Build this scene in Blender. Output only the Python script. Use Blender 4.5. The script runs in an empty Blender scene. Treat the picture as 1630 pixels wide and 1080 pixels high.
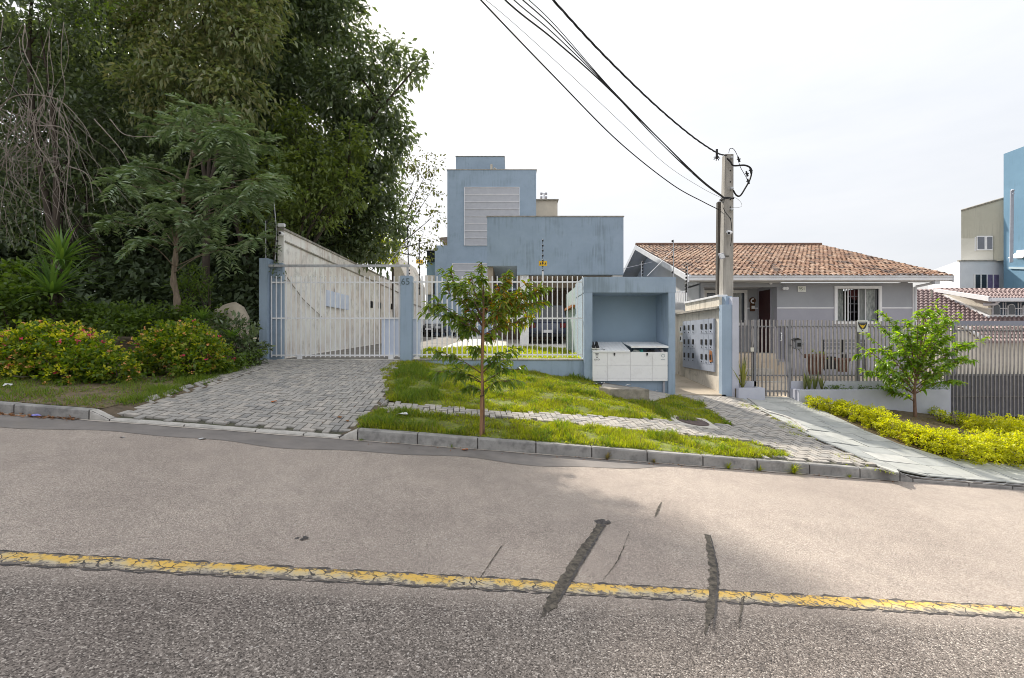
import bpy, bmesh, math, random
import numpy as np
from mathutils import Vector, Matrix, noise as mnoise
random.seed(7); rng = np.random.default_rng(11)
sc = bpy.context.scene; col = sc.collection
F = 724.0; EYE = 1.65
R = math.radians
# ---------------------------------------------------------------- camera
cam_d = bpy.data.cameras.new('camera'); cam = bpy.data.objects.new('camera', cam_d); col.objects.link(cam)
cam.location = (0, 0, EYE); cam.rotation_euler = (R(90), 0, 0)
cam_d.sensor_width = 36; cam_d.lens = 36 * F / 1630; cam_d.clip_start = .05; cam_d.clip_end = 2500
sc.camera = cam
sc.cycles.filter_width = 0.95
# ---------------------------------------------------------------- sky and sun
SUN_AZ, SUN_EL = -22.0, 40.0            # azimuth from +Y towards +X
w = bpy.data.worlds.new('World'); sc.world = w; w.use_nodes = True
nt = w.node_tree; nt.nodes.clear(); ln = nt.links.new
out = nt.nodes.new('ShaderNodeOutputWorld'); bg = nt.nodes.new('ShaderNodeBackground'); bg.inputs[1].default_value = .1
sky = nt.nodes.new('ShaderNodeTexSky'); sky.sky_type = 'NISHITA'; sky.sun_disc = False
sky.sun_elevation = R(SUN_EL); sky.sun_rotation = R(SUN_AZ); sky.dust_density = 3
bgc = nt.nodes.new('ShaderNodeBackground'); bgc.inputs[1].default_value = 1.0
tc = nt.nodes.new('ShaderNodeTexCoord'); mp = nt.nodes.new('ShaderNodeMapping'); mp.inputs['Scale'].default_value = (1.2, 1.2, 4.5)
nz = nt.nodes.new('ShaderNodeTexNoise'); nz.inputs['Scale'].default_value = 1.6; nz.inputs['Detail'].default_value = 8; nz.inputs['Roughness'].default_value = .55
cr = nt.nodes.new('ShaderNodeValToRGB')
cr.color_ramp.elements[0].position = .32; cr.color_ramp.elements[0].color = (.70, .72, .755, 1)
cr.color_ramp.elements[1].position = .68; cr.color_ramp.elements[1].color = (.80, .805, .82, 1)
mx = nt.nodes.new('ShaderNodeMixShader'); mx.inputs[0].default_value = .9
ln(tc.outputs['Generated'], mp.inputs[0]); ln(mp.outputs[0], nz.inputs['Vector']); ln(nz.outputs[0], cr.inputs[0]); ln(cr.outputs[0], bgc.inputs[0])
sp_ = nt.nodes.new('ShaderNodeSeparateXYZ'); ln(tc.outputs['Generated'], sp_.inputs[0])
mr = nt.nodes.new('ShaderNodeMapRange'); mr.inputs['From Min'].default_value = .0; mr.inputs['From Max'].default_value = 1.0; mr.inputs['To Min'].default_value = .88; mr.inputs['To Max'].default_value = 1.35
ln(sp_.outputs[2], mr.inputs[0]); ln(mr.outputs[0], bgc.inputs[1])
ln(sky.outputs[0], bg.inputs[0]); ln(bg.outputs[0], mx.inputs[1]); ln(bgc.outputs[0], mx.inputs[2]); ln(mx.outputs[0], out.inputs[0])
sd = bpy.data.lights.new('sun', 'SUN'); sun = bpy.data.objects.new('sun', sd); col.objects.link(sun)
sd.energy = 5.0; sd.angle = R(2.0); sd.color = (1, .93, .82)
sdir = Vector((math.sin(R(SUN_AZ)) * math.cos(R(SUN_EL)), math.cos(R(SUN_AZ)) * math.cos(R(SUN_EL)), math.sin(R(SUN_EL))))
sun.rotation_euler = sdir.to_track_quat('Z', 'Y').to_euler(); sun.location = (-20, 30, 40)
sc.view_settings.view_transform = 'Standard'; sc.view_settings.look = 'None'
sc.view_settings.exposure = 0.4; sc.view_settings.gamma = 1

# ---------------------------------------------------------------- helpers
def pt(px, py, d): return Vector(((px - 815) * d / F, d, EYE - (py - 540) * d / F))
def X(px, d): return (px - 815) * d / F
def Z(py, d): return EYE - (py - 540) * d / F

def mat(name, base, base2=None, scale=4.0, rough=.8, bump=.0, bscale=None, detail=6, metal=0, lo=.35, hi=.65,
        streak=None, streak_col=None, transl=0, island=None, spec=.3, grime=None, stretch=(1, 1, 1), coat=0):
    """principled material: two noise-mixed colours, optional vertical streaks, bump, translucency, per-island variation"""
    m = bpy.data.materials.new(name); m.use_nodes = True; nt = m.node_tree; N = nt.nodes.new; L = nt.links.new
    bs = nt.nodes['Principled BSDF']; bs.inputs['Roughness'].default_value = rough; bs.inputs['Metallic'].default_value = metal
    bs.inputs['Specular IOR Level'].default_value = spec
    if coat: bs.inputs['Coat Weight'].default_value = coat
    geo = N('ShaderNodeNewGeometry'); mpn = N('ShaderNodeMapping'); mpn.inputs['Scale'].default_value = stretch
    L(geo.outputs['Position'], mpn.inputs[0])
    def noise(sc_, det=detail, vec=None, ro=.6):
        n = N('ShaderNodeTexNoise'); n.inputs['Scale'].default_value = sc_; n.inputs['Detail'].default_value = det; n.inputs['Roughness'].default_value = ro
        L(vec or mpn.outputs[0], n.inputs['Vector']); return n
    def ramp(src, a, b, ca, cb):
        r = N('ShaderNodeValToRGB'); e = r.color_ramp.elements
        e[0].position = a; e[1].position = b; e[0].color = (*ca, 1); e[1].color = (*cb, 1); L(src, r.inputs[0]); return r
    if not transl: base = tuple(min(.86, c * 1.22) for c in base); base2 = None if base2 is None else tuple(min(.84, c * 1.22) for c in base2)
    if base2 is None: base2 = tuple(c * .85 for c in base)
    c = ramp(noise(scale).outputs[0], lo, hi, base2, base).outputs[0]
    def mixc(fac, a, b, bt='MIX'):
        x = N('ShaderNodeMix'); x.data_type = 'RGBA'; x.blend_type = bt
        if isinstance(fac, float): x.inputs[0].default_value = fac
        else: L(fac, x.inputs[0])
        for i, s in ((6, a), (7, b)):
            if isinstance(s, tuple): x.inputs[i].default_value = (*s, 1)
            else: L(s, x.inputs[i])
        return x.outputs[2]
    if island:
        rp = N('ShaderNodeValToRGB'); es = rp.color_ramp.elements
        while len(es) < len(island): es.new(.5)
        for i, cc in enumerate(island):
            es[i].position = i / (len(island) - 1); es[i].color = (*cc, 1)
        L(geo.outputs['Random Per Island'], rp.inputs[0])
        c = mixc(.65, c, rp.outputs[0])
    if streak:
        ms = N('ShaderNodeMapping'); ms.inputs['Scale'].default_value = (7, 7, .35); L(geo.outputs['Position'], ms.inputs[0])
        s = noise(1.6, 5, ms.outputs[0]); s2 = noise(.9, 3)
        mm = N('ShaderNodeMath'); mm.operation = 'MULTIPLY'; L(s.outputs[0], mm.inputs[0]); L(s2.outputs[0], mm.inputs[1])
        r = ramp(mm.outputs[0], .26, .26 + .12, (0, 0, 0), (streak,) * 3)
        c = mixc(r.outputs[0], c, streak_col)
    if grime:
        g = noise(grime[0], 8, None, .7); r = ramp(g.outputs[0], .52, .68, (0, 0, 0), (grime[1],) * 3)
        c = mixc(r.outputs[0], c, grime[2])
    L(c, bs.inputs['Base Color'])
    if bump:
        b = N('ShaderNodeBump'); b.inputs['Strength'].default_value = min(1, bump); b.inputs['Distance'].default_value = .01
        L(noise(bscale or scale * 6, 6).outputs[0], b.inputs['Height']); L(b.outputs[0], bs.inputs['Normal'])
    if transl:
        tr = N('ShaderNodeBsdfTranslucent'); mxs = N('ShaderNodeMixShader'); mxs.inputs[0].default_value = transl
        br = mixc(1.0, c, (1.0, 1.0, .55), 'MULTIPLY'); hs = N('ShaderNodeHueSaturation'); hs.inputs['Value'].default_value = 1.9; hs.inputs['Saturation'].default_value = 1.1
        L(br, hs.inputs['Color']); L(hs.outputs[0], tr.inputs[0])
        L(bs.outputs[0], mxs.inputs[1]); L(tr.outputs[0], mxs.inputs[2]); L(mxs.outputs[0], nt.nodes['Material Output'].inputs[0])
    return m

class MB:
    def __init__(s): s.v = []; s.f = []; s.mi = []
    def add(s, vs, fs, mi=0):
        o = len(s.v); s.v += [tuple(v) for v in vs]; s.f += [tuple(i + o for i in f) for f in fs]; s.mi += [mi] * len(fs); return s
    def box(s, a, b, mi=0):
        x0, x1 = sorted((a[0], b[0])); y0, y1 = sorted((a[1], b[1])); z0, z1 = sorted((a[2], b[2]))
        v = [(x0,y0,z0),(x1,y0,z0),(x1,y1,z0),(x0,y1,z0),(x0,y0,z1),(x1,y0,z1),(x1,y1,z1),(x0,y1,z1)]
        return s.add(v, [(0,3,2,1),(4,5,6,7),(0,1,5,4),(1,2,6,5),(2,3,7,6),(3,0,4,7)], mi)
    def prism(s, poly, vec, mi=0):
        """closed polygon (list of 3D) extruded along vec"""
        n = len(poly); vec = Vector(vec); a = [Vector(p) for p in poly]; b = [p + vec for p in a]
        fs = [tuple(range(n))[::-1], tuple(range(n, 2 * n))] + [(i, (i + 1) % n, n + (i + 1) % n, n + i) for i in range(n)]
        return s.add(a + b, fs, mi)
    def tube(s, pts, rad, n=8, mi=0, cap=True):
        pts = [Vector(p) for p in pts]; k = len(pts)
        rs = rad if hasattr(rad, '__len__') else [rad] * k
        o = []; up = Vector((.13, .21, .97))
        for i, p in enumerate(pts):
            t = (pts[min(i + 1, k - 1)] - pts[max(i - 1, 0)]).normalized()
            a = t.cross(up)
            if a.length < .05: a = t.cross(Vector((1, 0, 0)))
            a.normalize(); b = t.cross(a)
            o += [p + (a * math.cos(q) + b * math.sin(q)) * rs[i] for q in [2 * math.pi * j / n for j in range(n)]]
        fs = [(i * n + j, i * n + (j + 1) % n, (i + 1) * n + (j + 1) % n, (i + 1) * n + j) for i in range(k - 1) for j in range(n)]
        if cap: fs += [tuple(range(n))[::-1], tuple(range((k - 1) * n, k * n))]
        return s.add(o, fs, mi)
    def lathe(s, c, prof, n=20, axis='z', mi=0):
        c = Vector(c); vs = []
        for r, h in prof:
            for j in range(n):
                q = 2 * math.pi * j / n; a, b = r * math.cos(q), r * math.sin(q)
                vs.append(c + (Vector((a, b, h)) if axis == 'z' else Vector((a, h, b)) if axis == 'y' else Vector((h, a, b))))
        k = len(prof); fs = [(i * n + j, i * n + (j + 1) % n, (i + 1) * n + (j + 1) % n, (i + 1) * n + j) for i in range(k - 1) for j in range(n)]
        fs += [tuple(range(n))[::-1], tuple(range((k - 1) * n, k * n))]
        return s.add(vs, fs, mi)
    def mesh(s, name, mats, smooth=False, bevel=0):
        me = bpy.data.meshes.new(name); me.from_pydata([tuple(v) for v in s.v], [], s.f)
        for m in (mats if isinstance(mats, (list, tuple)) else [mats]): me.materials.append(m)
        if any(s.mi): me.polygons.foreach_set('material_index', s.mi)
        bm = bmesh.new(); bm.from_mesh(me); bmesh.ops.recalc_face_normals(bm, faces=bm.faces)
        if bevel: bmesh.ops.bevel(bm, geom=[e for e in bm.edges if e.is_manifold and e.calc_face_angle(0) > .5], offset=bevel, segments=2, affect='EDGES', clamp_overlap=True)
        bm.to_mesh(me); bm.free()
        if smooth: me.polygons.foreach_set('use_smooth', [True] * len(me.polygons))
        me.update(); return me
    def build(s, name, mats, parent=None, smooth=False, bevel=0):
        return link(name, s.mesh(name, mats, smooth, bevel), parent)
def link(name, data, parent=None, loc=None):
    o = bpy.data.objects.new(name, data); col.objects.link(o)
    if parent is not None:
        o.parent = parent
        if loc is None: o.matrix_parent_inverse = Matrix.Translation(parent.location).inverted() @ Matrix.Identity(4) if not parent.parent else Matrix.Identity(4)
    if loc is not None: o.location = loc
    return o
def tag(o, label=None, cat=None, group=None, kind=None):
    if label: o['label'] = label
    if cat: o['category'] = cat
    if group: o['group'] = group
    if kind: o['kind'] = kind
    return o
def thing(name, label, cat, loc=(0, 0, 0), group=None, rz=0):
    o = bpy.data.objects.new(name, None); col.objects.link(o); o.location = loc; o.rotation_euler.z = rz; o.empty_display_size = .3
    return tag(o, label, cat, group)
def copytree(o, loc, rz=None, label=None, parent=None):
    c = o.copy(); col.objects.link(c); c.location = loc
    if rz is not None: c.rotation_euler.z = rz
    if label: c['label'] = label
    for ch in o.children:
        k = ch.copy(); col.objects.link(k); k.parent = c
        for g in ch.children:
            d = g.copy(); col.objects.link(d); d.parent = k
    return c
def Lm(t):  # local frame: parts built in the thing's own coordinates
    return t
def part(mb, name, m, parent, smooth=False, bevel=0):   # mesh given in parent-local coords
    o = bpy.data.objects.new(name, mb.mesh(name, m, smooth, bevel)); col.objects.link(o); o.parent = parent; return o
def np_mesh(name, V, Fc, m):
    V = np.asarray(V, np.float32); Fc = np.asarray(Fc, np.int32); me = bpy.data.meshes.new(name)
    k = Fc.shape[1]; me.vertices.add(len(V)); me.vertices.foreach_set('co', V.ravel())
    me.loops.add(Fc.size); me.loops.foreach_set('vertex_index', Fc.ravel())
    me.polygons.add(len(Fc)); me.polygons.foreach_set('loop_start', np.arange(0, Fc.size, k, dtype=np.int32))
    me.update(calc_edges=True)
    for q in (m if isinstance(m, (list, tuple)) else [m]): me.materials.append(q)
    return me
def unit(a): return a / (np.linalg.norm(a, axis=-1, keepdims=True) + 1e-9)
def leaves(P, D, L, W, fold=.25, droop=0., seg=1):
    """N leaves as folded blades; P base, D direction, L length, W width"""
    n = len(P); D = unit(D); N0 = unit(np.array([0, 0, 1.]) + rng.normal(0, .45, (n, 3))); S = unit(np.cross(D, N0)); N = np.cross(S, D)
    L = np.broadcast_to(np.asarray(L, float).reshape(-1, 1), (n, 1)); W = np.broadcast_to(np.asarray(W, float).reshape(-1, 1), (n, 1))
    G = np.array([0, 0, -1.]) * droop
    if seg == 1:
        a = P; b = P + D * L * .5 + S * W * .5 + N * W * fold + G * L * .2; c = P + D * L * .5 - S * W * .5 + N * W * fold + G * L * .2; t = P + D * L + G * L
        V = np.stack([a, b, t, c], 1).reshape(-1, 3); i = np.arange(n)[:, None] * 4
        Fc = np.concatenate([i + [0, 1, 2], i + [0, 2, 3]], 0)
    else:
        a = P; m = P + D * L * .5 + G * L * .25
        b1 = P + D * L * .3 + S * W * .48 + N * W * fold + G * L * .1; c1 = P + D * L * .3 - S * W * .48 + N * W * fold + G * L * .1
        b2 = P + D * L * .68 + S * W * .38 + N * W * fold * .8 + G * L * .45; c2 = P + D * L * .68 - S * W * .38 + N * W * fold * .8 + G * L * .45
        t = P + D * L + G * L
        V = np.stack([a, b1, b2, t, c2, c1, m], 1).reshape(-1, 3); i = np.arange(n)[:, None] * 7
        Fc = np.concatenate([i + [0, 1, 6], i + [1, 2, 6], i + [2, 3, 6], i + [3, 4, 6], i + [4, 5, 6], i + [5, 0, 6]], 0)
    return V, Fc
def merge(parts):
    V = []; Fc = []; o = 0
    for v, f in parts: V.append(v); Fc.append(f + o); o += len(v)
    return np.concatenate(V), np.concatenate(Fc)
def inpoly(P, x, y):
    P = np.asarray(P); c = np.zeros(len(x), bool); j = len(P) - 1
    for i in range(len(P)):
        xi, yi = P[i]; xj, yj = P[j]
        c ^= ((yi > y) != (yj > y)) & (x < (xj - xi) * (y - yi) / (yj - yi + 1e-12) + xi); j = i
    return c
def curve_pts(ctrl, n):
    """Catmull-Rom through control points"""
    c = [Vector(p) for p in ctrl]; c = [c[0] * 2 - c[1]] + c + [c[-1] * 2 - c[-2]]; o = []
    k = len(c) - 3
    for i in range(n + 1):
        u = i / n * k; a = min(int(u), k - 1); t = u - a; p0, p1, p2, p3 = c[a:a + 4]
        o.append(.5 * ((2 * p1) + (p2 - p0) * t + (2 * p0 - 5 * p1 + 4 * p2 - p3) * t * t + (3 * p1 - p0 - 3 * p2 + p3) * t ** 3))
    return o
def text_mesh(s, size, m, name='lettering', depth=.002):
    c = bpy.data.curves.new('tmp', 'FONT'); c.body = s; c.size = size; c.extrude = depth; c.align_x = 'CENTER'; c.align_y = 'CENTER'; c.resolution_u = 3
    o = bpy.data.objects.new('tmp', c); me = bpy.data.meshes.new_from_object(o); bpy.data.objects.remove(o)
    me.materials.clear(); me.materials.append(m); me.name = name
    bpy.data.curves.remove(c); return me
def text(s, size, m, loc, parent, name='lettering', rot=(math.pi / 2, 0, 0)):
    o = bpy.data.objects.new(name, text_mesh(s, size, m)); col.objects.link(o)
    o.parent = parent; o.location = Vector(loc) - Vector(parent.location); o.rotation_euler = rot; return o
def wp(mb, name, m, parent, smooth=False, bevel=0):
    """part given in WORLD coordinates under a top-level thing with only a location"""
    L0 = parent.location
    mb.v = [(v[0] - L0[0], v[1] - L0[1], v[2] - L0[2]) for v in mb.v]
    return part(mb, name, m, parent, smooth, bevel)
def sub(mb, name, m, par, smooth=False, bevel=0):
    """sub-part given in WORLD coordinates under a part (part sits at its thing's origin)"""
    L0 = par.parent.location
    mb.v = [(v[0] - L0[0], v[1] - L0[1], v[2] - L0[2]) for v in mb.v]
    return part(mb, name, m, par, smooth, bevel)
def wnp(V, Fc, name, m, parent):
    V = np.asarray(V) - np.array(parent.location); o = bpy.data.objects.new(name, np_mesh(name, V, Fc, m)); col.objects.link(o); o.parent = parent; return o

# ---------------------------------------------------------------- ground functions
S, DL, YK, YY = .094, .0745, 6.64, 3.05
def yk(x): return YK + DL * x
def zroad(x, y=0): return -S * x
WX = [-40, -13.5, -6.68, -2.95, -2.65, .41, 1.9, 4.31, 5.72, 7.3, 9.7, 11.55, 13.5, 20, 60]
WZ = [2.1, 1.32, 1.10, 1.10, 1.07, .82, .61, .22, .16, .10, -.08, -.29, -.42, -.85, -3.2]
KX = [-60, -5.75, -5.62, -2.35, -2.2, 6.05, 6.35, 60]
KH = [.14, .14, .035, .035, .16, .16, .075, .075]
def zw(x): return np.interp(x, WX, WZ)
def kh(x): return np.interp(x, KX, KH)
def verge(x, y):
    x = np.asarray(x, float); y = np.asarray(y, float)
    y0 = yk(x) + .13; t = np.clip((y - y0) / (12 - y0), 0, 1)
    sm = lambda u: np.clip(u, 0, 1) ** 2 * (3 - 2 * np.clip(u, 0, 1))
    bank = .5 * sm((-7.0 - x) / 1.3) * sm((y - 9.4) / 1.8)      # the planted bank at the left
    return (zroad(x) + kh(x)) * (1 - t) + zw(x) * t + bank
def gp(px, py, off=0.):
    """where the line of sight through a picture point meets the verge"""
    lo, hi = 4.5, 12.0
    for _ in range(40):
        m = (lo + hi) / 2
        if Z(py, m) > float(verge(X(px, m), m)): lo = m
        else: hi = m
    return Vector((X(px, m), m, float(verge(X(px, m), m)) + off))
def gpoly(pts): return [tuple(gp(*p)[:2]) for p in pts]

# ---------------------------------------------------------------- road
def road_material():
    m = bpy.data.materials.new('road_asphalt'); m.use_nodes = True; nt = m.node_tree; N = nt.nodes.new; L = nt.links.new
    bs = nt.nodes['Principled BSDF']; bs.inputs['Roughness'].default_value = .85; bs.inputs['Specular IOR Level'].default_value = .25
    geo = N('ShaderNodeNewGeometry'); sep = N('ShaderNodeSeparateXYZ'); L(geo.outputs['Position'], sep.inputs[0])
    def math_(op, a, b=None, c=None, clamp=False):
        n = N('ShaderNodeMath'); n.operation = op; n.use_clamp = clamp
        for i, v in enumerate((a, b, c)):
            if v is None: continue
            if isinstance(v, (int, float)): n.inputs[i].default_value = v
            else: L(v, n.inputs[i])
        return n.outputs[0]
    def noise(s, d=6, ro=.6, vec=None):
        n = N('ShaderNodeTexNoise'); n.inputs['Scale'].default_value = s; n.inputs['Detail'].default_value = d; n.inputs['Roughness'].default_value = ro
        L(vec or geo.outputs['Position'], n.inputs['Vector']); return n.outputs[0]
    def vor(s, feat='F1', vec=None):
        n = N('ShaderNodeTexVoronoi'); n.inputs['Scale'].default_value = s; n.feature = feat; L(vec or geo.outputs['Position'], n.inputs['Vector']); return n
    def mix(f, a, b):
        n = N('ShaderNodeMix'); n.data_type = 'RGBA'
        if isinstance(f, float): n.inputs[0].default_value = f
        else: L(f, n.inputs[0])
        for i, v in ((6, a), (7, b)):
            if isinstance(v, tuple): n.inputs[i].default_value = (*v, 1)
            else: L(v, n.inputs[i])
        return n.outputs[2]
    def ramp(s, st):
        r = N('ShaderNodeValToRGB'); e = r.color_ramp.elements
        while len(e) < len(st): e.new(.5)
        for i, (p, c) in enumerate(st): e[i].position = p; e[i].color = (*(c if isinstance(c, tuple) else (c,) * 3), 1)
        L(s, r.inputs[0]); return r.outputs[0]
    across = math_('SUBTRACT', sep.outputs[1], math_('MULTIPLY', sep.outputs[0], DL))      # distance along the road's normal
    near = ramp(math_('ADD', across, math_('MULTIPLY', noise(1.3), .5)), [(0, 1.0), (.001, 1.0)])
    nearf = math_('SUBTRACT', 1, math_('MULTIPLY', math_('SUBTRACT', across, 2.75), 3.5, None, True), None, True)
    # aggregate chips: each Voronoi cell one stone
    def chips(v, stops):
        s3 = N('ShaderNodeSeparateColor'); L(v.outputs['Color'], s3.inputs[0]); return ramp(s3.outputs[0], stops)
    v1 = vor(125); v2 = vor(210)
    coarse = chips(v1, [(0, (.085, .074, .067)), (.3, (.19, .165, .147)), (.62, (.275, .24, .214)), (.88, (.36, .318, .285)), (1, (.66, .60, .54))])
    fine = chips(v2, [(0, (.19, .160, .140)), (.4, (.35, .300, .265)), (.75, (.46, .40, .35)), (1, (.70, .62, .54))])
    c = mix(nearf, fine, coarse)
    big = ramp(noise(.55, 4, .55), [(.34, (.88, .86, .855)), (.64, (1.07, 1.06, 1.05))])
    mm = N('ShaderNodeMix'); mm.data_type = 'RGBA'; mm.blend_type = 'MULTIPLY'; mm.inputs[0].default_value = .8; L(c, mm.inputs[6]); L(big, mm.inputs[7]); c = mm.outputs[2]
    md = ramp(noise(4.5, 8, .7), [(.38, (.88, .88, .88)), (.64, (1.05, 1.045, 1.04))])
    m2 = N('ShaderNodeMix'); m2.data_type = 'RGBA'; m2.blend_type = 'MULTIPLY'; m2.inputs[0].default_value = .8; L(c, m2.inputs[6]); L(md, m2.inputs[7]); c = m2.outputs[2]
    v4 = vor(38); s4 = N('ShaderNodeSeparateColor'); L(v4.outputs['Color'], s4.inputs[0])
    stone = math_('MULTIPLY', math_('GREATER_THAN', s4.outputs[0], .86), math_('LESS_THAN', math_('ADD', v4.outputs['Distance'], math_('MULTIPLY', noise(120, 3), .25)), .36))
    c = mix(math_('MULTIPLY', stone, .75), c, (.56, .52, .48))
    pit = math_('MULTIPLY', math_('LESS_THAN', s4.outputs[0], .10), math_('LESS_THAN', math_('ADD', v4.outputs['Distance'], math_('MULTIPLY', noise(120, 3), .3)), .34))
    c = mix(math_('MULTIPLY', pit, .8), c, (.06, .052, .046))
    # hairline cracks near the centre line
    wv = N('ShaderNodeVectorMath'); wv.operation = 'ADD'; nn = N('ShaderNodeTexNoise'); nn.inputs['Scale'].default_value = 5; L(geo.outputs['Position'], nn.inputs['Vector'])
    sc3 = N('ShaderNodeVectorMath'); sc3.operation = 'SCALE'; sc3.inputs['Scale'].default_value = .35; L(nn.outputs['Color'], sc3.inputs[0]); L(geo.outputs['Position'], wv.inputs[0]); L(sc3.outputs[0], wv.inputs[1])
    vc = vor(1.3, 'DISTANCE_TO_EDGE', wv.outputs[0])
    cm = ramp(vc.outputs['Distance'], [(.0, 1.0), (.008, 0.)])
    gate = ramp(noise(.9, 2), [(.5, 0.), (.6, .55)])
    c = mix(math_('MULTIPLY', math_('MULTIPLY', cm, gate), nearf), c, (.03, .028, .028))
    # darker tar seam just beside the line
    L(c, bs.inputs['Base Color'])
    b = N('ShaderNodeBump'); b.inputs['Strength'].default_value = .9; b.inputs['Distance'].default_value = .006
    hh = math_('ADD', math_('MULTIPLY', v1.outputs['Distance'], math_('MULTIPLY', nearf, 1.2)), math_('MULTIPLY', v2.outputs['Distance'], .6))
    L(math_('SUBTRACT', noise(30, 4), hh), b.inputs['Height']); L(b.outputs[0], bs.inputs['Normal'])
    return m
M_road = road_material()
def ruled(name, xs, ya, yb, zf, m, ny=2, kind='structure'):
    mb = MB(); n = len(xs)
    for x in xs:
        a, b = ya(x), yb(x)
        for j in range(ny): y = a + (b - a) * j / (ny - 1); mb.v.append((x, y, float(zf(x, y))))
    for i in range(n - 1):
        for j in range(ny - 1): mb.f.append((i * ny + j, (i + 1) * ny + j, (i + 1) * ny + j + 1, i * ny + j + 1)); mb.mi.append(0)
    o = mb.build(name, m); tag(o, kind=kind); return o
xs_long = [-70, -40, -25] + list(np.arange(-14, 18.1, .5)) + [25, 40, 70]
ruled('road', [-70, 70], lambda x: -9, lambda x: yk(x) + .02, lambda x, y: zroad(x), M_road, 2)
M_gutter = mat('gutter_asphalt', (.20, .182, .17), (.135, .124, .118), 2.5, .85, .5, 90, lo=.3, hi=.7, grime=(3, .6, (.21, .185, .16)))
M_conc = mat('concrete', (.36, .34, .31), (.25, .235, .215), 6, .88, .5, 60, grime=(3, .5, (.15, .14, .13)))
M_kerb = mat('kerb_concrete', (.33, .32, .305), (.17, .165, .16), 7, .9, .8, 60, grime=(3.5, .85, (.12, .118, .12)))
M_kerbd = mat('low_kerb_concrete', (.45, .43, .40), (.33, .315, .29), 9, .9, .6, 70, grime=(4, .5, (.2, .19, .18)))
def gut(x): return yk(x) - .58 - .08 * math.sin(x * 1.7) - .05 * math.sin(x * 4.1 + 1)
g = ruled('gutter', list(np.arange(-14, 3.6, .25)), lambda x: yk(x) + .0 if x > 3.4 else gut(x) if x < .5 else gut(x) + (x - .5) * .19, lambda x: yk(x) + .01, lambda x, y: zroad(x) + .004, M_gutter)
M_lip = mat('gutter_lip_cement', (.42, .38, .33), (.3, .27, .24), 12, .9, .6, 60)
ruled('gutter_lip', list(np.arange(-14, 6.1, .2)), lambda x: yk(x) - .05 - .012 * math.sin(x * 5.3) - .01 * math.sin(x * 13), lambda x: yk(x) - .003, lambda x, y: zroad(x) + .009, M_lip)
# centre line paint
def line_material():
    m = bpy.data.materials.new('road_line_paint'); m.use_nodes = True; nt = m.node_tree; N = nt.nodes.new; L = nt.links.new
    bs = nt.nodes['Principled BSDF']; bs.inputs['Roughness'].default_value = .7
    geo = N('ShaderNodeNewGeometry'); sep = N('ShaderNodeSeparateXYZ'); L(geo.outputs['Position'], sep.inputs[0])
    def M(op, a, b=None):
        n = N('ShaderNodeMath'); n.operation = op
        for i, v in enumerate((a, b)):
            if v is None: continue
            if isinstance(v, (int, float)): n.inputs[i].default_value = v
            else: L(v, n.inputs[i])
        return n.outputs[0]
    def noise(s, d, ro, vec=None):
        n = N('ShaderNodeTexNoise'); n.inputs['Scale'].default_value = s; n.inputs['Detail'].default_value = d; n.inputs['Roughness'].default_value = ro; L(vec or geo.outputs['Position'], n.inputs['Vector']); return n
    def ramp(s, st):
        r = N('ShaderNodeValToRGB'); e = r.color_ramp.elements
        while len(e) < len(st): e.new(.5)
        for i, (p, c) in enumerate(st): e[i].position = p; e[i].color = (*(c if isinstance(c, tuple) else (c,) * 3), 1)
        L(s, r.inputs[0]); return r.outputs[0]
    def mix(f, a, b):
        n = N('ShaderNodeMix'); n.data_type = 'RGBA'; L(f, n.inputs[0])
        for i, v in ((6, a), (7, b)):
            if isinstance(v, tuple): n.inputs[i].default_value = (*v, 1)
            else: L(v, n.inputs[i])
        return n.outputs[2]
    t = M('DIVIDE', M('SUBTRACT', M('SUBTRACT', sep.outputs[1], M('MULTIPLY', sep.outputs[0], DL)), YY - .068), .136)   # 0 near side, 1 far side
    n1 = noise(9, 6, .7).outputs[0]; n2 = noise(60, 4, .7).outputs[0]
    wear = M('ADD', M('MULTIPLY', M('SUBTRACT', noise(1.1, 4, .7).outputs[0], .5), 1.5), M('ADD', M('ADD', M('MULTIPLY', M('SUBTRACT', t, .5), -.55), n1), M('MULTIPLY', n2, .35)))
    c = ramp(wear, [(.0, (.70, .44, .085)), (.56, (.68, .44, .10)), (.72, (.58, .45, .22)), (.86, (.48, .41, .30)), (1, (.34, .30, .25))])
    # cracks
    nn = noise(6, 3, .6); v3 = N('ShaderNodeVectorMath'); v3.operation = 'SCALE'; v3.inputs['Scale'].default_value = .16; L(nn.outputs['Color'], v3.inputs[0])
    ad = N('ShaderNodeVectorMath'); ad.operation = 'ADD'; L(geo.outputs['Position'], ad.inputs[0]); L(v3.outputs[0], ad.inputs[1])
    mpn = N('ShaderNodeMapping'); mpn.inputs['Scale'].default_value = (1, 1.5, 1); mpn.inputs['Rotation'].default_value = (0, 0, .35); L(ad.outputs[0], mpn.inputs[0])
    vo = N('ShaderNodeTexVoronoi'); vo.feature = 'DISTANCE_TO_EDGE'; vo.inputs['Scale'].default_value = 7.5; L(mpn.outputs[0], vo.inputs['Vector'])
    ck = ramp(M('ADD', vo.outputs['Distance'], M('MULTIPLY', n1, -.03)), [(.0, 1.), (.010, .9), (.026, 0.)])
    ck = M('MULTIPLY', ck, ramp(noise(2.3, 3, .6).outputs[0], [(.40, .0), (.56, 1.)]))
    c = mix(ck, c, (.045, .04, .036))
    chip = ramp(M('ADD', noise(26, 6, .75).outputs[0], M('MULTIPLY', M('ABSOLUTE', M('SUBTRACT', t, .55)), .26)), [(.57, 0.), (.64, 1.)])
    c = mix(chip, c, (.15, .13, .115))
    L(c, bs.inputs['Base Color'])
    b = N('ShaderNodeBump'); b.inputs['Strength'].default_value = .6; b.inputs['Distance'].default_value = .005; L(n2, b.inputs['Height']); L(b.outputs[0], bs.inputs['Normal'])
    return m
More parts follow.
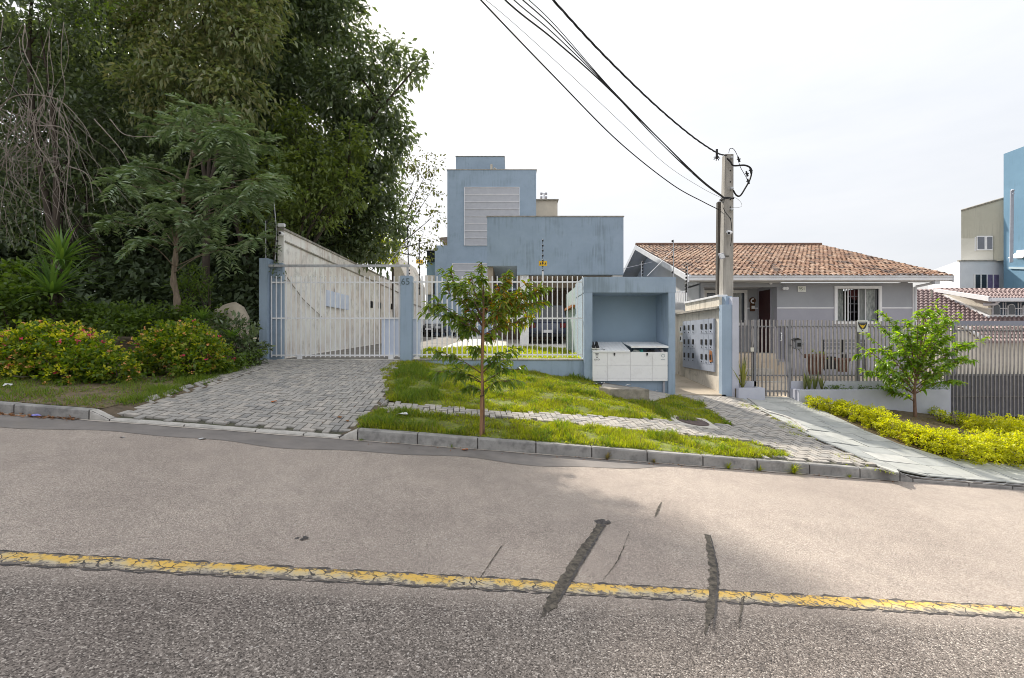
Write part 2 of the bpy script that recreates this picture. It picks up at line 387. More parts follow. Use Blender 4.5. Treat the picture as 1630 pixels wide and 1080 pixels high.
M_line = line_material()
def wob(x, k): return .006 * math.sin(x * 23 + k) + .006 * math.sin(x * 57 + 2 * k) + .004 * math.sin(x * 131 + k)
o = ruled('road_line', list(np.arange(-12, 14, .04)), lambda x: YY - .068 + DL * x + wob(x, 0), lambda x: YY + .068 + DL * x + .5 * wob(x, 2), lambda x, y: zroad(x) + .004, M_line)
M_tar = mat('tar_seam', (.045, .042, .042), (.10, .09, .085), 22, .9, .6, 80)
for off, ph in ((-.079, 1.), (.074, 4.)):
    ruled('tar_seam', list(np.arange(-12, 14, .04)), lambda x: YY + off - .007 + DL * x + wob(x, ph) , lambda x: YY + off + .009 + DL * x + wob(x, ph + 1) * 1.4, lambda x, y: zroad(x) + .0025, M_tar)
# old utility cuts in the asphalt
def road_pt(px, py):
    k = (py - 540) / F; y = EYE / k          # z = -S x ; x = u y
    u = (px - 815) / F; y = EYE / (k - S * u); return Vector((u * y, y, -S * u * y))
M_cut = mat('trench_patch', (.15, .13, .105), (.05, .045, .040), 26, .95, 1.0, 90, grime=(45, .7, (.02, .018, .017)))
def cut(name, ctr, widths, label, off=.0055, rag=.012):
    pts = [road_pt(*p) for p in ctr]; pts = curve_pts(pts, 46); mb = MB(); n = len(pts)
    for i, p in enumerate(pts):
        t = (pts[min(i + 1, n - 1)] - pts[max(0, i - 1)]).normalized(); s = Vector((t.y, -t.x, 0)); wd = float(np.interp(i / (n - 1), np.linspace(0, 1, len(widths)), widths))
        a = p + s * (wd + random.uniform(-rag, rag) * min(1, .25 + wd * 20)); b = p - s * (wd + random.uniform(-rag, rag) * min(1, .25 + wd * 20))
        for q in (a, b): mb.v.append((q.x, q.y, zroad(q.x) + off))
    for i in range(n - 1): mb.f.append((2 * i, 2 * i + 2, 2 * i + 3, 2 * i + 1)); mb.mi.append(0)
    o = mb.build(name, M_cut); tag(o, label=label, kind='structure'); return o
cut('trench_patch', [(862, 985), (885, 950), (922, 890), (958, 836)], [.003, .040, .042, .040, .036], 'slanting dark trench patch crossing the yellow line')
cut('trench_patch', [(1122, 1012), (1134, 955), (1136, 905), (1126, 852)], [.002, .030, .036, .030, .022], 'upright dark trench patch crossing the yellow line')
cut('trench_patch', [(1043, 823), (1053, 800)], [.006, .014, .004], 'short dark scar above the two trench patches')
cut('trench_patch', [(1176, 1000), (1184, 950)], [.001, .006, .008], 'faint crack patch right of the upright trench')
cut('trench_patch', [(762, 925), (800, 868)], [.001, .005, .002], 'faint crack left of the slanting trench')
cut('trench_patch', [(960, 925), (985, 890), (1003, 845)], [.001, .004, .001], 'faint crack right of the slanting trench', .0065)
def seam(pts_px, off, w, lbl):
    pts = curve_pts([road_pt(*p) for p in pts_px], 60); mb = MB(); n = len(pts)
    for i, p in enumerate(pts):
        t = (pts[min(i + 1, n - 1)] - pts[max(0, i - 1)]).normalized(); s = Vector((t.y, -t.x, 0)); q = p - s * off; ww = w * math.sin(math.pi * (i + .5) / n) ** .4
        for k in (1, -1): a = q + s * k * ww * random.uniform(.3, 1.3); mb.v.append((a.x, a.y, zroad(a.x) + .0075))
    for i in range(n - 1): mb.f.append((2 * i, 2 * i + 2, 2 * i + 3, 2 * i + 1)); mb.mi.append(0)
    tag(mb.build('trench_edge', M_tar), label=lbl, kind='structure')
seam([(880, 958), (922, 890), (958, 836)], -.034, .013, 'dark broken edge of the slanting trench'); seam([(1128, 1000), (1134, 955), (1136, 905), (1126, 852)], -.026, .010, 'dark broken edge of the upright trench')
M_tarlump = mat('tar_lump', (.05, .047, .047), (.12, .11, .105), 40, .95, .9, 90)
def lump(mb, c, r, flat=.5):
    n = 7; prof = [(r * .55, 0), (r, r * .18 * flat * 2), (r * .8, r * .7 * flat), (r * .3, r * flat)]; k = len(mb.v)
    mb.lathe(c, prof, n)
    for i in range(k, len(mb.v)):
        v = Vector(mb.v[i]); v += Vector((random.uniform(-1, 1), random.uniform(-1, 1), random.uniform(-.5, .5))) * r * .25; mb.v[i] = tuple(v)
mb = MB(); c0 = road_pt(958, 833)
for i in range(22):
    lump(mb, c0 + Vector((random.gauss(0, .035), random.gauss(0, .03), 0)), random.uniform(.012, .028))
o = mb.build('tar_lump', M_tarlump); tag(o, 'crumbled tar lump at the far end of the slanting trench', 'tar lump')
mb = MB(); c0 = road_pt(476, 857)
for i in range(9): lump(mb, c0 + Vector((random.gauss(0, .03), random.gauss(0, .012), 0)), random.uniform(.006, .018), .4)
o = mb.build('tar_lump', M_tarlump); tag(o, 'small dark crumb lying alone on the road left of centre', 'tar lump')

# ---------------------------------------------------------------- kerb stones
kerb = thing('kerb', None, None, (0, 0, 0)); tag(kerb, kind='structure'); del_keys = [k for k in ('label', 'category') if k in kerb.keys()]
def kerb_stone(x0, x1, h0, h1, m, name='kerb_stone', w_=.12):
    mb = MB(); g = .010; n = 6
    rows = []
    for i in range(n):
        x = x0 + g + (x1 - x0 - 2 * g) * i / (n - 1); h = h0 + (h1 - h0) * i / (n - 1); z = zroad(x); ch = .018
        j = lambda: random.uniform(-.003, .003)
        rows.append([(x, yk(x), z - .1), (x, yk(x) + .004 + j(), z + h - ch + j()), (x, yk(x) + ch, z + h + j()), (x, yk(x) + w_, z + h + j()), (x, yk(x) + w_, z - .1)])
    for r in rows: mb.v += r
    for i in range(n - 1):
        for k in range(5): mb.f.append((i * 5 + k, (i + 1) * 5 + k, (i + 1) * 5 + (k + 1) % 5, i * 5 + (k + 1) % 5)); mb.mi.append(0)
    mb.f += [(0, 1, 2, 3, 4), tuple((n - 1) * 5 + k for k in range(5))[::-1]]; mb.mi += [0, 0]
    return wp(mb, name, m, kerb)
mb = MB(); xk = [-15] + list(np.arange(-14, 15, .25)) + [16]
for x in xk:
    z = zroad(x); h = float(kh(x)) - .014
    for dy, zz in ((.012, -.1), (.012, h), (.11, h)): mb.v.append((x, yk(x) + dy, z + zz))
mb.f += [(i * 3 + k, i * 3 + 3 + k, i * 3 + 4 + k, i * 3 + 1 + k) for i in range(len(xk) - 1) for k in (0, 1)]; mb.mi += [0] * (2 * len(xk) - 2)
wp(mb, 'mortar', M_tar, kerb)
x = -5.78
xl = [x]
while x > -15: x -= .95; xl.append(x)
for a, b in zip(xl[1:], xl[:-1]): kerb_stone(a, b, .14, .14, M_kerb)
kerb_stone(-5.78, -5.52, .14, .035, M_kerbd)
for a, b in ((-5.52, -4.55), (-4.55, -3.6), (-3.6, -2.95), (-2.95, -2.45)): kerb_stone(a, b, .035, .035, M_kerbd)
kerb_stone(-2.45, -2.2, .035, .16, M_kerbd)
x = -2.2
for l_ in (.84, .86, .85, .83, .84, .86, .85, .84, .82, .66): kerb_stone(x, x + l_, .16, .16, M_kerb); x += l_
kerb_stone(x, x + .22, .15, .06, M_kerb)
x += .22
for l_ in (.95, .75, .9, .95, .95, .95, .95, .95, .95): kerb_stone(x, x + l_, .06, .06, M_kerb); x += l_

# ---------------------------------------------------------------- verge soil + terrain
M_soil = mat('soil', (.13, .10, .07), (.07, .055, .038), 5, .95, .8, 40, grime=(9, .6, (.20, .17, .12)))
xs = list(np.arange(-16, 18.1, .25))
ruled('verge_soil', xs, lambda x: yk(x) + .12, lambda x: 12.02, lambda x, y: verge(x, y) - .012 - (.03 if y > 11.99 else 0), M_soil, 14)
M_field = mat('terrain_soil', (.10, .10, .055), (.06, .055, .035), .8, .95, .5, 12)
def far(x, y):
    xx = max(-45, min(60, x)); return float(zw(xx)) - .35 + .95 * max(0, min(1, (-7.2 - xx) / 2)) + .015 * min(80, max(0, y - 12))
mb = MB(); gx = [-1200, -400, -150, -80] + list(range(-60, 81, 4)) + [110, 200, 500, 1200]; gy = [12.1, 16, 20, 26, 34, 45, 60, 90, 150, 400, 1400]
for x in gx:
    for y in gy: mb.v.append((x, y, far(x, y)))
k = len(gy)
for i in range(len(gx) - 1):
    for j in range(k - 1): mb.f.append((i * k + j, (i + 1) * k + j, (i + 1) * k + j + 1, i * k + j + 1)); mb.mi.append(0)
tag(mb.build('terrain', M_field), kind='structure')
mb = MB()
for x in gx:
    for y in (-1200, -9.0): mb.v.append((x, y, zroad(max(-70, min(70, x))) - .02))
for i in range(len(gx) - 1): mb.f.append((2 * i, 2 * i + 2, 2 * i + 3, 2 * i + 1)); mb.mi.append(0)
tag(mb.build('ground', M_field), kind='structure')

# ---------------------------------------------------------------- pavers
PC = [mat('paver_a', (.345, .325, .30), (.26, .245, .225), 7, .9, .6, 80, grime=(6, .4, (.17, .165, .16))),
      mat('paver_b', (.315, .30, .28), (.235, .225, .21), 7, .9, .6, 80, grime=(6, .5, (.13, .13, .13))),
      mat('paver_c', (.39, .36, .325), (.29, .27, .245), 7, .9, .6, 80, grime=(6, .4, (.2, .18, .16))),
      mat('paver_d', (.26, .25, .238), (.19, .185, .178), 7, .9, .6, 80)]
def paver_mesh(m):
    mb = MB(); mb.box((-.096, -.046, -.05), (.096, .046, .0)); return mb.mesh('paver', m, bevel=.004)
PM = [paver_mesh(m) for m in PC]
def herring(poly, origin, rot, U=.102):
    P = np.array(poly); c, s = math.cos(rot), math.sin(rot); o = np.array(origin)
    q = (P - o) @ np.array([[c, -s], [s, c]]); lo = np.floor(q.min(0) / U).astype(int) - 2; hi = np.ceil(q.max(0) / U).astype(int) + 2; out = []
    for i in range(lo[0], hi[0]):
        for j in range(lo[1], hi[1]):
            k = (i - j) % 4
            if k == 0: out.append(((i + 1) * U, (j + .5) * U, 0))
            elif k == 3: out.append(((i + .5) * U, (j + 1) * U, math.pi / 2))
    A = np.array(out); xy = A[:, :2] @ np.array([[c, s], [-s, c]]) + o
    k = inpoly(poly, xy[:, 0], xy[:, 1]); return xy[k], A[k, 2] + rot
def lay(parent, poly, origin, rot, weights, keepout=None):
    xy, an = herring(poly, origin, rot)
    if keepout is not None:
        k = ~keepout(xy[:, 0], xy[:, 1]); xy, an = xy[k], an[k]
    order = np.argsort(xy[:, 1] + .15 * np.abs(xy[:, 0])); mb_all = [MB() for _ in PC]
    for n_, i in enumerate(order):
        x, y = xy[i]; z = float(verge(x, y)); e = .05
        nx = -(float(verge(x + e, y)) - float(verge(x - e, y))) / (2 * e); ny = -(float(verge(x, y + e)) - float(verge(x, y - e))) / (2 * e)
        nrm = Vector((nx, ny, 1)).normalized(); rotm = Vector((0, 0, 1)).rotation_difference(nrm).to_matrix().to_4x4() @ Matrix.Rotation(an[i] + random.gauss(0, .012), 4, 'Z') @ Matrix.Rotation(random.gauss(0, .012), 4, 'X')
        q = mnoise.noise(Vector((x * 1.2, y * 1.2, 3))) ; ww = list(weights); ww[3] *= 1 + max(0, q) * 6; ww[2] *= 1 + max(0, -q) * 2
        ci = random.choices(range(4), ww)[0]; M4 = Matrix.Translation((x, y, z + .022 + random.gauss(0, .0025) + .012 * mnoise.noise(Vector((x * .8, y * .8, 9))))) @ rotm
        if n_ < 298:
            ob = bpy.data.objects.new('paver', PM[ci]); col.objects.link(ob); ob.parent = parent; ob.matrix_local = M4
        else:
            v = [M4 @ p.co for p in PM[ci].vertices]; mb_all[ci].add(v, [tuple(p.vertices) for p in PM[ci].polygons], ci)
    big = MB()
    for b in mb_all: big.add(b.v, b.f); big.mi[-len(b.f):] = b.mi if b.f else big.mi[-len(b.f):]
    if big.f:
        V = big.v; me = bpy.data.meshes.new('pavers'); me.from_pydata(V, [], big.f)
        for m in PC: me.materials.append(m)
        me.polygons.foreach_set('material_index', big.mi)
        ob = bpy.data.objects.new('pavers', me); col.objects.link(ob); ob.parent = parent; tag(ob, kind='stuff')
def fill_sheet(name, poly, m, off=-.004, step=.25, label=None, parent=None):
    """thin bed following the verge, clipped to a polygon"""
    P = np.array(poly); x0, y0 = P.min(0); x1, y1 = P.max(0); mb = MB()
    bm = bmesh.new(); vs = [bm.verts.new((p[0], p[1], 0)) for p in poly]; bm.faces.new(vs)
    for xx in np.arange(x0 + step, x1, step): bmesh.ops.bisect_plane(bm, geom=bm.verts[:] + bm.edges[:] + bm.faces[:], plane_co=(xx, 0, 0), plane_no=(1, 0, 0))
    for yy in np.arange(y0 + step, y1, step): bmesh.ops.bisect_plane(bm, geom=bm.verts[:] + bm.edges[:] + bm.faces[:], plane_co=(0, yy, 0), plane_no=(0, 1, 0))
    for v in bm.verts: v.co.z = float(verge(v.co.x, v.co.y)) + off
    bmesh.ops.recalc_face_normals(bm, faces=bm.faces)
    me = bpy.data.meshes.new(name); bm.to_mesh(me); bm.free(); me.materials.append(m)
    o = bpy.data.objects.new(name, me); col.objects.link(o)
    if parent: o.parent = parent
    return o
M_joint = mat('joint_soil', (.085, .08, .06), (.05, .05, .035), 8, .95, .6, 60, grime=(4, .6, (.06, .085, .03)))
drive_poly = gpoly([(168, 667), (230, 640), (330, 606), (412, 577)]) + [(-6.6, 11.95), (-2.9, 11.95)] + gpoly([(612, 605), (618, 640), (582, 660), (556, 692)])
drive_poly[0] = (drive_poly[0][0], yk(drive_poly[0][0]) + .125); drive_poly[-1] = (drive_poly[-1][0], yk(drive_poly[-1][0]) + .125)
o = fill_sheet('driveway', drive_poly, M_joint); tag(o, kind='structure')
def kerbside(x, y): return y < yk(x) + .17
lay(o, drive_poly, (-4.2, 7), math.atan(DL) * .6, [5, 4, 2, .6], kerbside)
man = gp(1102, 673); MR = .30
walk_poly = gpoly([(618, 642), (800, 656), (1000, 666), (1166, 678), (1118, 645), (1072, 628)]) + [(4.4, 11.9), (5.95, 11.9)] + gpoly([(1178, 634), (1205, 652), (1250, 676), (1300, 703), (1360, 728), (1428, 757)])
wx = [6.0, 5.0]
walk_poly += [(6.02, yk(6.02) + .125), (3.65, yk(3.65) + .125)] + gpoly([(1262, 722), (1200, 704), (1100, 695), (960, 681), (800, 666), (600, 656)])
o = fill_sheet('sidewalk', walk_poly, M_joint); tag(o, kind='structure')
def ko(x, y): return kerbside(x, y) | ((np.abs(x - man.x) < .40) & (np.abs(y - man.y) < .36))
lay(o, walk_poly, (0, 8), .12, [3, 2, 6, .5], ko)
# manhole
mh = thing('manhole_cover', 'round rusty iron manhole cover set in a pale cement square in the sidewalk', 'manhole cover', man + Vector((0, 0, .02)))
M_iron = mat('rusty_iron', (.13, .095, .085), (.075, .06, .06), 14, .7, .5, 80, metal=.3)
nrm = Vector((.10, -.16, 1)); e = .2
nx = -(float(verge(man.x + e, man.y)) - float(verge(man.x - e, man.y))) / (2 * e); ny = -(float(verge(man.x, man.y + e)) - float(verge(man.x, man.y - e))) / (2 * e)
mh.rotation_euler = Vector((0, 0, 1)).rotation_difference(Vector((nx, ny, 1)).normalized()).to_euler()
M_pale = mat('pale_cement', (.5, .47, .42), (.38, .36, .32), 8, .9, .4, 60)
part(MB().box((-.40, -.36, -.06), (.40, .36, .006)), 'surround', M_pale, mh, bevel=.004)
part(MB().lathe((0, 0, .0065), [(.305, 0), (.31, .004), (.30, .008), (.285, .008), (.28, .002)], 40), 'rim', M_iron, mh)
part(MB().lathe((0, 0, .0075), [(.274, 0), (.272, .009), (.2, .009), (.19, .006), (.13, .006), (.12, .01), (.03, .01)], 40), 'lid', M_iron, mh)

# ---------------------------------------------------------------- slate walkway on the right
SM = [mat('slate_a', (.37, .375, .355), (.29, .295, .28), 5, .75, .4, 30, grime=(2.5, .5, (.36, .37, .33))),
      mat('slate_b', (.43, .43, .405), (.34, .34, .32), 5, .75, .4, 30, grime=(2.5, .4, (.22, .24, .22))),
      mat('slate_c', (.31, .32, .31), (.25, .258, .25), 5, .75, .4, 30)]
slate_poly = [(5.78, 12.0)] + gpoly([(1205, 650), (1250, 674), (1300, 700), (1360, 725), (1432, 756)]) + [(6.1, yk(6.1) + .125), (9.5, yk(9.5) + .125), (14.5, yk(14.5) + .125), (14.5, 8.6)] + gpoly([(1629, 741), (1560, 737), (1500, 729), (1430, 708), (1380, 688), (1310, 655), (1264, 636)]) + [(7.3, 12.0)]
o = fill_sheet('slate_walkway', slate_poly, M_joint, .0); tag(o, kind='structure'); slate = o
def clip_cell(poly, cell):
    out = list(poly)
    n = len(cell)
    for i in range(n):
        a = cell[i]; b = cell[(i + 1) % n]; inp = out; out = []
        ins = lambda p: (b[0] - a[0]) * (p[1] - a[1]) - (b[1] - a[1]) * (p[0] - a[0]) >= -1e-9
        for j in range(len(inp)):
            p, q = inp[j - 1], inp[j]
            ip, iq = ins(p), ins(q)
            if ip != iq:
                d1 = (b[0] - a[0]) * (p[1] - a[1]) - (b[1] - a[1]) * (p[0] - a[0]); d2 = (b[0] - a[0]) * (q[1] - a[1]) - (b[1] - a[1]) * (q[0] - a[0]); t = d1 / (d1 - d2)
                out.append((p[0] + (q[0] - p[0]) * t, p[1] + (q[1] - p[1]) * t))
            if iq: out.append(q)
        if not out: return []
    return out
ca, sa = math.cos(.10), math.sin(.10)
for r in range(-2, 22):
    yb = 5.8 + r * .37; offx = random.uniform(0, .6); xx = 3.0 + offx
    while xx < 15:
        wl = random.choice((.55, .62, .7, .8)); g = .007
        cell = [(xx + g, yb + g), (xx + wl - g, yb + g), (xx + wl - g, yb + .37 - g), (xx + g, yb + .37 - g)]
        cell = [(6 + (p[0] - 6) * ca - (p[1] - 8) * sa, 8 + (p[0] - 6) * sa + (p[1] - 8) * ca) for p in cell]; xx += wl
        c = clip_cell(slate_poly, cell)
        if len(c) < 3: continue
        A = abs(sum(c[i - 1][0] * c[i][1] - c[i][0] * c[i - 1][1] for i in range(len(c)))) / 2
        if A < .012: continue
        mb = MB(); h = .016 + random.uniform(0, .004); tx = random.gauss(0, .004)
        top = [(p[0], p[1], float(verge(*p)) + h + tx * (p[0] - c[0][0])) for p in c]; mb.prism([(p[0], p[1], p[2] - .02) for p in top], (0, 0, .02))
        ob = mb.build('slate_slab', random.choices(SM, [4, 3, 2])[0]); ob.parent = slate
# pale cement edging left of the walkway
M_edge = mat('white_edging', (.42, .41, .385), (.27, .26, .25), 8, .85, .4, 50, grime=(5, .5, (.3, .28, .25)))
ed = [gp(*p) for p in ((1176, 626), (1192, 637), (1207, 648), (1222, 657), (1258, 668), (1284, 688))]
mb = MB(); ep = curve_pts(ed, 16)
for i, p in enumerate(ep):
    for dx, dz in ((-.03, -.05), (-.03, .04), (.03, .04), (.03, -.05)): mb.v.append((p.x + dx, p.y + dx * .5, float(verge(p.x, p.y)) + dz))
for i in range(16):
    for k in range(4): mb.f.append((i * 4 + k, i * 4 + 4 + k, i * 4 + 4 + (k + 1) % 4, i * 4 + (k + 1) % 4)); mb.mi.append(0)
mb.f += [(0, 1, 2, 3), (67, 66, 65, 64)]; mb.mi += [0, 0]
tag(mb.build('walkway_edging', M_edge), kind='structure')
#==PART2==
# ================================================================ the blue compound
M_blue = mat('blue_render', (.285, .36, .45), (.26, .33, .415), 1.4, .85, .25, 40, streak=.3, streak_col=(.15, .20, .22), grime=(2.2, .2, (.19, .26, .31)))
M_blued = mat('blue_render_weathered', (.28, .35, .435), (.245, .31, .39), 1.6, .85, .3, 40, streak=.42, streak_col=(.14, .18, .19), grime=(2.6, .3, (.32, .40, .46)))
M_bluein = mat('blue_render_deep', (.26, .345, .425), (.24, .32, .395), 1.2, .85, .2, 40)
M_white = mat('white_paint', (.74, .74, .76), (.64, .64, .66), 6, .45, .0, spec=.5)
M_cream = mat('stained_white_render', (.74, .70, .66), (.62, .575, .53), 1.3, .9, .3, 40, streak=.5, streak_col=(.46, .33, .26), grime=(2.4, .6, (.38, .36, .33)))
M_offw = mat('cream_render', (.66, .61, .53), (.56, .51, .44), 1.5, .9, .25, 40, streak=.5, streak_col=(.28, .25, .2), grime=(4, .45, (.30, .27, .22)))
M_cap = mat('wall_cap', (.36, .33, .29), (.2, .19, .17), 5, .95, .5, 50)
M_lav = mat('lavender_render', (.45, .46, .52), (.39, .40, .46), 2, .85, .2, 40)
M_grey = mat('grey_metal', (.30, .30, .33), (.25, .25, .28), 5, .5, .0, spec=.4)
M_dark = mat('black_plastic', (.018, .018, .02), (.012, .012, .013), 5, .5)
M_panelw = mat('bluish_white_sheet', (.56, .61, .72), (.48, .53, .64), 2, .5, 0)
M_galv = mat('galvanised_rod', (.42, .43, .44), (.3, .3, .31), 10, .45, .1, metal=.5)
M_yellow = mat('yellow_sign', (.72, .45, .03), (.62, .38, .03), 5, .5)
M_rust = mat('rust_orange', (.33, .13, .04), (.2, .08, .03), 8, .8)
# left boundary wall of the driveway
wallL = thing('boundary_wall', 'long stained off-white wall beside the driveway, running back behind the white gate', 'wall', (-6.1, 12.1, 1.0))
mb = MB(); zt = EYE + 2.9
mb.prism([(-6.1, 12.15, .6), (-6.1, 12.15, zt), (-6.1, 26, zt), (-6.1, 26, .6)], (-.16, 0, 0)); wp(mb, 'wall_body', M_cream, wallL)
mb = MB(); mb.box((-6.07, 12.1, zt), (-6.31, 26, zt + .07)); wp(mb, 'coping', M_cap, wallL, bevel=.01)
for yy in (15.0, 18.0, 21.0, 24.0):
    mb = MB(); mb.box((-6.101, yy, .8), (-6.07, yy + .03, zt - .3)); wp(mb, 'downpipe', mat('wall_pipe', (.4, .33, .26)), wallL) if yy == 21.0 else None
mb = MB(); mb.tube([(-6.08, 12.2, zt - .28), (-6.08, 26, zt - .42)], .025, 6); wp(mb, 'conduit', M_cap, wallL)
mb = MB(); mb.tube([(-6.07, 12.2, zt - 1.2), (-6.06, 13.2, zt - 1.75), (-6.06, 14.5, zt - 2.2)], .012, 5); wp(mb, 'cable', M_cap, wallL)
for yy, zz in ((19.6, EYE + 1.35), (20.8, EYE + 1.4), (22.9, EYE + 1.5)):
    mb = MB(); mb.box((-6.1, yy, zz), (-6.04, yy + .16, zz + .28)); wp(mb, 'vent_grille', M_dark, wallL)
# cabinet on that wall (blue grey meter panel)
d0, d1 = 6.1 * F / (815 - 517), 6.1 * F / (815 - 552)
mcb = thing('meter_cabinet', 'pale blue-grey panel fixed on the stained wall behind the gate', 'cabinet', (-6.04, d0, EYE + .9))
for i in range(4):
    ya = d0 + (d1 - d0) * i / 4; mb = MB(); mb.box((-6.1, ya + .01, EYE + 1.07 - .0), (-6.02, ya + (d1 - d0) / 4 - .01, EYE + 1.6)); wp(mb, 'cabinet_door', M_panelw, mcb, bevel=.006)
mb = MB(); mb.tube([(-6.05, d0 + .7, EYE + 1.6), (-6.05, d0 + .7, EYE + 1.72)], .02, 6); wp(mb, 'conduit', M_cap, mcb)
# floodlight/camera on wall end
cc = thing('security_camera', 'small white camera and lamp clipped on the near top end of the stained wall', 'camera', (-6.12, 12.08, zt - .2))
mb = MB(); mb.box((-6.2, 12.02, zt + .07), (-6.02, 12.1, zt + .16)); wp(mb, 'lamp_head', M_white, cc, bevel=.01)
mb = MB(); mb.lathe((-6.1, 11.95, zt - .12), [(.05, 0), (.055, .02), (.055, .14), (.03, .18)], 12, 'y'); wp(mb, 'camera_body', M_white, cc)
mb = MB(); mb.lathe((-6.1, 11.94, zt - .12), [(.035, 0), (.03, .012)], 12, 'y'); wp(mb, 'lens', M_dark, cc)
# second, taller neighbour wall beyond it
nb = thing('neighbour_wall', 'narrow tall white gable wall seen behind the far end of the driveway wall', 'wall', (-6.6, 26.5, 1.2))
mb = MB(); mb.prism([(-6.9, 26.5, .8), (X(645, 26.5), 26.5, .8), (X(645, 26.5), 26.5, Z(440, 26.5)), (X(627, 26.5), 26.5, Z(402, 26.5)), (-6.9, 26.5, Z(402, 26.5))], (0, 6, 0)); wp(mb, 'wall_body', M_offw, nb)
farw = thing('boundary_wall', 'low far stretch of stained wall seen just right of the numbered pillar', 'wall', (-6.1, 26, 1))
mb = MB(); mb.box((-6.25, 26.0, .8), (-6.08, 40, EYE + 2.1)); wp(mb, 'wall_body', M_cream, farw)
mb = MB(); mb.box((-6.3, 26.0, EYE + 2.1), (-6.04, 40, EYE + 2.17)); wp(mb, 'coping', M_cap, farw)
# ground inside the compound
def zc(y): return EYE - .53 + .035 * (y - 12)
M_yard = mat('pale_concrete_yard', (.60, .57, .52), (.5, .475, .43), 1.5, .9, .2, 30, grime=(2, .4, (.4, .38, .34)))
mb = MB()
for y in (11.93, 16, 20, 28, 36, 60):
    for x_ in (-6.1, 4.25): mb.v.append((x_, y, zc(y)))
for i in range(5): mb.f.append((2 * i, 2 * i + 1, 2 * i + 3, 2 * i + 2)); mb.mi.append(0)
n0 = len(mb.v); mb.add([(-6.1, 11.93, .2), (4.25, 11.93, .2), (4.25, 11.93, zc(11.93)), (-6.1, 11.93, zc(11.93))], [(0, 1, 2, 3)])
M_yard_o = mb.build('compound_paving', M_yard); tag(M_yard_o, kind='structure')

mb = MB()
for y in (12.1, 14, 17, 22, 30):
    for x_ in (-6.05, -2.75): mb.v.append((x_, y, zc(y) + .006 - (.0 if y not in (16, 20, 28) else 0)))
mb.f += [(2 * i, 2 * i + 1, 2 * i + 3, 2 * i + 2) for i in range(4)]; mb.mi += [0] * 4
tag(mb.build('driveway_lane', mat('worn_grey_lane', (.20, .185, .165), (.13, .12, .11), 1.6, .9, .3, 30, grime=(2, .5, (.3, .28, .25)))), kind='structure')
# pillars
def pillar(px0, px1, ytop, d, label, zb, dep=.3, m=M_blue):
    x0, x1 = X(px0, d), X(px1, d); t = thing('gate_pillar', label, 'pillar', ((x0 + x1) / 2, d, zb))
    mb = MB(); mb.box((x0, d, zb), (x1, d + dep, Z(ytop, d))); wp(mb, 'shaft', m, t, bevel=.008); return t
pl = pillar(412, 426, 411, 11.9, 'tall blue pillar at the left end of the white gate, rods on top', .7, .3)
mb = MB(); mb.box((X(426.2, 11.9), 12.02, .7), (X(446, 11.9), 12.14, Z(418, 11.9))); wp(mb, 'side_panel', M_blued, pl, bevel=.005)
pr = pillar(637, 655, 439, 11.85, 'blue pillar with the number 65 between the white gate and the white fence', .7, .26)
M_num = mat('dark_number', (.11, .15, .165), (.09, .12, .13), 10, .7)
text('65', .24, M_num, (X(645.5, 11.85), 11.845, Z(449, 11.85)), pr, 'house_number')
# white sliding gate
gate = thing('sliding_gate', 'white barred sliding gate across the paved driveway', 'gate', (X(538, 12), 11.97, 1.1))
gx0, gx1 = X(432, 12), X(637, 12); barM = None
mb = MB(); mb.box((-.009, -.009, 0), (.009, .009, Z(440, 12) - Z(569, 12))); barM = mb.mesh('bar', M_white)
mb = MB(); mb.box((-.020, -.014, 0), (.020, .014, Z(440, 12) - Z(572, 12))); barT = mb.mesh('bar', M_white)
nb_ = 27
for i in range(nb_):
    thick = i in (0, 1)
    o = bpy.data.objects.new('bar', barM); col.objects.link(o); o.parent = gate; x_ = gx0 + .02 + (gx1 - gx0 - .04) * i / (nb_ - 1)
    o.location = (x_ - gate.location.x, 0, Z(569, 12) - gate.location.z); o.scale.x = 1.5; o.scale.z = random.uniform(.995, 1.005)
for py in (450, 507, 566):
    mb = MB(); mb.box((gx0, 11.985, Z(py, 12) - .02), (gx1, 12.015, Z(py, 12) + .02)); wp(mb, 'rail', M_white, gate)
for px in (478, 623):
    mb = MB(); mb.box((X(px - 4, 12), 11.94, Z(572, 12)), (X(px + 4, 12), 11.98, Z(565, 12))); wp(mb, 'wheel_box', M_white, gate, bevel=.005)
mb = MB(); mb.box((X(607, 12), 12.02, Z(567, 12)), (X(636.5, 12), 12.03, Z(508, 12))); wp(mb, 'sheet_panel', M_panelw, gate)
# overhead beam
bm_ = thing('gate_beam', 'thin grey overhead beam spanning above the white sliding gate', 'beam', (X(540, 12), 11.95, Z(424, 12)))
mb = MB(); mb.box((X(427, 12), 11.93, Z(426, 12)), (X(653, 12), 11.98, Z(422, 12))); wp(mb, 'beam', M_galv, bm_, bevel=.006)
mb = MB(); mb.box((X(647, 11.97), 11.97, Z(439, 12)), (X(650, 11.97), 12.0, Z(426.2, 12))); wp(mb, 'post', M_galv, bm_)
mb = MB(); mb.tube([pt(615, 422, 11.95), pt(648, 384, 11.95)], .012, 6); wp(mb, 'brace', M_galv, bm_)
mb = MB(); mb.tube([pt(650, 424, 11.95), pt(649, 362, 11.95)], .014, 6); wp(mb, 'rod', M_dark, bm_)
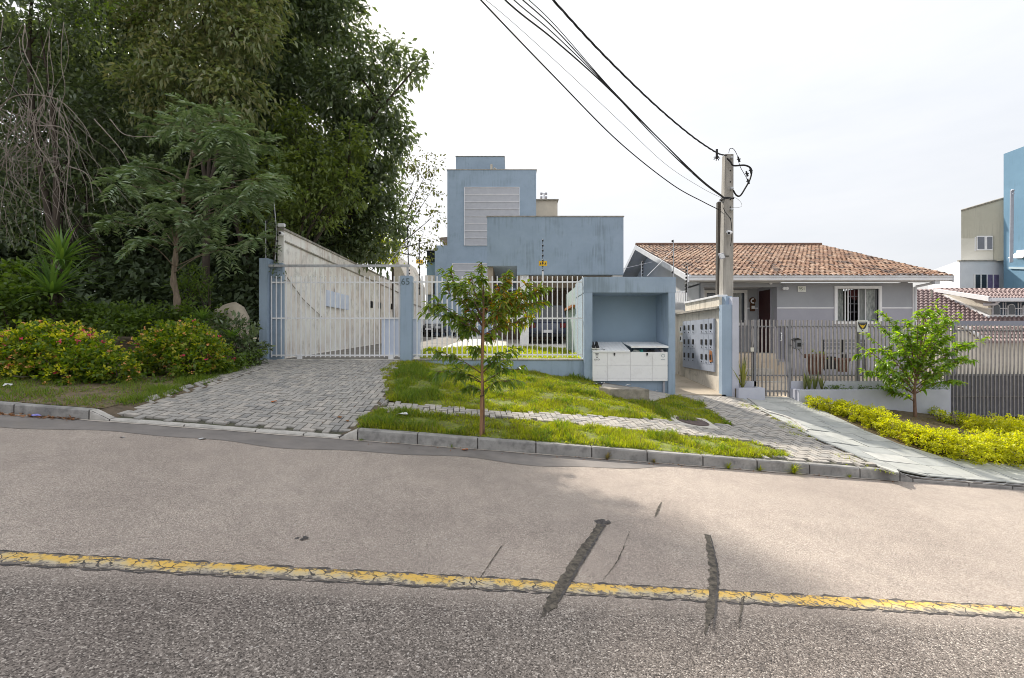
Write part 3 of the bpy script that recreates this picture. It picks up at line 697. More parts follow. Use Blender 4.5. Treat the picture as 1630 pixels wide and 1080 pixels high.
# white fence with low blue wall
fw = thing('low_wall', 'low blue wall under the white fence behind the grass', 'wall', (X(790, 12), 11.95, .1))
mb = MB(); mb.box((X(655, 11.9), 11.9, -.2), (X(930, 11.9), 12.1, Z(574, 11.9))); wp(mb, 'wall_body', M_blue, fw)
mb = MB(); mb.box((X(655, 11.9), 11.88, Z(574, 11.9)), (X(931, 11.9), 12.12, Z(572.2, 11.9))); wp(mb, 'coping', M_cap, fw, bevel=.006)
fence = thing('white_fence', 'white barred fence on the low blue wall between the numbered pillar and the bin niche', 'fence', (X(790, 12), 12, Z(572, 12)))
fx0, fx1 = X(656, 12), X(929, 12); nb_ = 34
for i in range(nb_):
    x_ = fx0 + .13 + (fx1 - fx0 - .16) * i / (nb_ - 1); o = bpy.data.objects.new('bar', barM); col.objects.link(o); o.parent = fence
    o.location = (x_ - fence.location.x, 0, Z(569, 12) - fence.location.z); o.scale.x = 1.6
for py in (449, 507, 565):
    mb = MB(); mb.box((fx0, 12.012, Z(py, 12) - .019), (fx1, 12.036, Z(py, 12) + .019)); wp(mb, 'rail', M_white, fence)
mb = MB(); mb.box((X(655, 12), 12.04, Z(568, 12)), (X(669, 12), 12.05, Z(508, 12))); wp(mb, 'sheet_panel', M_panelw, fence)
# intercom / small bracket on pillar
# ---------------- bin niche
nic = thing('bin_niche', 'blue rendered open niche housing the white bins beside the entry passage', 'enclosure', (X(1002, 11.75), 11.75, -.1))
df = 11.75; zt_, z0 = Z(441, df), -.35; xa, xb = X(930, df), X(1075, df); xi0, xi1 = X(943, df), X(1064, df); zo = Z(466, df); db = 12.75
mb = MB(); mb.box((xa, df, z0), (xi0, 13.4, zt_ - .002)); wp(mb, 'left_wall', M_blue, nic)
mb = MB(); mb.box((xi1, df, z0), (xb, 13.3, zt_ - .002)); wp(mb, 'right_wall', M_blue, nic)
mb = MB(); mb.box((xa - .01, df - .004, zo), (xb + .01, 13.3, zt_)); wp(mb, 'lintel', M_blued, nic)
mb = MB(); mb.box((xi0, db, z0), (xi1, db + .15, zo)); wp(mb, 'back_wall', M_bluein, nic)
mb = MB(); mb.box((xi0, df + .06, z0), (xi1, df + .16, Z(600, df))); wp(mb, 'plinth', M_blue, nic)
mb = MB(); mb.box((xa + .02, 13.41, .6), (xa + .16, 15.9, EYE + 1.55)); wp(mb, 'side_wall', mat('greenish_render', (.30, .38, .39), (.24, .31, .32), 2, .9, .2, 40), nic)
mb = MB(); mb.box((xa - .1, 13.5, EYE + .95), (xa + .02, 15.4, EYE + 1.02)); wp(mb, 'ledge', M_rust, nic)
mb = MB(); mb.tube([(X(1062, 11.8) - .05, 11.74, Z(604, 11.8)), (X(1062, 11.8) - .04, 11.74, Z(622, 11.8))], [.03, .05], 6); wp(mb, 'stain', M_cap, nic) if False else None
# white bin cabinet
M_bin = mat('white_tile_panel', (.82, .82, .83), (.75, .75, .76), 5, .4, 0, spec=.5, grime=(3, .3, (.5, .48, .46)))
M_lid = mat('white_metal_lid', (.78, .79, .83), (.66, .68, .72), 5, .5, .1, grime=(4, .3, (.45, .43, .41)))
bins = thing('bin_cabinet', 'white panelled rubbish cabinet with two sloping lids standing in the blue niche', 'bin cabinet', (X(1003, 11.7), 11.7, -.1))
bf = 11.66; bx = [X(p, bf) for p in (943, 967, 1003.5, 1039, 1063)]; bz = [Z(p, bf) for p in (607, 602.5, 582, 560.5)]
mb = MB(); mb.box((bx[0] + .01, bf + .012, bz[0] + .01), (bx[4] - .01, 12.7, bz[1])); mb.box((bx[0] + .01, bf + .012, bz[1]), (bx[0] + .03, 12.7, bz[3])); mb.box((bx[4] - .03, bf + .012, bz[1]), (bx[4] - .01, 12.7, bz[3])); mb.box((bx[0] + .03, bf + .012, bz[1]), (bx[4] - .03, bf + .04, bz[3] - .01)); mb.box((bx[2] - .01, bf + .04, bz[1]), (bx[2] + .01, 12.7, bz[3]))
wp(mb, 'carcass', M_bin, bins)
for i in range(4):
    for j in range(3):
        mb = MB(); mb.box((bx[i] + .004, bf, bz[j] + .004), (bx[i + 1] - .004, bf + .012, bz[j + 1] - .004)); wp(mb, 'front_panel', M_bin, bins, bevel=.002)
zl0, zl1 = Z(559.5, bf), Z(546, 12.5) ; yb_ = 12.62
def lid(xa, xb, open_, name='lid'):
    mb = MB(); yf = bf - .02; zf = zl0 + open_; zb = Z(545.5, 12.6) 
    n = 10; sg = 6 if not open_ else 6
    for k in range(n):
        a = xa + (xb - xa) * k / n + .003; b = xa + (xb - xa) * (k + 1) / n - .003
        mb.prism([(a, yf, zf), (b, yf, zf), (b, yb_, zb), (a, yb_, zb)], (0, 0, .02))
    mb.prism([(xa, yf + .004, zf - .006), (xb, yf + .004, zf - .006), (xb, yb_, zb - .006), (xa, yb_, zb - .006)], (0, 0, .012))
    mb.box((xa, yf - .004, zf - .03), (xb, yf + .012, zf + .016)); wp(mb, name, M_lid, bins)
lid(bx[0], bx[2] - .01, 0.0); lid(bx[2] + .01, bx[4] + .01, .115)
for px in (978, 1030):
    mb = MB(); mb.box((X(px - 1.2, bf), bf - .015, Z(565, bf)), (X(px + 1.2, bf), bf - .001, Z(562, bf))); mb.tube([pt(px - 1, 565, bf - .012), pt(px, 567, bf - .012), pt(px + 1, 565, bf - .012)], .006, 5); wp(mb, 'hasp', M_dark, bins)
for px in (947, 1058):
    mb = MB(); mb.box((X(px - 1.5, bf), bf + .05, -.2), (X(px + 1.5, bf), bf + .09, bz[0] + .01)); wp(mb, 'leg', M_grey, bins)
# printed marks: bin symbol with letters, recycling triangle
M_ink = mat('black_print', (.05, .05, .055), (.04, .04, .045), 5, .6); M_ink2 = mat('grey_print', (.30, .36, .38), (.26, .3, .33), 5, .6)
def ring(mb, c, r0, r1, a0, a1, n=10):
    for i in range(n):
        p, q = a0 + (a1 - a0) * i / n, a0 + (a1 - a0) * (i + 1) / n
        mb.add([(c[0] + r0 * math.cos(p), c[1], c[2] + r0 * math.sin(p)), (c[0] + r1 * math.cos(p), c[1], c[2] + r1 * math.sin(p)), (c[0] + r1 * math.cos(q), c[1], c[2] + r1 * math.sin(q)), (c[0] + r0 * math.cos(q), c[1], c[2] + r0 * math.sin(q))], [(0, 1, 2, 3)])
mb = MB(); c = (X(950.3, bf), bf - .002, Z(567, bf)); w_ = .035
mb.add([(c[0] - w_, c[1], c[2] + .05), (c[0] - w_ * .7, c[1], c[2] - .04), (c[0] - w_ * .45, c[1], c[2] - .04), (c[0] - w_ * .7, c[1], c[2] + .05)], [(0, 1, 2, 3)])
mb.add([(c[0] + w_, c[1], c[2] + .05), (c[0] + w_ * .7, c[1], c[2] - .04), (c[0] + w_ * .45, c[1], c[2] - .04), (c[0] + w_ * .7, c[1], c[2] + .05)], [(0, 1, 2, 3)])
for zz, hw in ((.055, 1.2), (.035, .9), (-.042, .7), (.0, .3)): mb.add([(c[0] - w_ * hw, c[1], c[2] + zz), (c[0] + w_ * hw, c[1], c[2] + zz), (c[0] + w_ * hw, c[1], c[2] + zz + .012), (c[0] - w_ * hw, c[1], c[2] + zz + .012)], [(0, 1, 2, 3)])
wp(mb, 'bin_symbol', M_ink, bins)
text('LIXO', .06, M_ink, (c[0], bf - .003, Z(572.8, bf)), bins)
mb = MB(); c = (X(1055.5, bf), bf - .002, Z(566.5, bf))
for k in range(3): ring(mb, c, .032, .046, k * 2.094 + .25, k * 2.094 + 1.75, 6)
for k in range(3):
    a = k * 2.094 + 1.75; p = Vector((c[0] + .039 * math.cos(a), c[1], c[2] + .039 * math.sin(a))); t = Vector((-math.sin(a), 0, math.cos(a))); r_ = Vector((math.cos(a), 0, math.sin(a)))
    mb.add([p + r_ * .016, p - r_ * .016, p + t * .02], [(0, 1, 2)])
wp(mb, 'recycling_symbol', M_ink2, bins); text('RECICL', .032, M_ink2, (c[0], bf - .003, Z(572.5, bf)), bins)
# refuse inside the raised lid
rb = thing('rubbish_bags', 'crumpled bags showing under the raised right lid of the white cabinet', 'rubbish', (X(1040, 11.9), 11.9, .2))
for px, cc_, r_ in ((1012, (.5, .52, .5), .09), (1020, (.08, .42, .38), .07), (1046, (.14, .15, .2), .09), (1053, (.55, .53, .55), .06), (1036, (.05, .05, .055), .09)):
    mb = MB(); mb.lathe((X(px, 11.85), 11.85, Z(560, 11.85) - .05), [(r_ * .5, -.03), (r_ * 1.3, 0), (r_ * 1.2, .05), (r_ * .6, .09), (r_ * .1, .1)], 9)
    mb.v = [(v[0] + random.uniform(-1, 1) * .02, v[1] + random.uniform(-1, 1) * .02, v[2] + random.uniform(-1, 1) * .015) for v in mb.v]; wp(mb, 'bag', mat('bag', cc_, tuple(q * .6 for q in cc_), 20, .4), rb)
# shoes
def shoe(dx, label):
    s = thing('shoe', label, 'shoe', pt(945.5 + dx, 557.5, 11.66))
    M_sh = bpy.data.materials.get('shoe_black') or mat('shoe_black', (.015, .015, .016), (.02, .02, .02), 9, .6)
    M_so = bpy.data.materials.get('shoe_sole') or mat('shoe_sole', (.7, .7, .68), (.6, .6, .58), 9, .6)
    mb = MB(); prof = [(-.05, 0), (-.04, .05), (-.028, .10), (.028, .10), (.042, .05), (.05, 0)]
    for y_, hs, ws in ((0, .35, .8), (.05, .55, 1), (.12, .8, .85), (.18, 1.1, .75), (.27, 1.15, .8), (.29, .6, .6)):
        for a, b in prof: mb.v.append((a * ws, y_, .02 + b * hs))
    for i in range(5):
        for k in range(5): mb.f.append((i * 6 + k, i * 6 + 6 + k, i * 6 + 7 + k, i * 6 + 1 + k)); mb.mi.append(0)
    mb.f += [tuple(range(6)), tuple(range(30, 36))]; mb.mi += [0, 0]
    part(mb, 'upper', M_sh, s, True)
    mb = MB(); mb.prism([(-.035, -.02, 0), (.035, -.02, 0), (.052, .04, 0), (.045, .15, 0), (.042, .29, 0), (-.042, .29, 0), (-.045, .15, 0), (-.052, .04, 0)], (0, 0, .03)); part(mb, 'sole', M_so, s)
    s.rotation_euler = (math.atan2(.25, .95), 0, 0); s.location.z += .02; return s
shoe(0, 'left black shoe of the pair on the white bin lid, toe forward'); shoe(6.3, 'right black shoe of the pair on the white bin lid, its lace trailing')
mb = MB(); a = pt(957, 556, 11.7); mb.tube([a, a + Vector((.05, .05, -.0)), a + Vector((.09, -.05, -.015))], .006, 5); tag(mb.build('shoe_lace', M_dark), 'loose black lace lying right of the shoes on the bin lid', 'lace')
# concrete slab block in front of the bins
a = gp(1003, 637); sb = thing('concrete_block', 'low rough concrete block in front of the white bins', 'block', (a.x, a.y + .15, a.z))
mb = MB(); p0 = [(-.44, -.15), (.42, -.20), (.30, .42), (-.60, .42)]; mb.prism([(p[0], p[1], -.2) for p in p0], (0, 0, .44)); part(mb, 'slab', mat('rough_concrete', (.30, .27, .23), (.17, .155, .135), 7, .95, .9, 30, grime=(5, .6, (.40, .37, .33))), sb, bevel=.012)
apron = [gp(957, 616), gp(982, 628), gp(1040, 640), gp(1066, 632), gp(1066, 628), gp(962, 609)]
o = fill_sheet('cement_apron', [tuple(p[:2]) for p in apron], M_conc, .012); tag(o, kind='structure')
# passage
M_pass = mat('passage_floor', (.42, .36, .28), (.33, .28, .22), 2, .9, .3, 30, grime=(4, .5, (.2, .17, .13)))
mb = MB(); zf = Z(627, 11.85)
mb.add([(xb, 11.8, zf), (X(1156, 11.8), 11.8, zf - .02), (X(1156, 11.8), 16, zf + .32), (xb, 16, zf + .32)], [(0, 1, 2, 3)]); mb.add([(xb, 11.8, zf), (X(1156, 11.8), 11.8, zf - .02), (X(1156, 11.8), 11.8, zf - .5), (xb, 11.8, zf - .5)], [(0, 1, 2, 3)])
tag(mb.build('passage_floor', M_pass), kind='structure')
mw = thing('mailbox_wall', 'cream entry wall carrying the grey mailboxes, blue and lavender end', 'wall', (5.6, 12, 0))
xw = 5.54; ztw = EYE + .80
mb = MB(); mb.box((xw, 11.98, -.5), (xw + .2, 15.2, ztw)); wp(mb, 'wall_body', M_offw, mw)
mb = MB(); mb.box((xw - .12, 12.0, ztw), (xw + .22, 15.2, ztw + .07)); wp(mb, 'coping', M_cap, mw, bevel=.01)
mb = MB(); mb.box((xw + .02, 12.2, ztw + .07), (xw + .2, 14.6, ztw + .33)); wp(mb, 'parapet', M_offw, mw)
mb = MB(); mb.box((xw - .02, 12.19, ztw + .33), (xw + .24, 14.62, ztw + .39)); wp(mb, 'parapet_coping', M_white, mw, bevel=.008)
mb = MB(); mb.box((xb + .005, 15.2, 0), (xw + .2, 15.35, EYE + .98)); wp(mb, 'end_wall', mat('white_end_wall', (.62, .58, .51), (.54, .5, .44), 1.5, .9, .2, 30, grime=(3, .4, (.4, .37, .33))), mw)
mb = MB(); mb.box((X(1148, 11.85), 11.8, -.5), (X(1165, 11.8), 11.975, Z(485, 11.8))); wp(mb, 'end_face', M_blue, mw)
mb = MB(); mb.box((X(1165.2, 11.8), 11.78, -.5), (X(1176, 11.78), 12.1, Z(473, 11.78))); wp(mb, 'end_post', M_lav, mw)
mb = MB(); mb.box((X(1155, 12), 11.98, Z(485.2, 12)), (X(1165, 12), 12.2, Z(472, 12))); wp(mb, 'end_cap', M_blue, mw)
# mailboxes
M_mb = mat('mailbox_grey', (.33, .36, .43), (.28, .31, .37), 3, .45, .0, spec=.4, grime=(5, .3, (.25, .25, .28)))
mx_ = thing('mailbox_panel', 'grey bank of eighteen mailboxes on the cream entry wall, one rusty', 'mailboxes', (xw, 13.5, .6))
def dpx(px): return xw * F / (px - 815)
y0_, y1_ = dpx(1139), dpx(1089); zT, zB = EYE + .56, EYE - .90
mb = MB(); mb.box((xw - .05, y0_, zB), (xw, y1_, zT)); wp(mb, 'panel', M_mb, mx_, bevel=.006)
cols = [dpx(p) for p in (1134.5, 1127, 1119.8)] + [dpx(p) for p in (1106, 1099, 1092.3)]
for r_, zc_ in enumerate((EYE + .36, EYE - .08, EYE - .50)):
    for ci, yc in enumerate(cols):
        wd = .145 if True else 0
        mb = MB(); mb.box((xw - .0535, yc - wd, zc_ - .205), (xw - .05, yc + wd, zc_ + .205))
        dr = wp(mb, 'mailbox_door', M_mb, mx_, bevel=.003)
        mb = MB(); mb.box((xw - .066, yc - .055, zc_ - .08), (xw - .0537, yc + .055, zc_ + .07)); sub(mb, 'window', M_dark, dr)
        mb = MB(); mb.box((xw - .068, yc - .012, zc_ - .165), (xw - .0537, yc + .012, zc_ - .14)); sub(mb, 'lock', M_dark, dr)
        if r_ == 2 and ci == 0:
            mb = MB(); mb.add([(xw - .0635, yc - .13, zc_ - .12), (xw - .0635, yc + .05, zc_ - .15), (xw - .0635, yc + .1, zc_ + .02), (xw - .0635, yc + .06, zc_ + .2), (xw - .0635, yc - .08, zc_ + .17)], [(0, 1, 2, 3, 4)]); sub(mb, 'rust_patch', M_rust, dr)
ic = thing('intercom', 'two small white intercom boxes at the far edge of the mailbox panel', 'intercom', (xw, dpx(1086), .6))
for zz in (EYE + .30, EYE + .0):
    mb = MB(); mb.box((xw - .05, dpx(1087), zz - .1), (xw, dpx(1084.5), zz + .12)); bx_ = wp(mb, 'box', M_white, ic)
    mb = MB(); mb.box((xw - .054, dpx(1087) + .03, zz - .04), (xw - .0502, dpx(1084.5) - .03, zz + .08)); sub(mb, 'screen', M_dark, bx_)
# small white railing
rl = thing('white_railing', 'short white railing on top of the passage end wall', 'railing', (X(1084, 15.2), 15.25, EYE + 1))
for i in range(7):
    px = 1077.5 + i * 2.7; mb = MB(); mb.box((X(px - .7, 15.2), 15.24, Z(482, 15.2)), (X(px + .7, 15.2), 15.27, Z(463, 15.2))); wp(mb, 'bar', M_white, rl)
for py in (464, 481): mb = MB(); mb.box((X(1076, 15.2), 15.27, Z(py + 1, 15.2)), (X(1095, 15.2), 15.29, Z(py - 1, 15.2))); wp(mb, 'rail', M_white, rl)

# ---------------- blue block of flats
M_louv = mat('lilac_panel', (.42, .43, .47), (.38, .39, .43), 3, .6, .0)
M_trim = mat('white_trim', (.7, .7, .74), (.62, .62, .66), 3, .6)
M_dkglass = mat('dark_glass', (.03, .035, .045), (.02, .025, .03), 2, .08, spec=.8)
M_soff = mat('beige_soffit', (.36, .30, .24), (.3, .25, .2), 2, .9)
bt = thing('apartment_block', 'tall stepped blue block with lilac louvre panels behind the white fence', 'building', (X(775, 35), 35, 1.9))
zg = 1.7; D = 35
mb = MB(); mb.box((X(712, D), D, zg), (X(853.5, D), D + 14, Z(271, D))); wp(mb, 'main_wall', M_blue, bt)
mb = MB(); mb.box((X(692, D), D + .02, zg), (X(711.9, D), D + 14, Z(391, D))); wp(mb, 'side_wing', M_blue, bt)
mb = MB(); mb.box((X(675.5, D), D + 1, Z(437, D)), (X(691.9, D), D + 12, Z(414, D))); wp(mb, 'upper_wing', mat('blue_green_render', (.2, .29, .34), (.17, .25, .3), 2, .85), bt)
mb = MB(); mb.box((X(675, D), D + .5, Z(468, D)), (X(692, D), D + 12, Z(437.2, D))); wp(mb, 'white_wing', M_offw, bt)
mb = MB(); mb.box((X(688, D), D + .45, Z(468, D)), (X(691.5, D), D + .49, Z(450, D))); wp(mb, 'door', M_dark, bt)
mb = MB(); mb.box((X(676, D), D + .6, zg), (X(692, D), D + 12, Z(468.2, D))); wp(mb, 'base_wall', mat('slate_render', (.13, .17, .2), (.11, .14, .17), 2, .85), bt)
mb = MB(); mb.box((X(711, D), D - .03, Z(271, D)), (X(854.5, D), D + 14, Z(270, D))); wp(mb, 'roof_edge', M_cap, bt)
mb = MB(); mb.box((X(725.5, D + 1), D + 1, Z(270, D)), (X(803, D + 1), D + 9, Z(249.5, D + 1))); wp(mb, 'roof_box', M_blue, bt)
mb = MB(); mb.box((X(725, D + 1), D + .96, Z(249.5, D + 1)), (X(803.5, D + 1), D + 9, Z(248.6, D + 1))); wp(mb, 'roof_box_edge', M_cap, bt)
mb = MB(); mb.tube([(X(782, D), D + .3, Z(270, D)), (X(782, D), D + .3, Z(260, D))], .09, 8); mb.tube([(X(785, D), D + .3, Z(269, D)), (X(787, D), D + .3, Z(265.5, D)), (X(791, D), D + .3, Z(269, D))], .06, 6); wp(mb, 'vent_pipe', M_offw, bt)
def louvre(px0, px1, py0, py1, n):
    for i in range(n):
        a, b = py0 + (py1 - py0) * i / n, py0 + (py1 - py0) * (i + 1) / n
        mb = MB(); mb.box((X(px0, D), D - .05, Z(b - .4, D)), (X(px1, D), D, Z(a + .4, D))); wp(mb, 'louvre_panel', M_louv, bt)
        mb = MB(); mb.box((X(px0, D), D - .08, Z(b + .3, D)), (X(px1, D), D, Z(b - .38, D))); wp(mb, 'trim_strip', M_trim, bt)
    for px in (px0, px1): mb = MB(); mb.box((X(px - .5, D), D - .09, Z(py1 + .5, D)), (X(px + .4, D), D - .001, Z(py0 - .5, D))); wp(mb, 'trim_frame', M_trim, bt)
    mb = MB(); mb.box((X(px0, D), D - .085, Z(py0 + .3, D)), (X(px1, D), D, Z(py0 - .6, D))); wp(mb, 'trim_frame', M_trim, bt)
louvre(739.5, 826.5, 299, 391, 8); louvre(720.5, 780, 420, 478, 5)
# balcony terrace things at its left
mb = MB(); mb.box((X(676, D), D + .9, Z(414, D)), (X(692, D), D + 1.0, Z(395, D))); wp(mb, 'window', M_dkglass, bt)
mb = MB(); mb.box((X(674, D), D + .7, Z(396, D)), (X(692, D), D + 6, Z(394.5, D))); wp(mb, 'canopy', M_trim, bt)
mb = MB(); mb.prism([(X(693, D), D + 2, Z(372, D)), (X(712, D), D + 2, Z(370, D)), (X(712, D), D + 6, Z(370, D)), (X(693, D), D + 6, Z(372, D))], (0, 0, .12)); wp(mb, 'terrace_roof', mat('brown_roof', (.23, .17, .13), (.18, .13, .1)), bt)
for px in (694.5, 698): mb = MB(); mb.box((X(px - .6, D), D + 2.1, Z(391, D)), (X(px + .6, D), D + 2.25, Z(373, D))); wp(mb, 'terrace_post', M_trim, bt)
mb = MB(); mb.box((X(699, D), D + 4, Z(391, D)), (X(711.8, D), D + 4.1, Z(373, D))); wp(mb, 'terrace_wall', M_soff, bt)
# beige water tower house behind
wt = thing('rooftop_block', 'plain beige block with a small antenna rising behind the blue buildings', 'building', (X(871, 42), 42, 2))
mb = MB(); mb.box((X(845, 42), 42, 2), (X(887.5, 42), 46, Z(319.5, 42))); wp(mb, 'wall', mat('beige_render', (.52, .46, .38), (.46, .41, .34), 2, .9), wt)
mb = MB(); mb.box((X(845, 42), 41.8, Z(319.5, 42)), (X(889, 42), 46.2, Z(318, 42))); wp(mb, 'roof_edge', M_cap, wt)
mb = MB(); c = pt(865.5, 313, 42.5); mb.tube([pt(866, 319, 42.5), pt(866, 308.5, 42.5)], .05, 5)
for k in (-1, 1):
    for h in (0, .35): mb.box((c.x + k * .22 - .1, c.y - .1, c.z - .1 + h - .1), (c.x + k * .22 + .1, c.y + .1, c.z + .08 + h - .1))
mb.tube([c + Vector((-.25, 0, .25)), c + Vector((.25, 0, .25))], .03, 5); wp(mb, 'antenna', M_grey, wt)
# low carport block
cb = thing('carport_block', 'low wide weathered blue block on columns in front of the tall blue tower', 'building', (X(880, 20), 20, 1.4))
D = 20; x0, x1 = X(775.5, D), X(992.5, D)
mb = MB(); mb.box((X(823, D), D, Z(437.5, D)), (x1, D + 9, Z(345.5, D))); mb.box((x0, D, Z(423.5, D)), (X(823, D), D + 9, Z(345.5, D))); wp(mb, 'upper_wall', M_blued, cb)
mb = MB(); mb.box((x0 - .03, D - .03, Z(345.5, D)), (x1 + .03, D + 9.05, Z(344, D))); wp(mb, 'roof_edge', M_cap, cb)
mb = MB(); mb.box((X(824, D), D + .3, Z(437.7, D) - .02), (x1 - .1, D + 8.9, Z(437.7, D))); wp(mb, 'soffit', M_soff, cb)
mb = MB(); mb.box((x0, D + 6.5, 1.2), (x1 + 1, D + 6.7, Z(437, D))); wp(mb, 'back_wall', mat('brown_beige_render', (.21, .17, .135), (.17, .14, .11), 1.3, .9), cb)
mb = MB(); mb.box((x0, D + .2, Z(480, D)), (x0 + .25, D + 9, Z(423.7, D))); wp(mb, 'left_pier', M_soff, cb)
mb = MB(); mb.box((X(828, D), D + .15, 1.2), (X(842, D), D + .5, Z(437.8, D))); wp(mb, 'column', M_white, cb)
mb = MB(); mb.box((X(976, D), D + .1, Z(448, D)), (X(992, D), D + .5, Z(437.8, D))); wp(mb, 'column', M_white, cb)
mb = MB(); mb.box((X(976.5, D), D + .55, 1.2), (X(992, D), D + 8, Z(448, D))); wp(mb, 'right_wall', M_blue, cb)
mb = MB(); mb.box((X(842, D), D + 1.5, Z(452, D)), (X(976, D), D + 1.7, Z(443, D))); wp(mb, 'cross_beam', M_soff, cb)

# ---------------- vehicles
M_tyre = mat('tyre', (.02, .02, .021), (.03, .03, .03), 20, .9); M_rim = mat('wheel_rim', (.45, .45, .47), (.35, .35, .37), 9, .35, metal=.7)
M_red = mat('red_lens', (.12, .01, .01), (.08, .008, .008), 5, .25); M_glass = mat('car_glass', (.02, .024, .028), (.015, .018, .02), 2, .07, spec=.9)
M_plate = mat('plate_white', (.6, .6, .62), (.5, .5, .52), 9, .4); M_lamp = mat('headlight', (.6, .62, .65), (.5, .52, .55), 9, .15)
def vehicle(name, label, cat, loc, L, W, H, paint, rz, suv=False, glass=None):
    """nose towards -Y in local space"""
    t = thing(name, label, cat, loc, rz=rz); h1 = H * .56; hb = H * .18; w2 = W / 2; gl = glass or M_glass
    mb = MB(); prof = [(-L / 2, hb), (-L / 2 - .02, h1 * .55), (-L / 2 + .1, h1 * .82), (-L * .22, h1), (L * .42, h1 * 1.03), (L / 2 - .02, h1 * .95), (L / 2, h1 * .5), (L / 2 - .06, hb)]
    n = len(prof)
    for xs_, ins in ((-w2 + .0, .0), (-w2 + .05, 0), (w2 - .05, 0), (w2, 0)):
        edge = abs(xs_) > w2 - .01
        for y, z in prof: mb.v.append((xs_, y * (.97 if edge else 1), z if not edge else hb + (z - hb) * .93 + .01))
    for k in range(3):
        for i in range(n): mb.f.append((k * n + i, k * n + (i + 1) % n, (k + 1) * n + (i + 1) % n, (k + 1) * n + i)); mb.mi.append(0)
    mb.f += [tuple(range(n)), tuple(range(3 * n, 4 * n))]; mb.mi += [0, 0]; part(mb, 'body', paint, t, True)
    yb0, yb1 = (-L * .22, L * .46); yt0, yt1 = (-L * .06, L * (.40 if suv else .30)); wt_ = w2 * .78
    c = MB(); c.add([(-w2 * .94, yb0, h1), (w2 * .94, yb0, h1), (w2 * .94, yb1, h1), (-w2 * .94, yb1, h1), (-wt_, yt0, H - .04), (wt_, yt0, H - .04), (wt_, yt1, H - .03), (-wt_, yt1, H - .03), (-wt_ * .9, yt0 + .15, H), (wt_ * .9, yt0 + .15, H), (wt_ * .9, yt1 - .12, H), (-wt_ * .9, yt1 - .12, H)],
        [(0, 1, 5, 4), (1, 2, 6, 5), (2, 3, 7, 6), (3, 0, 4, 7), (4, 5, 9, 8), (5, 6, 10, 9), (6, 7, 11, 10), (7, 4, 8, 11), (8, 9, 10, 11)]); part(c, 'cabin', paint, t)
    def pane(a, b, c_, d, name, e=.012):
        P = [Vector(q) for q in (a, b, c_, d)]; ctr = sum(P, Vector()) / 4; nn = (P[1] - P[0]).cross(P[2] - P[0]).normalized()
        if nn.dot(ctr - Vector((0, (yt0 + yt1) / 2, h1))) < 0: nn = -nn
        Q = [ctr + (p - ctr) * .86 + nn * e * .4 for p in P]; m_ = MB(); m_.prism(Q, nn * e); part(m_, name, gl, t)
    V = c.v
    pane(V[0], V[1], V[5], V[4], 'windscreen'); pane(V[2], V[3], V[7], V[6], 'rear_window')
    for a, b, c_, d in ((V[1], V[2], V[6], V[5]), (V[3], V[0], V[4], V[7])):
        mid1 = (Vector(a) + Vector(b)) / 2; mid2 = (Vector(c_) + Vector(d)) / 2
        pane(a, mid1, mid2, d, 'side_window'); pane(mid1, b, c_, mid2, 'side_window')
    for sx in (-1, 1):
        for sy in (-.31, .31):
            m_ = MB(); r = H * .215; m_.lathe((sx * (w2 - .2), sy * L, r), [(r * .75, 0), (r, .02), (r, .17), (r * .75, .2)] if sx > 0 else [(r * .75, 0), (r, -.02), (r, -.0), (r * .98, .19)], 18, 'x'); wh = part(m_, 'wheel', M_tyre, t)
            m_ = MB(); m_.lathe((sx * (w2 + (.005 if sx > 0 else -.012)), sy * L, r), [(r * .6, -.02), (r * .6, .006), (r * .1, .012)], 14, 'x'); part(m_, 'rim', M_rim, wh)
        m_ = MB(); m_.box((sx * w2 * .6, L / 2 - .05, h1 * .72), (sx * w2 * .95, L / 2 + .012, h1 * .93)); part(m_, 'tail_light', M_red, t, bevel=.01)
        m_ = MB(); m_.box((sx * w2 * .55, -L / 2 - .02, h1 * .62), (sx * w2 * .93, -L / 2 + .12, h1 * .8)); part(m_, 'headlight', M_lamp, t, bevel=.01)
        m_ = MB(); m_.box((sx * w2 * .95, yb0 + .1, h1 * .98), (sx * (w2 + .16), yb0 + .2, h1 * 1.12)); part(m_, 'mirror', paint, t, bevel=.02)
    m_ = MB(); m_.box((-w2 * .97, L / 2 - .03, hb), (w2 * .97, L / 2 + .05, h1 * .45)); part(m_, 'rear_bumper', paint if not suv else M_dark, t, bevel=.02)
    m_ = MB(); m_.box((-w2 * .97, -L / 2 - .07, hb), (w2 * .97, -L / 2 + .04, h1 * .42)); part(m_, 'front_bumper', paint if not suv else M_dark, t, bevel=.02)
    m_ = MB(); m_.box((-w2 * .45, -L / 2 - .045, h1 * .48), (w2 * .45, -L / 2 - .018, h1 * .66)); part(m_, 'grille', M_dark, t)
    for s_, y_ in ((1, L / 2 + .055), (-1, -L / 2 - .075)):
        m_ = MB(); m_.box((-.2, y_ - .008, h1 * .5), (.2, y_ + .008, h1 * .5 + .13)); part(m_, 'licence_plate', M_plate, t)
    return t
M_cw = mat('white_car_paint', (.62, .64, .68), (.58, .6, .64), 2, .25, spec=.6, coat=.5); M_ck = mat('black_car_paint', (.02, .021, .024), (.016, .017, .02), 2, .2, spec=.6, coat=.5); M_cn = mat('navy_car_paint', (.02, .03, .06), (.016, .024, .05), 2, .22, spec=.6, coat=.5)
vehicle('parked_car', 'white hatchback parked at the foot of the blue tower, rear towards the street', 'car', (X(736, 31), 33, zc(33)), 3.9, 1.66, 1.42, M_cw, math.pi)
M_wgl = mat('bright_windscreen', (.35, .38, .42), (.3, .33, .36), 2, .1, spec=.9)
vehicle('parked_car', 'black car with a bright windscreen parked left of the white hatchback', 'car', (X(684, 31), 32.6, zc(33)), 4.2, 1.72, 1.45, M_ck, 0, False, M_wgl)
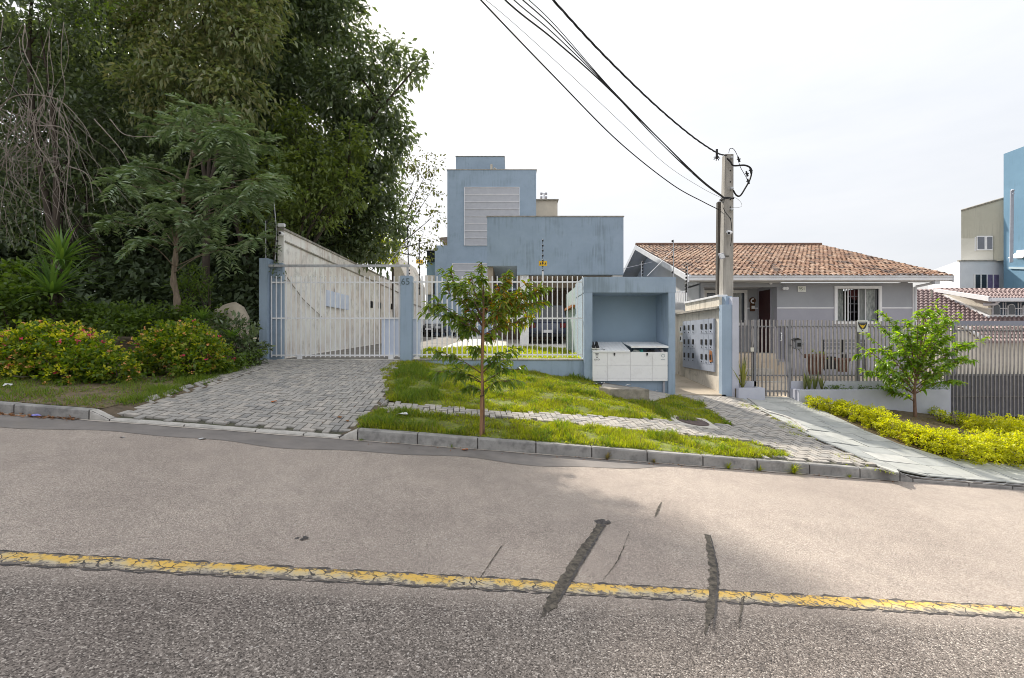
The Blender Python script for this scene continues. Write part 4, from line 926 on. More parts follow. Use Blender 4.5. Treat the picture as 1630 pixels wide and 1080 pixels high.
vehicle('parked_car', 'dark blue off-road car parked under the low blue block on columns', 'car', (X(872, 20.5) , 22.6, zc(21)), 4.3, 1.85, 1.78, M_cn, math.pi, True)

# ================================================================ right-hand house
M_gw = mat('grey_render', (.31, .32, .345), (.275, .285, .31), 1.4, .85, .15, 40); M_gw2 = mat('grey_lilac_render', (.33, .33, .375), (.295, .295, .34), 1.4, .85, .15, 40)
M_tile = mat('clay_tile', (.36, .20, .125), (.25, .13, .085), 2.5, .85, .5, 40, island=[(.10, .07, .06), (.26, .13, .08), (.40, .22, .13), (.30, .2, .15), (.5, .32, .22), (.16, .11, .09)], grime=(1.5, .4, (.16, .13, .11)))
house = thing('grey_house', 'single-storey grey house with an orange-brown tiled roof and white eaves', 'house', (10.3, 16, 0))
XR, XL = 14.1, 6.65
zE = EYE + 2.12; zbase = -.3
def wb(a, b, m, name='wall', bev=0): mb = MB(); mb.box(a, b); return wp(mb, name, m, house, bevel=bev)
xd = X(1237, 16)            # right edge of the porch recess
zs = Z(490.5, 16)
wx0, wx1, wz0, wz1 = X(1332, 16), X(1398, 16), Z(512, 16), Z(460, 16)
# front wall in pieces round the window
for a, b, c, d in ((xd, wx0, zbase, zE - .15), (wx1, XR, zbase, zE - .15), (wx0, wx1, zbase, wz0), (wx0, wx1, wz1, zE - .15)):
    if c < zs < d:
        wb((a, 16, c), (b, 16.2, zs), M_gw2); wb((a, 16, zs), (b, 16.2, d), M_gw)
    else: wb((a, 16, c), (b, 16.2, d), M_gw if c > zs else M_gw2)
for a, b in ((xd, wx0 - .1), (wx1 + .1, XR)): wb((a, 15.985, zs - .022), (b, 15.999, zs + .022), M_trim, 'trim_band')
wb((XR - .2, 16.2, zbase), (XR, 27.4, zE - .1), M_gw); wb((XL, 27.4, zbase), (XR, 27.6, zE - .1), M_gw); wb((XR - .02, 15.97, zs - 1.2), (XR + .03, 16.0, zE - .3), M_trim, 'corner_strip')
wb((XL, 17.25, zbase), (xd, 17.45, zE), M_gw); wb((xd, 16.2, zbase), (xd + .15, 17.25, zE - .15), M_gw)
zpf = EYE - .48 - .02
wb((XL, 16, Z(457, 16)), (xd - .001, 16.2, zE - .15), M_gw, 'porch_beam')
wb((XL, 16.2, zE - .2), (xd, 17.25, zE - .15), M_white, 'porch_ceiling')
wb((XL, 16.0, zbase), (X(1120, 16), 16.2, Z(457, 16)), M_gw)
mb = MB(); yy0, yy1 = 16.05, 24.0; apex = (XL, 21.9 - .0, EYE + 4.5 - .32)
mb.prism([(XL, 16.2, zbase), (XL, 27.6, zbase), (XL, 27.6, zE - .1), apex, (XL, 16.2, zE - .1)], (.2, 0, 0)); wp(mb, 'gable_wall', mat('pale_grey_render', (.62, .62, .64), (.56, .56, .58), 2, .85), house)
# window
def window(x0, x1, z0, z1, y, par, fw=.10, open_=True):
    mb = MB(); mb.box((x0 - fw, y - .05, z1), (x1 + fw, y + .06, z1 + fw)); mb.box((x0 - fw, y - .05, z0 - fw), (x1 + fw, y + .06, z0)); mb.box((x0 - fw, y - .05, z0), (x0, y + .06, z1)); mb.box((x1, y - .05, z0), (x1 + fw, y + .06, z1))
    fr = wp(mb, 'window_frame', M_white, par, bevel=.006); return fr
fr = window(wx0, wx1, wz0, wz1, 16, house)
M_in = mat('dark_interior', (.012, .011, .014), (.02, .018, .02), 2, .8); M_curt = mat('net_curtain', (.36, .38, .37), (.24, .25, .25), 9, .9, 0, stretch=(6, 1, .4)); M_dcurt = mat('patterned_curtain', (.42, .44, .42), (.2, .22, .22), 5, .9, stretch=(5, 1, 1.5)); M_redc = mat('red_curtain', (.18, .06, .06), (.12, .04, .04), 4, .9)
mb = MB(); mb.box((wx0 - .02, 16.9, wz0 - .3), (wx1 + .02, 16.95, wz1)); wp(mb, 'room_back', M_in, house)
for a, b, m_, nm in ((1332, 1343, M_dcurt, 'curtain'), (1367, 1377, M_curt, 'curtain'), (1378, 1394, M_dcurt, 'curtain')):
    mb = MB(); n = 14; xa_, xb__ = X(a, 16.12), X(b, 16.12)
    for i in range(n + 1):
        x_ = xa_ + (xb__ - xa_) * i / n; yv = 16.13 + .025 * math.sin(i * 1.9); mb.v += [(x_, yv, wz0), (x_, yv, wz1)]
    mb.f += [(2 * i, 2 * i + 2, 2 * i + 3, 2 * i + 1) for i in range(n)]; mb.mi += [0] * n; wp(mb, nm, m_, house)
mb = MB(); 
for i in range(9):
    x_ = X(1352 + i * 2, 16.3); mb.v += [(x_, 16.3 + .03 * math.sin(i * 2), wz1 - .12 - .28 * math.sin(i / 8 * 3.14)), (x_, 16.3, wz1)]
mb.f += [(2 * i, 2 * i + 2, 2 * i + 3, 2 * i + 1) for i in range(8)]; mb.mi += [0] * 8; wp(mb, 'red_valance', M_redc, house)
for px in (1345, 1349.5, 1366.5, 1377.5): mb = MB(); mb.box((X(px - .7, 16.1), 16.08, wz0), (X(px + .7, 16.1), 16.11, wz1)); wp(mb, 'window_bar', M_white, house)
for px in (1354, 1360): mb = MB(); mb.box((X(px - .4, 16.2), 16.2, wz0), (X(px + .4, 16.2), 16.22, wz1)); wp(mb, 'window_grille', M_grey, house)
for py in (472, 484, 497): mb = MB(); mb.box((X(1350, 16.2), 16.2, Z(py + .4, 16.2)), (X(1366, 16.2), 16.215, Z(py - .4, 16.2))); wp(mb, 'window_grille', M_grey, house)
# glazing over right part
# porch window, door, ornament
p0, p1, q0, q1 = X(1124, 17.25), X(1184, 17.25), Z(514, 17.25), Z(467, 17.25); fr = window(p0, p1, q0, q1, 17.24, house, .11)
mb = MB(); mb.box((p0, 17.21, q0), (p1, 17.24, q1)); wp(mb, 'window_pane', M_dkglass, house)
mb = MB()
for i in range(13): x_ = X(1168 + i, 17.20); mb.v += [(x_, 17.20 + .012 * math.sin(i * 2), q0), (x_, 17.20 + .012 * math.sin(i * 2), q1)]
mb.f += [(2 * i, 2 * i + 2, 2 * i + 3, 2 * i + 1) for i in range(12)]; mb.mi += [0] * 12; wp(mb, 'curtain', M_curt, house)
M_door = mat('dark_red_door', (.045, .014, .014), (.03, .010, .011), 3, .4, 0, stretch=(8, 1, .5))
mb = MB(); mb.box((xd - .03, 16.42, zpf + .02), (xd - .001, 17.12, Z(461, 16.42))); dr = wp(mb, 'door', M_door, house, bevel=.005)
mb = MB(); mb.tube([(xd - .08, 17.0, EYE + .45), (xd - .08, 17.0, EYE + .75)], .02, 6); sub(mb, 'handle', M_galv, dr)
for y_ in (16.34, 17.13): mb = MB(); mb.box((xd - .02, y_, zpf), (xd - .002, y_ + .07, Z(459, 16.42))); wp(mb, 'door_frame', M_gw2, house)
for a, b in ((X(1187, 17.25), xd - .001),): wb((a, 17.235, Z(491, 17.25) - .022), (b, 17.249, Z(491, 17.25) + .022), M_trim, 'trim_band')
orn = thing('wall_ornament', 'small brown plaque with a white crescent shape on the porch wall left of the door', 'plaque', pt(1199, 482, 17.15))
c = orn.location; mb = MB(); mb.lathe((c.x, c.y + .04, c.z + .08), [(.10, .04), (.13, .02), (.125, 0)], 14, 'y'); mb.box((c.x - .09, c.y + .03, c.z - .32), (c.x + .09, c.y + .08, c.z - .02)); wp(mb, 'board', mat('brown_wood', (.10, .05, .03), (.07, .035, .02)), orn, bevel=.01)
mb = MB(); ring(mb, (c.x, c.y - .002, c.z + .06), .05, .1, 1.2, 5.2, 12); wp(mb, 'crescent', M_white, orn); mb = MB(); mb.box((c.x - .05, c.y - .0, c.z - .24), (c.x + .06, c.y + .03, c.z - .12)); wp(mb, 'shelf', M_white, orn)
# eave gutter, fascia, soffit
ye = 15.3; zg1 = Z(437, ye); zg0 = Z(443.5, ye); xe0, xe1 = 5.96, 14.85
M_gut = mat('white_gutter', (.62, .63, .66), (.54, .55, .58), 3, .5)
wb((xe0, ye, zg0 + .03), (xe1, ye + .12, zg1), M_gut, 'gutter', .012); wb((xe0 + .02, ye + .12, zg0 - .07), (xe1 - .05, ye + .17, zg1 - .04), M_trim, 'fascia')
mb = MB(); mb.add([(xe0 + .05, ye + .17, zg0 - .05), (xe1 - .1, ye + .17, zg0 - .05), (xe1 - .1, 16, zg0 - .05), (xe0 + .05, 16, zg0 - .05)], [(0, 1, 2, 3)]); mb.add([(xe0 + .05, ye + .17, zg0 - .04), (xe1 - .1, ye + .17, zg0 - .04), (xe1 - .1, 16, zg0 - .04), (xe0 + .05, 16, zg0 - .04)], [(0, 1, 2, 3)]); wp(mb, 'soffit', mat('soffit_paint', (.5, .5, .5), (.42, .42, .42)), house)
mb = MB(); mb.box((X(1484, 15.5), ye + .1, zg0 - .17), (X(1492, 15.5), ye + .25, zg0 + .03)); mb.tube([(X(1488, 15.5), ye + .18, zg0 - .12), (XR + .05, 15.93, Z(457, 16)), ], .045, 8); mb.tube([(XR + .05, 15.95, Z(457, 16)), (XR + .05, 15.95, Z(520, 16))], .04, 8); wp(mb, 'downpipe', M_gut, house)
# roof slabs and barge boards
yr, zr_ = 21.9, EYE + 4.5; sl = (zr_ - zE) / (yr - ye)
mb = MB()
mb.prism([(xe0, ye + .02, zE - .03), (xe0, yr, zr_ - .05), (xe0, 2 * yr - ye, zE - .03), (xe0, 2 * yr - ye, zE - .13), (xe0, yr, zr_ - .17), (xe0, ye + .02, zE - .13)], (xe1 - xe0, 0, 0)); wp(mb, 'roof_deck', M_trim, house)
for xx in (xe0 - .03, xe1):
    mb = MB(); mb.prism([(xx, ye - .0, zE + .0), (xx, yr, zr_ + .02), (xx, 2 * yr - ye, zE), (xx, 2 * yr - ye, zE - .2), (xx, yr, zr_ - .2), (xx, ye, zE - .2)], (.03, 0, 0)); wp(mb, 'barge_board', M_gut, house)
# roof tiles: barrel tiles, one mesh shared
def tile_mesh():
    mb = MB(); L_, W_ = .33, .175; n = 5
    for j, (yy, ws) in enumerate(((0, 1.0), (L_, .86))):
        for i in range(n + 1):
            a = math.pi * i / n; mb.v.append((-W_ / 2 * .62 * math.cos(a) * ws, yy, 0.022 + .042 * math.sin(a) * ws - j * .012))
        mb.v.append((W_ / 2 * 1.0, yy, .012 - j * .008)); mb.v.append((W_ / 2 * 1.25, yy, .03 - j * .01))
    k = n + 3
    mb.f += [(i, i + 1, k + i + 1, k + i) for i in range(k - 1)]; mb.mi += [0] * (k - 1)
    for i in range(n): mb.f.append((i, i + 1, n - i)) if i + 1 < n - i else None
    mb.mi = [0] * len(mb.f); return mb
def shade(m, k): return m
T_cols = [(.32, .18, .115), (.40, .245, .16), (.23, .13, .09), (.34, .225, .16), (.13, .09, .075), (.48, .33, .235)]
T_cols = [(a_ * .86, b_ * .88, c2_ * .92) for a_, b_, c2_ in T_cols]
T_m = [mat('clay_tile', c_, tuple(q * .62 for q in c_), 9, .85, .5, 60, grime=(7, .5, (.14, .115, .10))) for c_ in T_cols]
tmb = tile_mesh(); TM = []
for m_ in T_m:
    me = bpy.data.meshes.new('tile'); me.from_pydata(tmb.v, [], tmb.f); me.materials.append(m_); TM.append(me)
an = math.atan(sl); Ls = math.hypot(yr - ye, zr_ - zE); nr = int(Ls / .27); ncx = int((xe1 - xe0) / .175)
stuff = MB(); cnt = 0
for r_ in range(nr):
    for c_ in range(ncx):
        x_ = xe0 + .12 + c_ * (xe1 - xe0 - .2) / (ncx - 1) ; s_ = r_ * Ls / nr
        y_ = ye - .02 + s_ * math.cos(an); z_ = zE + .005 + s_ * math.sin(an)
        M4 = Matrix.Translation((x_ + random.gauss(0, .006), y_ + random.gauss(0, .006), z_ + random.gauss(0, .004))) @ Matrix.Rotation(an - .03, 4, 'X') @ Matrix.Rotation(random.gauss(0, .02), 4, 'Z')
        q = mnoise.noise(Vector((x_ * .5, y_ * .5, 1))); wts = [4, 3 + 3 * q, 2.5 - 2 * q, 3, max(.2, 1 - 2.5 * q), max(.3, 1.3 + 2.5 * q)]
        ci = random.choices(range(6), wts)[0]
        if cnt < 296:
            o = bpy.data.objects.new('tile', TM[ci]); col.objects.link(o); o.parent = house; o.matrix_local = Matrix.Translation(-Vector(house.location)) @ M4; cnt += 1
        else: stuff.add([M4 @ Vector(v) for v in tmb.v], tmb.f, ci)
o = wp(stuff, 'tiles', T_m, house); tag(o, kind='stuff')
mb = MB(); 
for i in range(30):
    a = xe0 + i * (xe1 - xe0) / 30; mb.tube([(a, yr, zr_ + .03), (a + (xe1 - xe0) / 30 + .03, yr, zr_ + .045)], [.11, .095], 8)
wp(mb, 'ridge_tiles', T_m[2], house)
# small fittings
lb = thing('bulb_lamp', 'small white bulb hanging from the eave beam above the dark door', 'lamp', pt(1227, 446, 15.95)); c = lb.location
mb = MB(); mb.lathe((c.x, c.y, c.z - .14), [(.015, -.02), (.045, 0), (.05, .04), (.025, .09), (.015, .12)], 12); wp(mb, 'bulb', M_white, lb, True)
fl = thing('floodlight', 'twin white spotlight fixed to the grey wall right of the porch', 'lamp', pt(1248, 460, 15.95)); c = fl.location
for dx in (-.05, .045): mb = MB(); mb.lathe((c.x + dx, c.y - .12, c.z), [(.055, 0), (.05, .03), (.03, .1), (.02, .14)], 12, 'y'); wp(mb, 'lamp_head', M_white, fl)
mb = MB(); mb.tube([(c.x - .05, c.y, c.z), (c.x - .09, c.y, c.z + .13)], .012, 5); mb.tube([(c.x + .04, c.y, c.z), (c.x + .07, c.y, c.z + .13)], .012, 5); wp(mb, 'bracket', M_galv, fl)
np_ = thing('number_plate', 'white number tile on the grey wall between porch and window', 'sign', pt(1276.5, 460.5, 15.97)); c = np_.location
for i in range(3): mb = MB(); mb.box((c.x - .14 + i * .0935, c.y, c.z - .1), (c.x - .05 + i * .0935, c.y + .02, c.z + .1)); tt = wp(mb, 'tile', mat('number_tile', (.72, .73, .68), (.66, .67, .6)), np_)
M_gn = mat('green_grey_print', (.22, .26, .18), (.2, .23, .17))
text('951', .15, M_gn, (c.x, c.y - .002, c.z), np_, 'house_number')
# yard and porch base
M_btile = mat('beige_tile', (.52, .44, .34), (.45, .38, .3), 3, .7, .1, grime=(2, .3, (.4, .33, .26)))
mb = MB(); zy = .12; mb.add([(5.75, 12.0, zy), (15, 12.0, zy), (15, 16.1, zy + .28), (5.75, 16.1, zy + .28)], [(0, 1, 2, 3)]); tag(mb.build('yard_paving', M_btile), kind='structure')
xq = X(1262, 15.6); wb((5.8, 15.6, 0), (X(1240, 15.6), 17.25, zpf), M_btile, 'porch_base'); wb((X(1240, 15.6) + .001, 15.6, 0), (xd, 15.99, zpf - .3), M_btile, 'porch_base')
for i in range(4):
    wb((X(1203, 13.6), 15.6 - .32 * (4 - i), 0), (X(1243, 14.5), 15.6 - .32 * (3 - i) - .001, .3 + i * .18), M_btile if i % 2 else M_pale, 'step')
mb = MB(); 
# ---------------- grey fence, gate, planters
M_fbar = mat('grey_bar_paint', (.25, .235, .23), (.18, .17, .17), 7, .55, .1, spec=.4)
M_fpost = mat('grey_post_paint', (.20, .20, .215), (.16, .16, .175), 7, .55, .1)
zb1, zb2, zt1 = Z(607, 12), Z(632, 12), Z(509.5, 12)
def bars(parent, px0, px1, n, z0, z1, y=12.0, slope=0):
    mb = MB(); mb.box((-.014, -.014, 0), (.014, .014, 1)); me = mb.mesh('bar', M_fbar)
    for i in range(n):
        px = px0 + (px1 - px0) * (i + .5) / n; o = bpy.data.objects.new('bar', me); col.objects.link(o); o.parent = parent
        dz = slope * (px - px0) / (px1 - px0) + random.gauss(0, .004); o.location = (X(px, y) - parent.location.x, y - parent.location.y, z0 - parent.location.z); o.scale.z = z1 - z0 + dz; o.rotation_euler.y = random.gauss(0, .002)
def rail(parent, px0, px1, z, y, h=.018, nm='rail', m=M_fpost): mb = MB(); mb.box((X(px0, y), y, z - h), (X(px1, y), y + .025, z + h)); return wp(mb, nm, m, parent)
f1 = thing('grey_fence', 'short grey barred fence piece between the lavender post and the grey gate', 'fence', (X(1188, 12), 12, zb1))
bars(f1, 1177, 1200, 4, zb1, zt1); rail(f1, 1176, 1200, Z(520, 12), 12.015); rail(f1, 1176, 1200, Z(598, 12), 12.015)
g2 = thing('grey_gate', 'grey barred pedestrian gate at the top of the slate walkway', 'gate', (X(1230, 12), 12, zb2))
bars(g2, 1204, 1253, 8, zb2 + .02, zt1)
for py in (520, 598, 623): rail(g2, 1203, 1254, Z(py, 12), 12.015)
for px0, px1, z0 in ((1199.5, 1203, Z(615, 12)), (1254, 1258, Z(633, 12))):
    mb = MB(); mb.box((X(px0, 12), 11.97, z0 - .1), (X(px1, 12), 12.04, zt1 + .005)); wp(mb, 'post', M_fpost, g2)
mb = MB(); mb.box((X(1236.5, 12), 12.03, Z(572, 12)), (X(1252.5, 12), 12.06, Z(521, 12))); lp = wp(mb, 'lock_panel', mat('lilac_sheet', (.27, .27, .32), (.24, .24, .285), 3, .5), g2)
mb = MB(); mb.tube(curve_pts([pt(1243, 530, 11.96), pt(1244.5, 533, 11.93), pt(1243.5, 537, 11.93), pt(1244.5, 541, 11.93), pt(1242.5, 543, 11.96)], 10), .013, 6); sub(mb, 'handle', M_white, lp)
mb = MB(); mb.box((X(1237, 12), 11.98, Z(582, 12)), (X(1240, 12), 12.02, Z(574, 12))); wp(mb, 'lock', M_fpost, g2)
mb = MB(); mb.box((X(1194.5, 11.95), 11.93, Z(560, 11.95)), (X(1199.5, 11.95), 11.96, Z(553.5, 11.95))); wp(mb, 'bell_box', mat('bell_box_paint', (.6, .57, .5), (.5, .48, .42)), g2)
f3 = thing('grey_fence', 'long grey barred fence along the right planter, in front of the grey house', 'fence', (X(1385, 12), 12, zb1))
bars(f3, 1258, 1513, 43, zb1, zt1, slope=-.06); rail(f3, 1258, 1513, Z(520, 12), 12.015); rail(f3, 1258, 1513, Z(598, 12), 12.015)
for px in (1368, 1512): mb = MB(); mb.box((X(px - 2.5, 12), 12.042, zb1 - .3), (X(px + 2.5, 12), 12.1, zt1 - .05)); wp(mb, 'post', M_fpost, f3)
g4 = thing('grey_gate', 'wide grey vehicle gate with sheet metal lower half at the right edge', 'gate', (X(1572, 12), 12, -.3))
zb4 = Z(664, 12); bars(g4, 1514, 1690, 29, zb4, Z(517, 12), slope=-.04); rail(g4, 1513, 1690, Z(526, 12), 12.015); rail(g4, 1513, 1690, Z(597.5, 12), 12.015, .025); rail(g4, 1513, 1690, Z(662, 12), 12.015)
mb = MB(); mb.box((X(1513, 12), 12.042, zb4), (X(1690, 12), 12.052, Z(598, 12))); wp(mb, 'sheet_panel', mat('grey_sheet', (.19, .19, .215), (.165, .165, .19), 3, .6, .1), g4)
# alarm sign
al = thing('alarm_sign', 'small white sign with a black and yellow shield hanging on the grey fence', 'sign', pt(1373, 521, 11.96)); c = al.location
mb = MB(); mb.box((X(1364.5, 11.96), 11.955, Z(529, 11.96)), (X(1381.5, 11.96), 11.965, Z(510, 11.96))); wp(mb, 'board', mat('sign_board', (.62, .61, .6), (.55, .54, .53)), al)
def flat(parent, pts, m, name, y): mb = MB(); mb.prism([(X(a, 11.955), y, Z(b, 11.955)) for a, b in pts], (0, -.002, 0)); return wp(mb, name, m, parent)
flat(al, [(1366, 512.5), (1380, 512.5), (1380, 516), (1378.5, 521), (1373, 527.5), (1367.5, 521), (1366, 516)], M_ink, 'shield', 11.9545)
flat(al, [(1367, 513.2), (1379, 513.2), (1378.8, 515), (1367.2, 515)], M_grey, 'shield_band', 11.952)
flat(al, [(1368, 516.4), (1371.2, 518.6), (1373, 517.8), (1374.8, 518.6), (1378, 516.2), (1376, 520), (1373, 523.4), (1370, 520)], M_yellow, 'eagle_mark', 11.952)
flat(al, [(1371, 524.0), (1375, 524.0), (1374.6, 525), (1371.4, 525)], M_white, 'shield_stripe', 11.952)
# letterbox with bracket on the fence
lb2 = thing('letterbox', 'small dark grey letterbox on a bracket on the grey fence left part', 'letterbox', pt(1270, 550, 11.9)); c = lb2.location
mb = MB(); mb.box((X(1265, 11.9), 11.84, Z(556, 11.9)), (X(1275, 11.9), 11.97, Z(541, 11.9))); wp(mb, 'box', M_fpost, lb2, bevel=.01)
mb = MB(); mb.prism([pt(1264, 541, 11.82), pt(1270, 538, 11.82), pt(1276, 541, 11.82)], (0, .16, 0)); wp(mb, 'cap', M_dark, lb2)
mb = MB(); mb.box((X(1267, 11.9), 11.836, Z(552, 11.9)), (X(1273, 11.9), 11.84, Z(546, 11.9))); wp(mb, 'slot', M_dark, lb2)
mb = MB(); mb.tube([pt(1258, 549, 11.95), pt(1266, 556, 11.95)], .012, 5); mb.tube([pt(1275, 551, 11.95), pt(1281, 545, 11.95)], .012, 5); mb.tube([pt(1271, 556, 11.95), pt(1277, 565, 11.95)], .012, 5); wp(mb, 'bracket', M_fpost, lb2)
# planters
pln = thing('planter', 'long lavender-grey rendered planter under the grey fence beside the slate walkway', 'planter', (X(1392, 11.6), 11.6, -.2))
a0, a1 = X(1272, 11.6), X(1512, 11.6); zpt = Z(621, 11.6)
for a, b in (((a0, 11.6, -1.2), (a1, 11.7, zpt)), ((a0, 11.7, -.9), (a0 + .1, 11.98, zpt)), ((a1 - .1, 11.7, -.9), (a1, 11.98, zpt))): mb = MB(); mb.box(a, b); wp(mb, 'side', M_lav, pln, bevel=.008)
mb = MB(); mb.box((a0 + .1, 11.7, zpt - .3), (a1 - .1, 11.98, zpt - .05)); wp(mb, 'soil', M_soil, pln)
mb = MB(); mb.box((X(1258, 12), 11.99, -1.0), (X(1513, 12), 12.11, zb1)); wp(mb, 'back_wall', M_lav, pln)
pl2 = thing('planter', 'short lavender-grey planter between the lavender post and the grey gate', 'planter', (X(1196, 11.6), 11.6, -.1))
a0, a1 = X(1175.5, 11.6), X(1218, 11.6); mb = MB(); mb.box((a0, 11.6, -.7), (a1, 11.72, Z(618, 11.6))); wp(mb, 'side', M_lav, pl2, bevel=.008)
mb = MB(); mb.box((a1 - .12, 11.72, -.7), (a1, 11.96, Z(618, 11.6))); wp(mb, 'side', M_lav, pl2, bevel=.008)
mb = MB(); mb.box((a0, 11.72, -.3), (a1 - .12, 11.96, Z(620, 11.6))); wp(mb, 'soil', M_soil, pl2)
mb = MB(); mb.box((a0, 11.97, -.7), (X(1203, 12), 12.08, zb1)); wp(mb, 'back_wall', M_lav, pl2)
# things in the yard
M_terra = mat('terracotta', (.15, .08, .06), (.10, .055, .045), 6, .85, .4, 50)
def pot(px, py, d, r, h, label, name='plant_pot', m=None):
    c = pt(px, py, d); t = thing(name, label, 'plant pot', c); mb = MB(); mb.lathe((0, 0, 0), [(r * .6, 0), (r * .78, h * .4), (r * .9, h * .8), (r * 1.08, h * .82), (r * 1.08, h), (r * .92, h), (r * .88, h * .9)], 20); part(mb, 'pot', m or M_terra, t, True)
    return t
pot(1298, 598, 13.3, .26, .62, 'large square-shouldered terracotta pot behind the grey fence bars')
pot(1341, 592, 14.0, .20, .42, 'smaller terracotta pot in front of the dark bench under the window')
bn = thing('garden_bench', 'long dark grey bench with open underside below the house window', 'bench', (X(1345, 14.8), 14.8, .3))
z_ = Z(562, 14.6)
for i in range(3): mb = MB(); mb.box((X(1309, 14.6), 14.5 + i * .17, z_ - .04), (X(1378, 14.6), 14.65 + i * .17, z_)); wp(mb, 'seat_slat', M_fpost, bn)
for i in range(3): mb = MB(); mb.box((X(1309, 15), 15.02, z_ + .1 + i * .12), (X(1378, 15), 15.05, z_ + .19 + i * .12)); wp(mb, 'back_slat', M_fpost, bn)
for px in (1311, 1343, 1376):
    mb = MB(); mb.box((X(px - 1, 14.6), 14.5, Z(590, 14.6)), (X(px + 1, 14.6), 14.56, z_ - .04)); wp(mb, 'leg', M_dark, bn); mb = MB(); mb.box((X(px - 1, 14.95), 14.97, Z(588, 14.95)), (X(px + 1, 14.95), 15.02, z_ + .42)); wp(mb, 'leg', M_dark, bn)
lw = thing('bench_shade_block', 'black block added as the shade under the garden bench', 'bench_shade_block', (X(1320, 14.7), 14.7, .2))  # added solid black box, its colour stands in for shade beneath the seat
mb = MB(); mb.box((X(1313, 14.7), 14.6, Z(588, 14.7)), (X(1329, 14.7), 14.95, Z(568, 14.7))); wp(mb, 'box', M_dark, lw, bevel=.01)
#==PART3==
# ================================================================ poles, wires, electric fence
M_pole = mat('pole_concrete', (.36, .34, .31), (.25, .235, .215), 3, .9, .4, 40, grime=(2, .4, (.18, .17, .16)), stretch=(3, 3, .6))
M_oldw = mat('old_dark_post', (.11, .10, .09), (.06, .055, .05), 4, .9, .5, 30, stretch=(6, 6, .5))
M_wire = mat('black_cable', (.015, .015, .016), (.02, .02, .02), 4, .6)
pole = thing('utility_pole', 'tall square tapering concrete utility pole rising behind the mailbox wall', 'utility pole', (X(1159, 12.4), 12.4, -.3))
d = 12.4; mb = MB()
zt_p = Z(245, d); xa_, xb_ = X(1148, d), X(1167.5, d); ta, tb = X(1154.5, d), X(1168, d)
mb.add([(xa_, d, -.3), (xb_, d, -.3), (xb_, d + .3, -.3), (xa_, d + .3, -.3), (ta, d, zt_p), (tb, d, zt_p), (tb, d + .2, zt_p), (ta, d + .2, zt_p)], [(0, 1, 5, 4), (1, 2, 6, 5), (2, 3, 7, 6), (3, 0, 4, 7), (4, 5, 6, 7), (0, 3, 2, 1)]); wp(mb, 'shaft', M_pole, pole, bevel=.012)
for py in (258, 272, 290, 318, 330, 348): mb = MB(); mb.lathe((X(1162.5, d), d - .012, Z(py, d)), [(.018, 0), (.018, .013)], 8, 'y'); wp(mb, 'bolt_hole', M_dark, pole)
for py, r_ in ((302, .05), (335, .045), (253, .04)):
    mb = MB(); mb.lathe((X(1163, d), d - .10, Z(py, d)), [(r_ * .5, 0), (r_, .02), (r_ * .7, .05), (r_ * .5, .1)], 10, 'y'); wp(mb, 'insulator', M_galv, pole, True)
mb = MB(); mb.box((X(1151, d), d - .012, Z(317, d)), (X(1168.5, d), d + .22, Z(314, d))); wp(mb, 'clamp_band', M_dark, pole)
old = thing('old_post', 'shorter dark weathered post standing just left of the concrete pole', 'post', (X(1146, 12.8), 12.8, 0)); d2 = 12.8
mb = MB(); mb.add([(X(1141, d2), d2, 0), (X(1151, d2), d2, 0), (X(1151, d2), d2 + .16, 0), (X(1141, d2), d2 + .16, 0), (X(1143, d2), d2, Z(321, d2)), (X(1150.5, d2), d2, Z(321, d2)), (X(1150.5, d2), d2 + .12, Z(321, d2)), (X(1143, d2), d2 + .12, Z(321, d2))], [(0, 1, 5, 4), (1, 2, 6, 5), (2, 3, 7, 6), (3, 0, 4, 7), (4, 5, 6, 7), (0, 3, 2, 1)]); wp(mb, 'shaft', M_oldw, old, bevel=.01)
mb = MB()
for k in range(3): mb.tube([(X(1149 + k, d2), d2 - .03, Z(330 + 8 * k + 9 * j, d2)) + Vector((0, 0, 0)) if False else Vector((X(1150 + k * .5 + .8 * math.sin(j * 2 + k), d2), d2 - .03, Z(330 + 9 * j + 3 * k, d2))) for j in range(13)], .012, 5)
wp(mb, 'wire_bundle', M_wire, old)
def cable(name, pts, r, label, group=None, n=60, twist=0, sag=None, m=M_wire):
    P = curve_pts(pts, n); mb = MB()
    if twist:
        for ph in (0, 2.1, 4.2):
            mb.tube([p + Vector((math.cos(i * twist + ph), 0, math.sin(i * twist + ph))) * r * .8 for i, p in enumerate(P)], r * .62, 5)
    else: mb.tube(P, r, 6)
    o = mb.build(name, m); return tag(o, label, 'cable', group)
G_ = 'overhead cables running from the concrete pole'
tip = pt(1155, 246, 12.35)
def through(pixs, ds): return [pt(a, b, c) for (a, b), c in zip(pixs, ds)]
cable('power_cable', through([(1156, 248), (1140, 243), (1100, 216), (1040, 165), (960, 87), (880, 0), (700, -205)], [12.35, 12.0, 11.2, 10.1, 8.6, 7.2, 4.6]) + [Vector((-4.5, .5, 6.1)), Vector((-7, -3, 6.3))], .016, 'thick twisted black cable reaching the pole top, highest of all', G_, 110, .8)
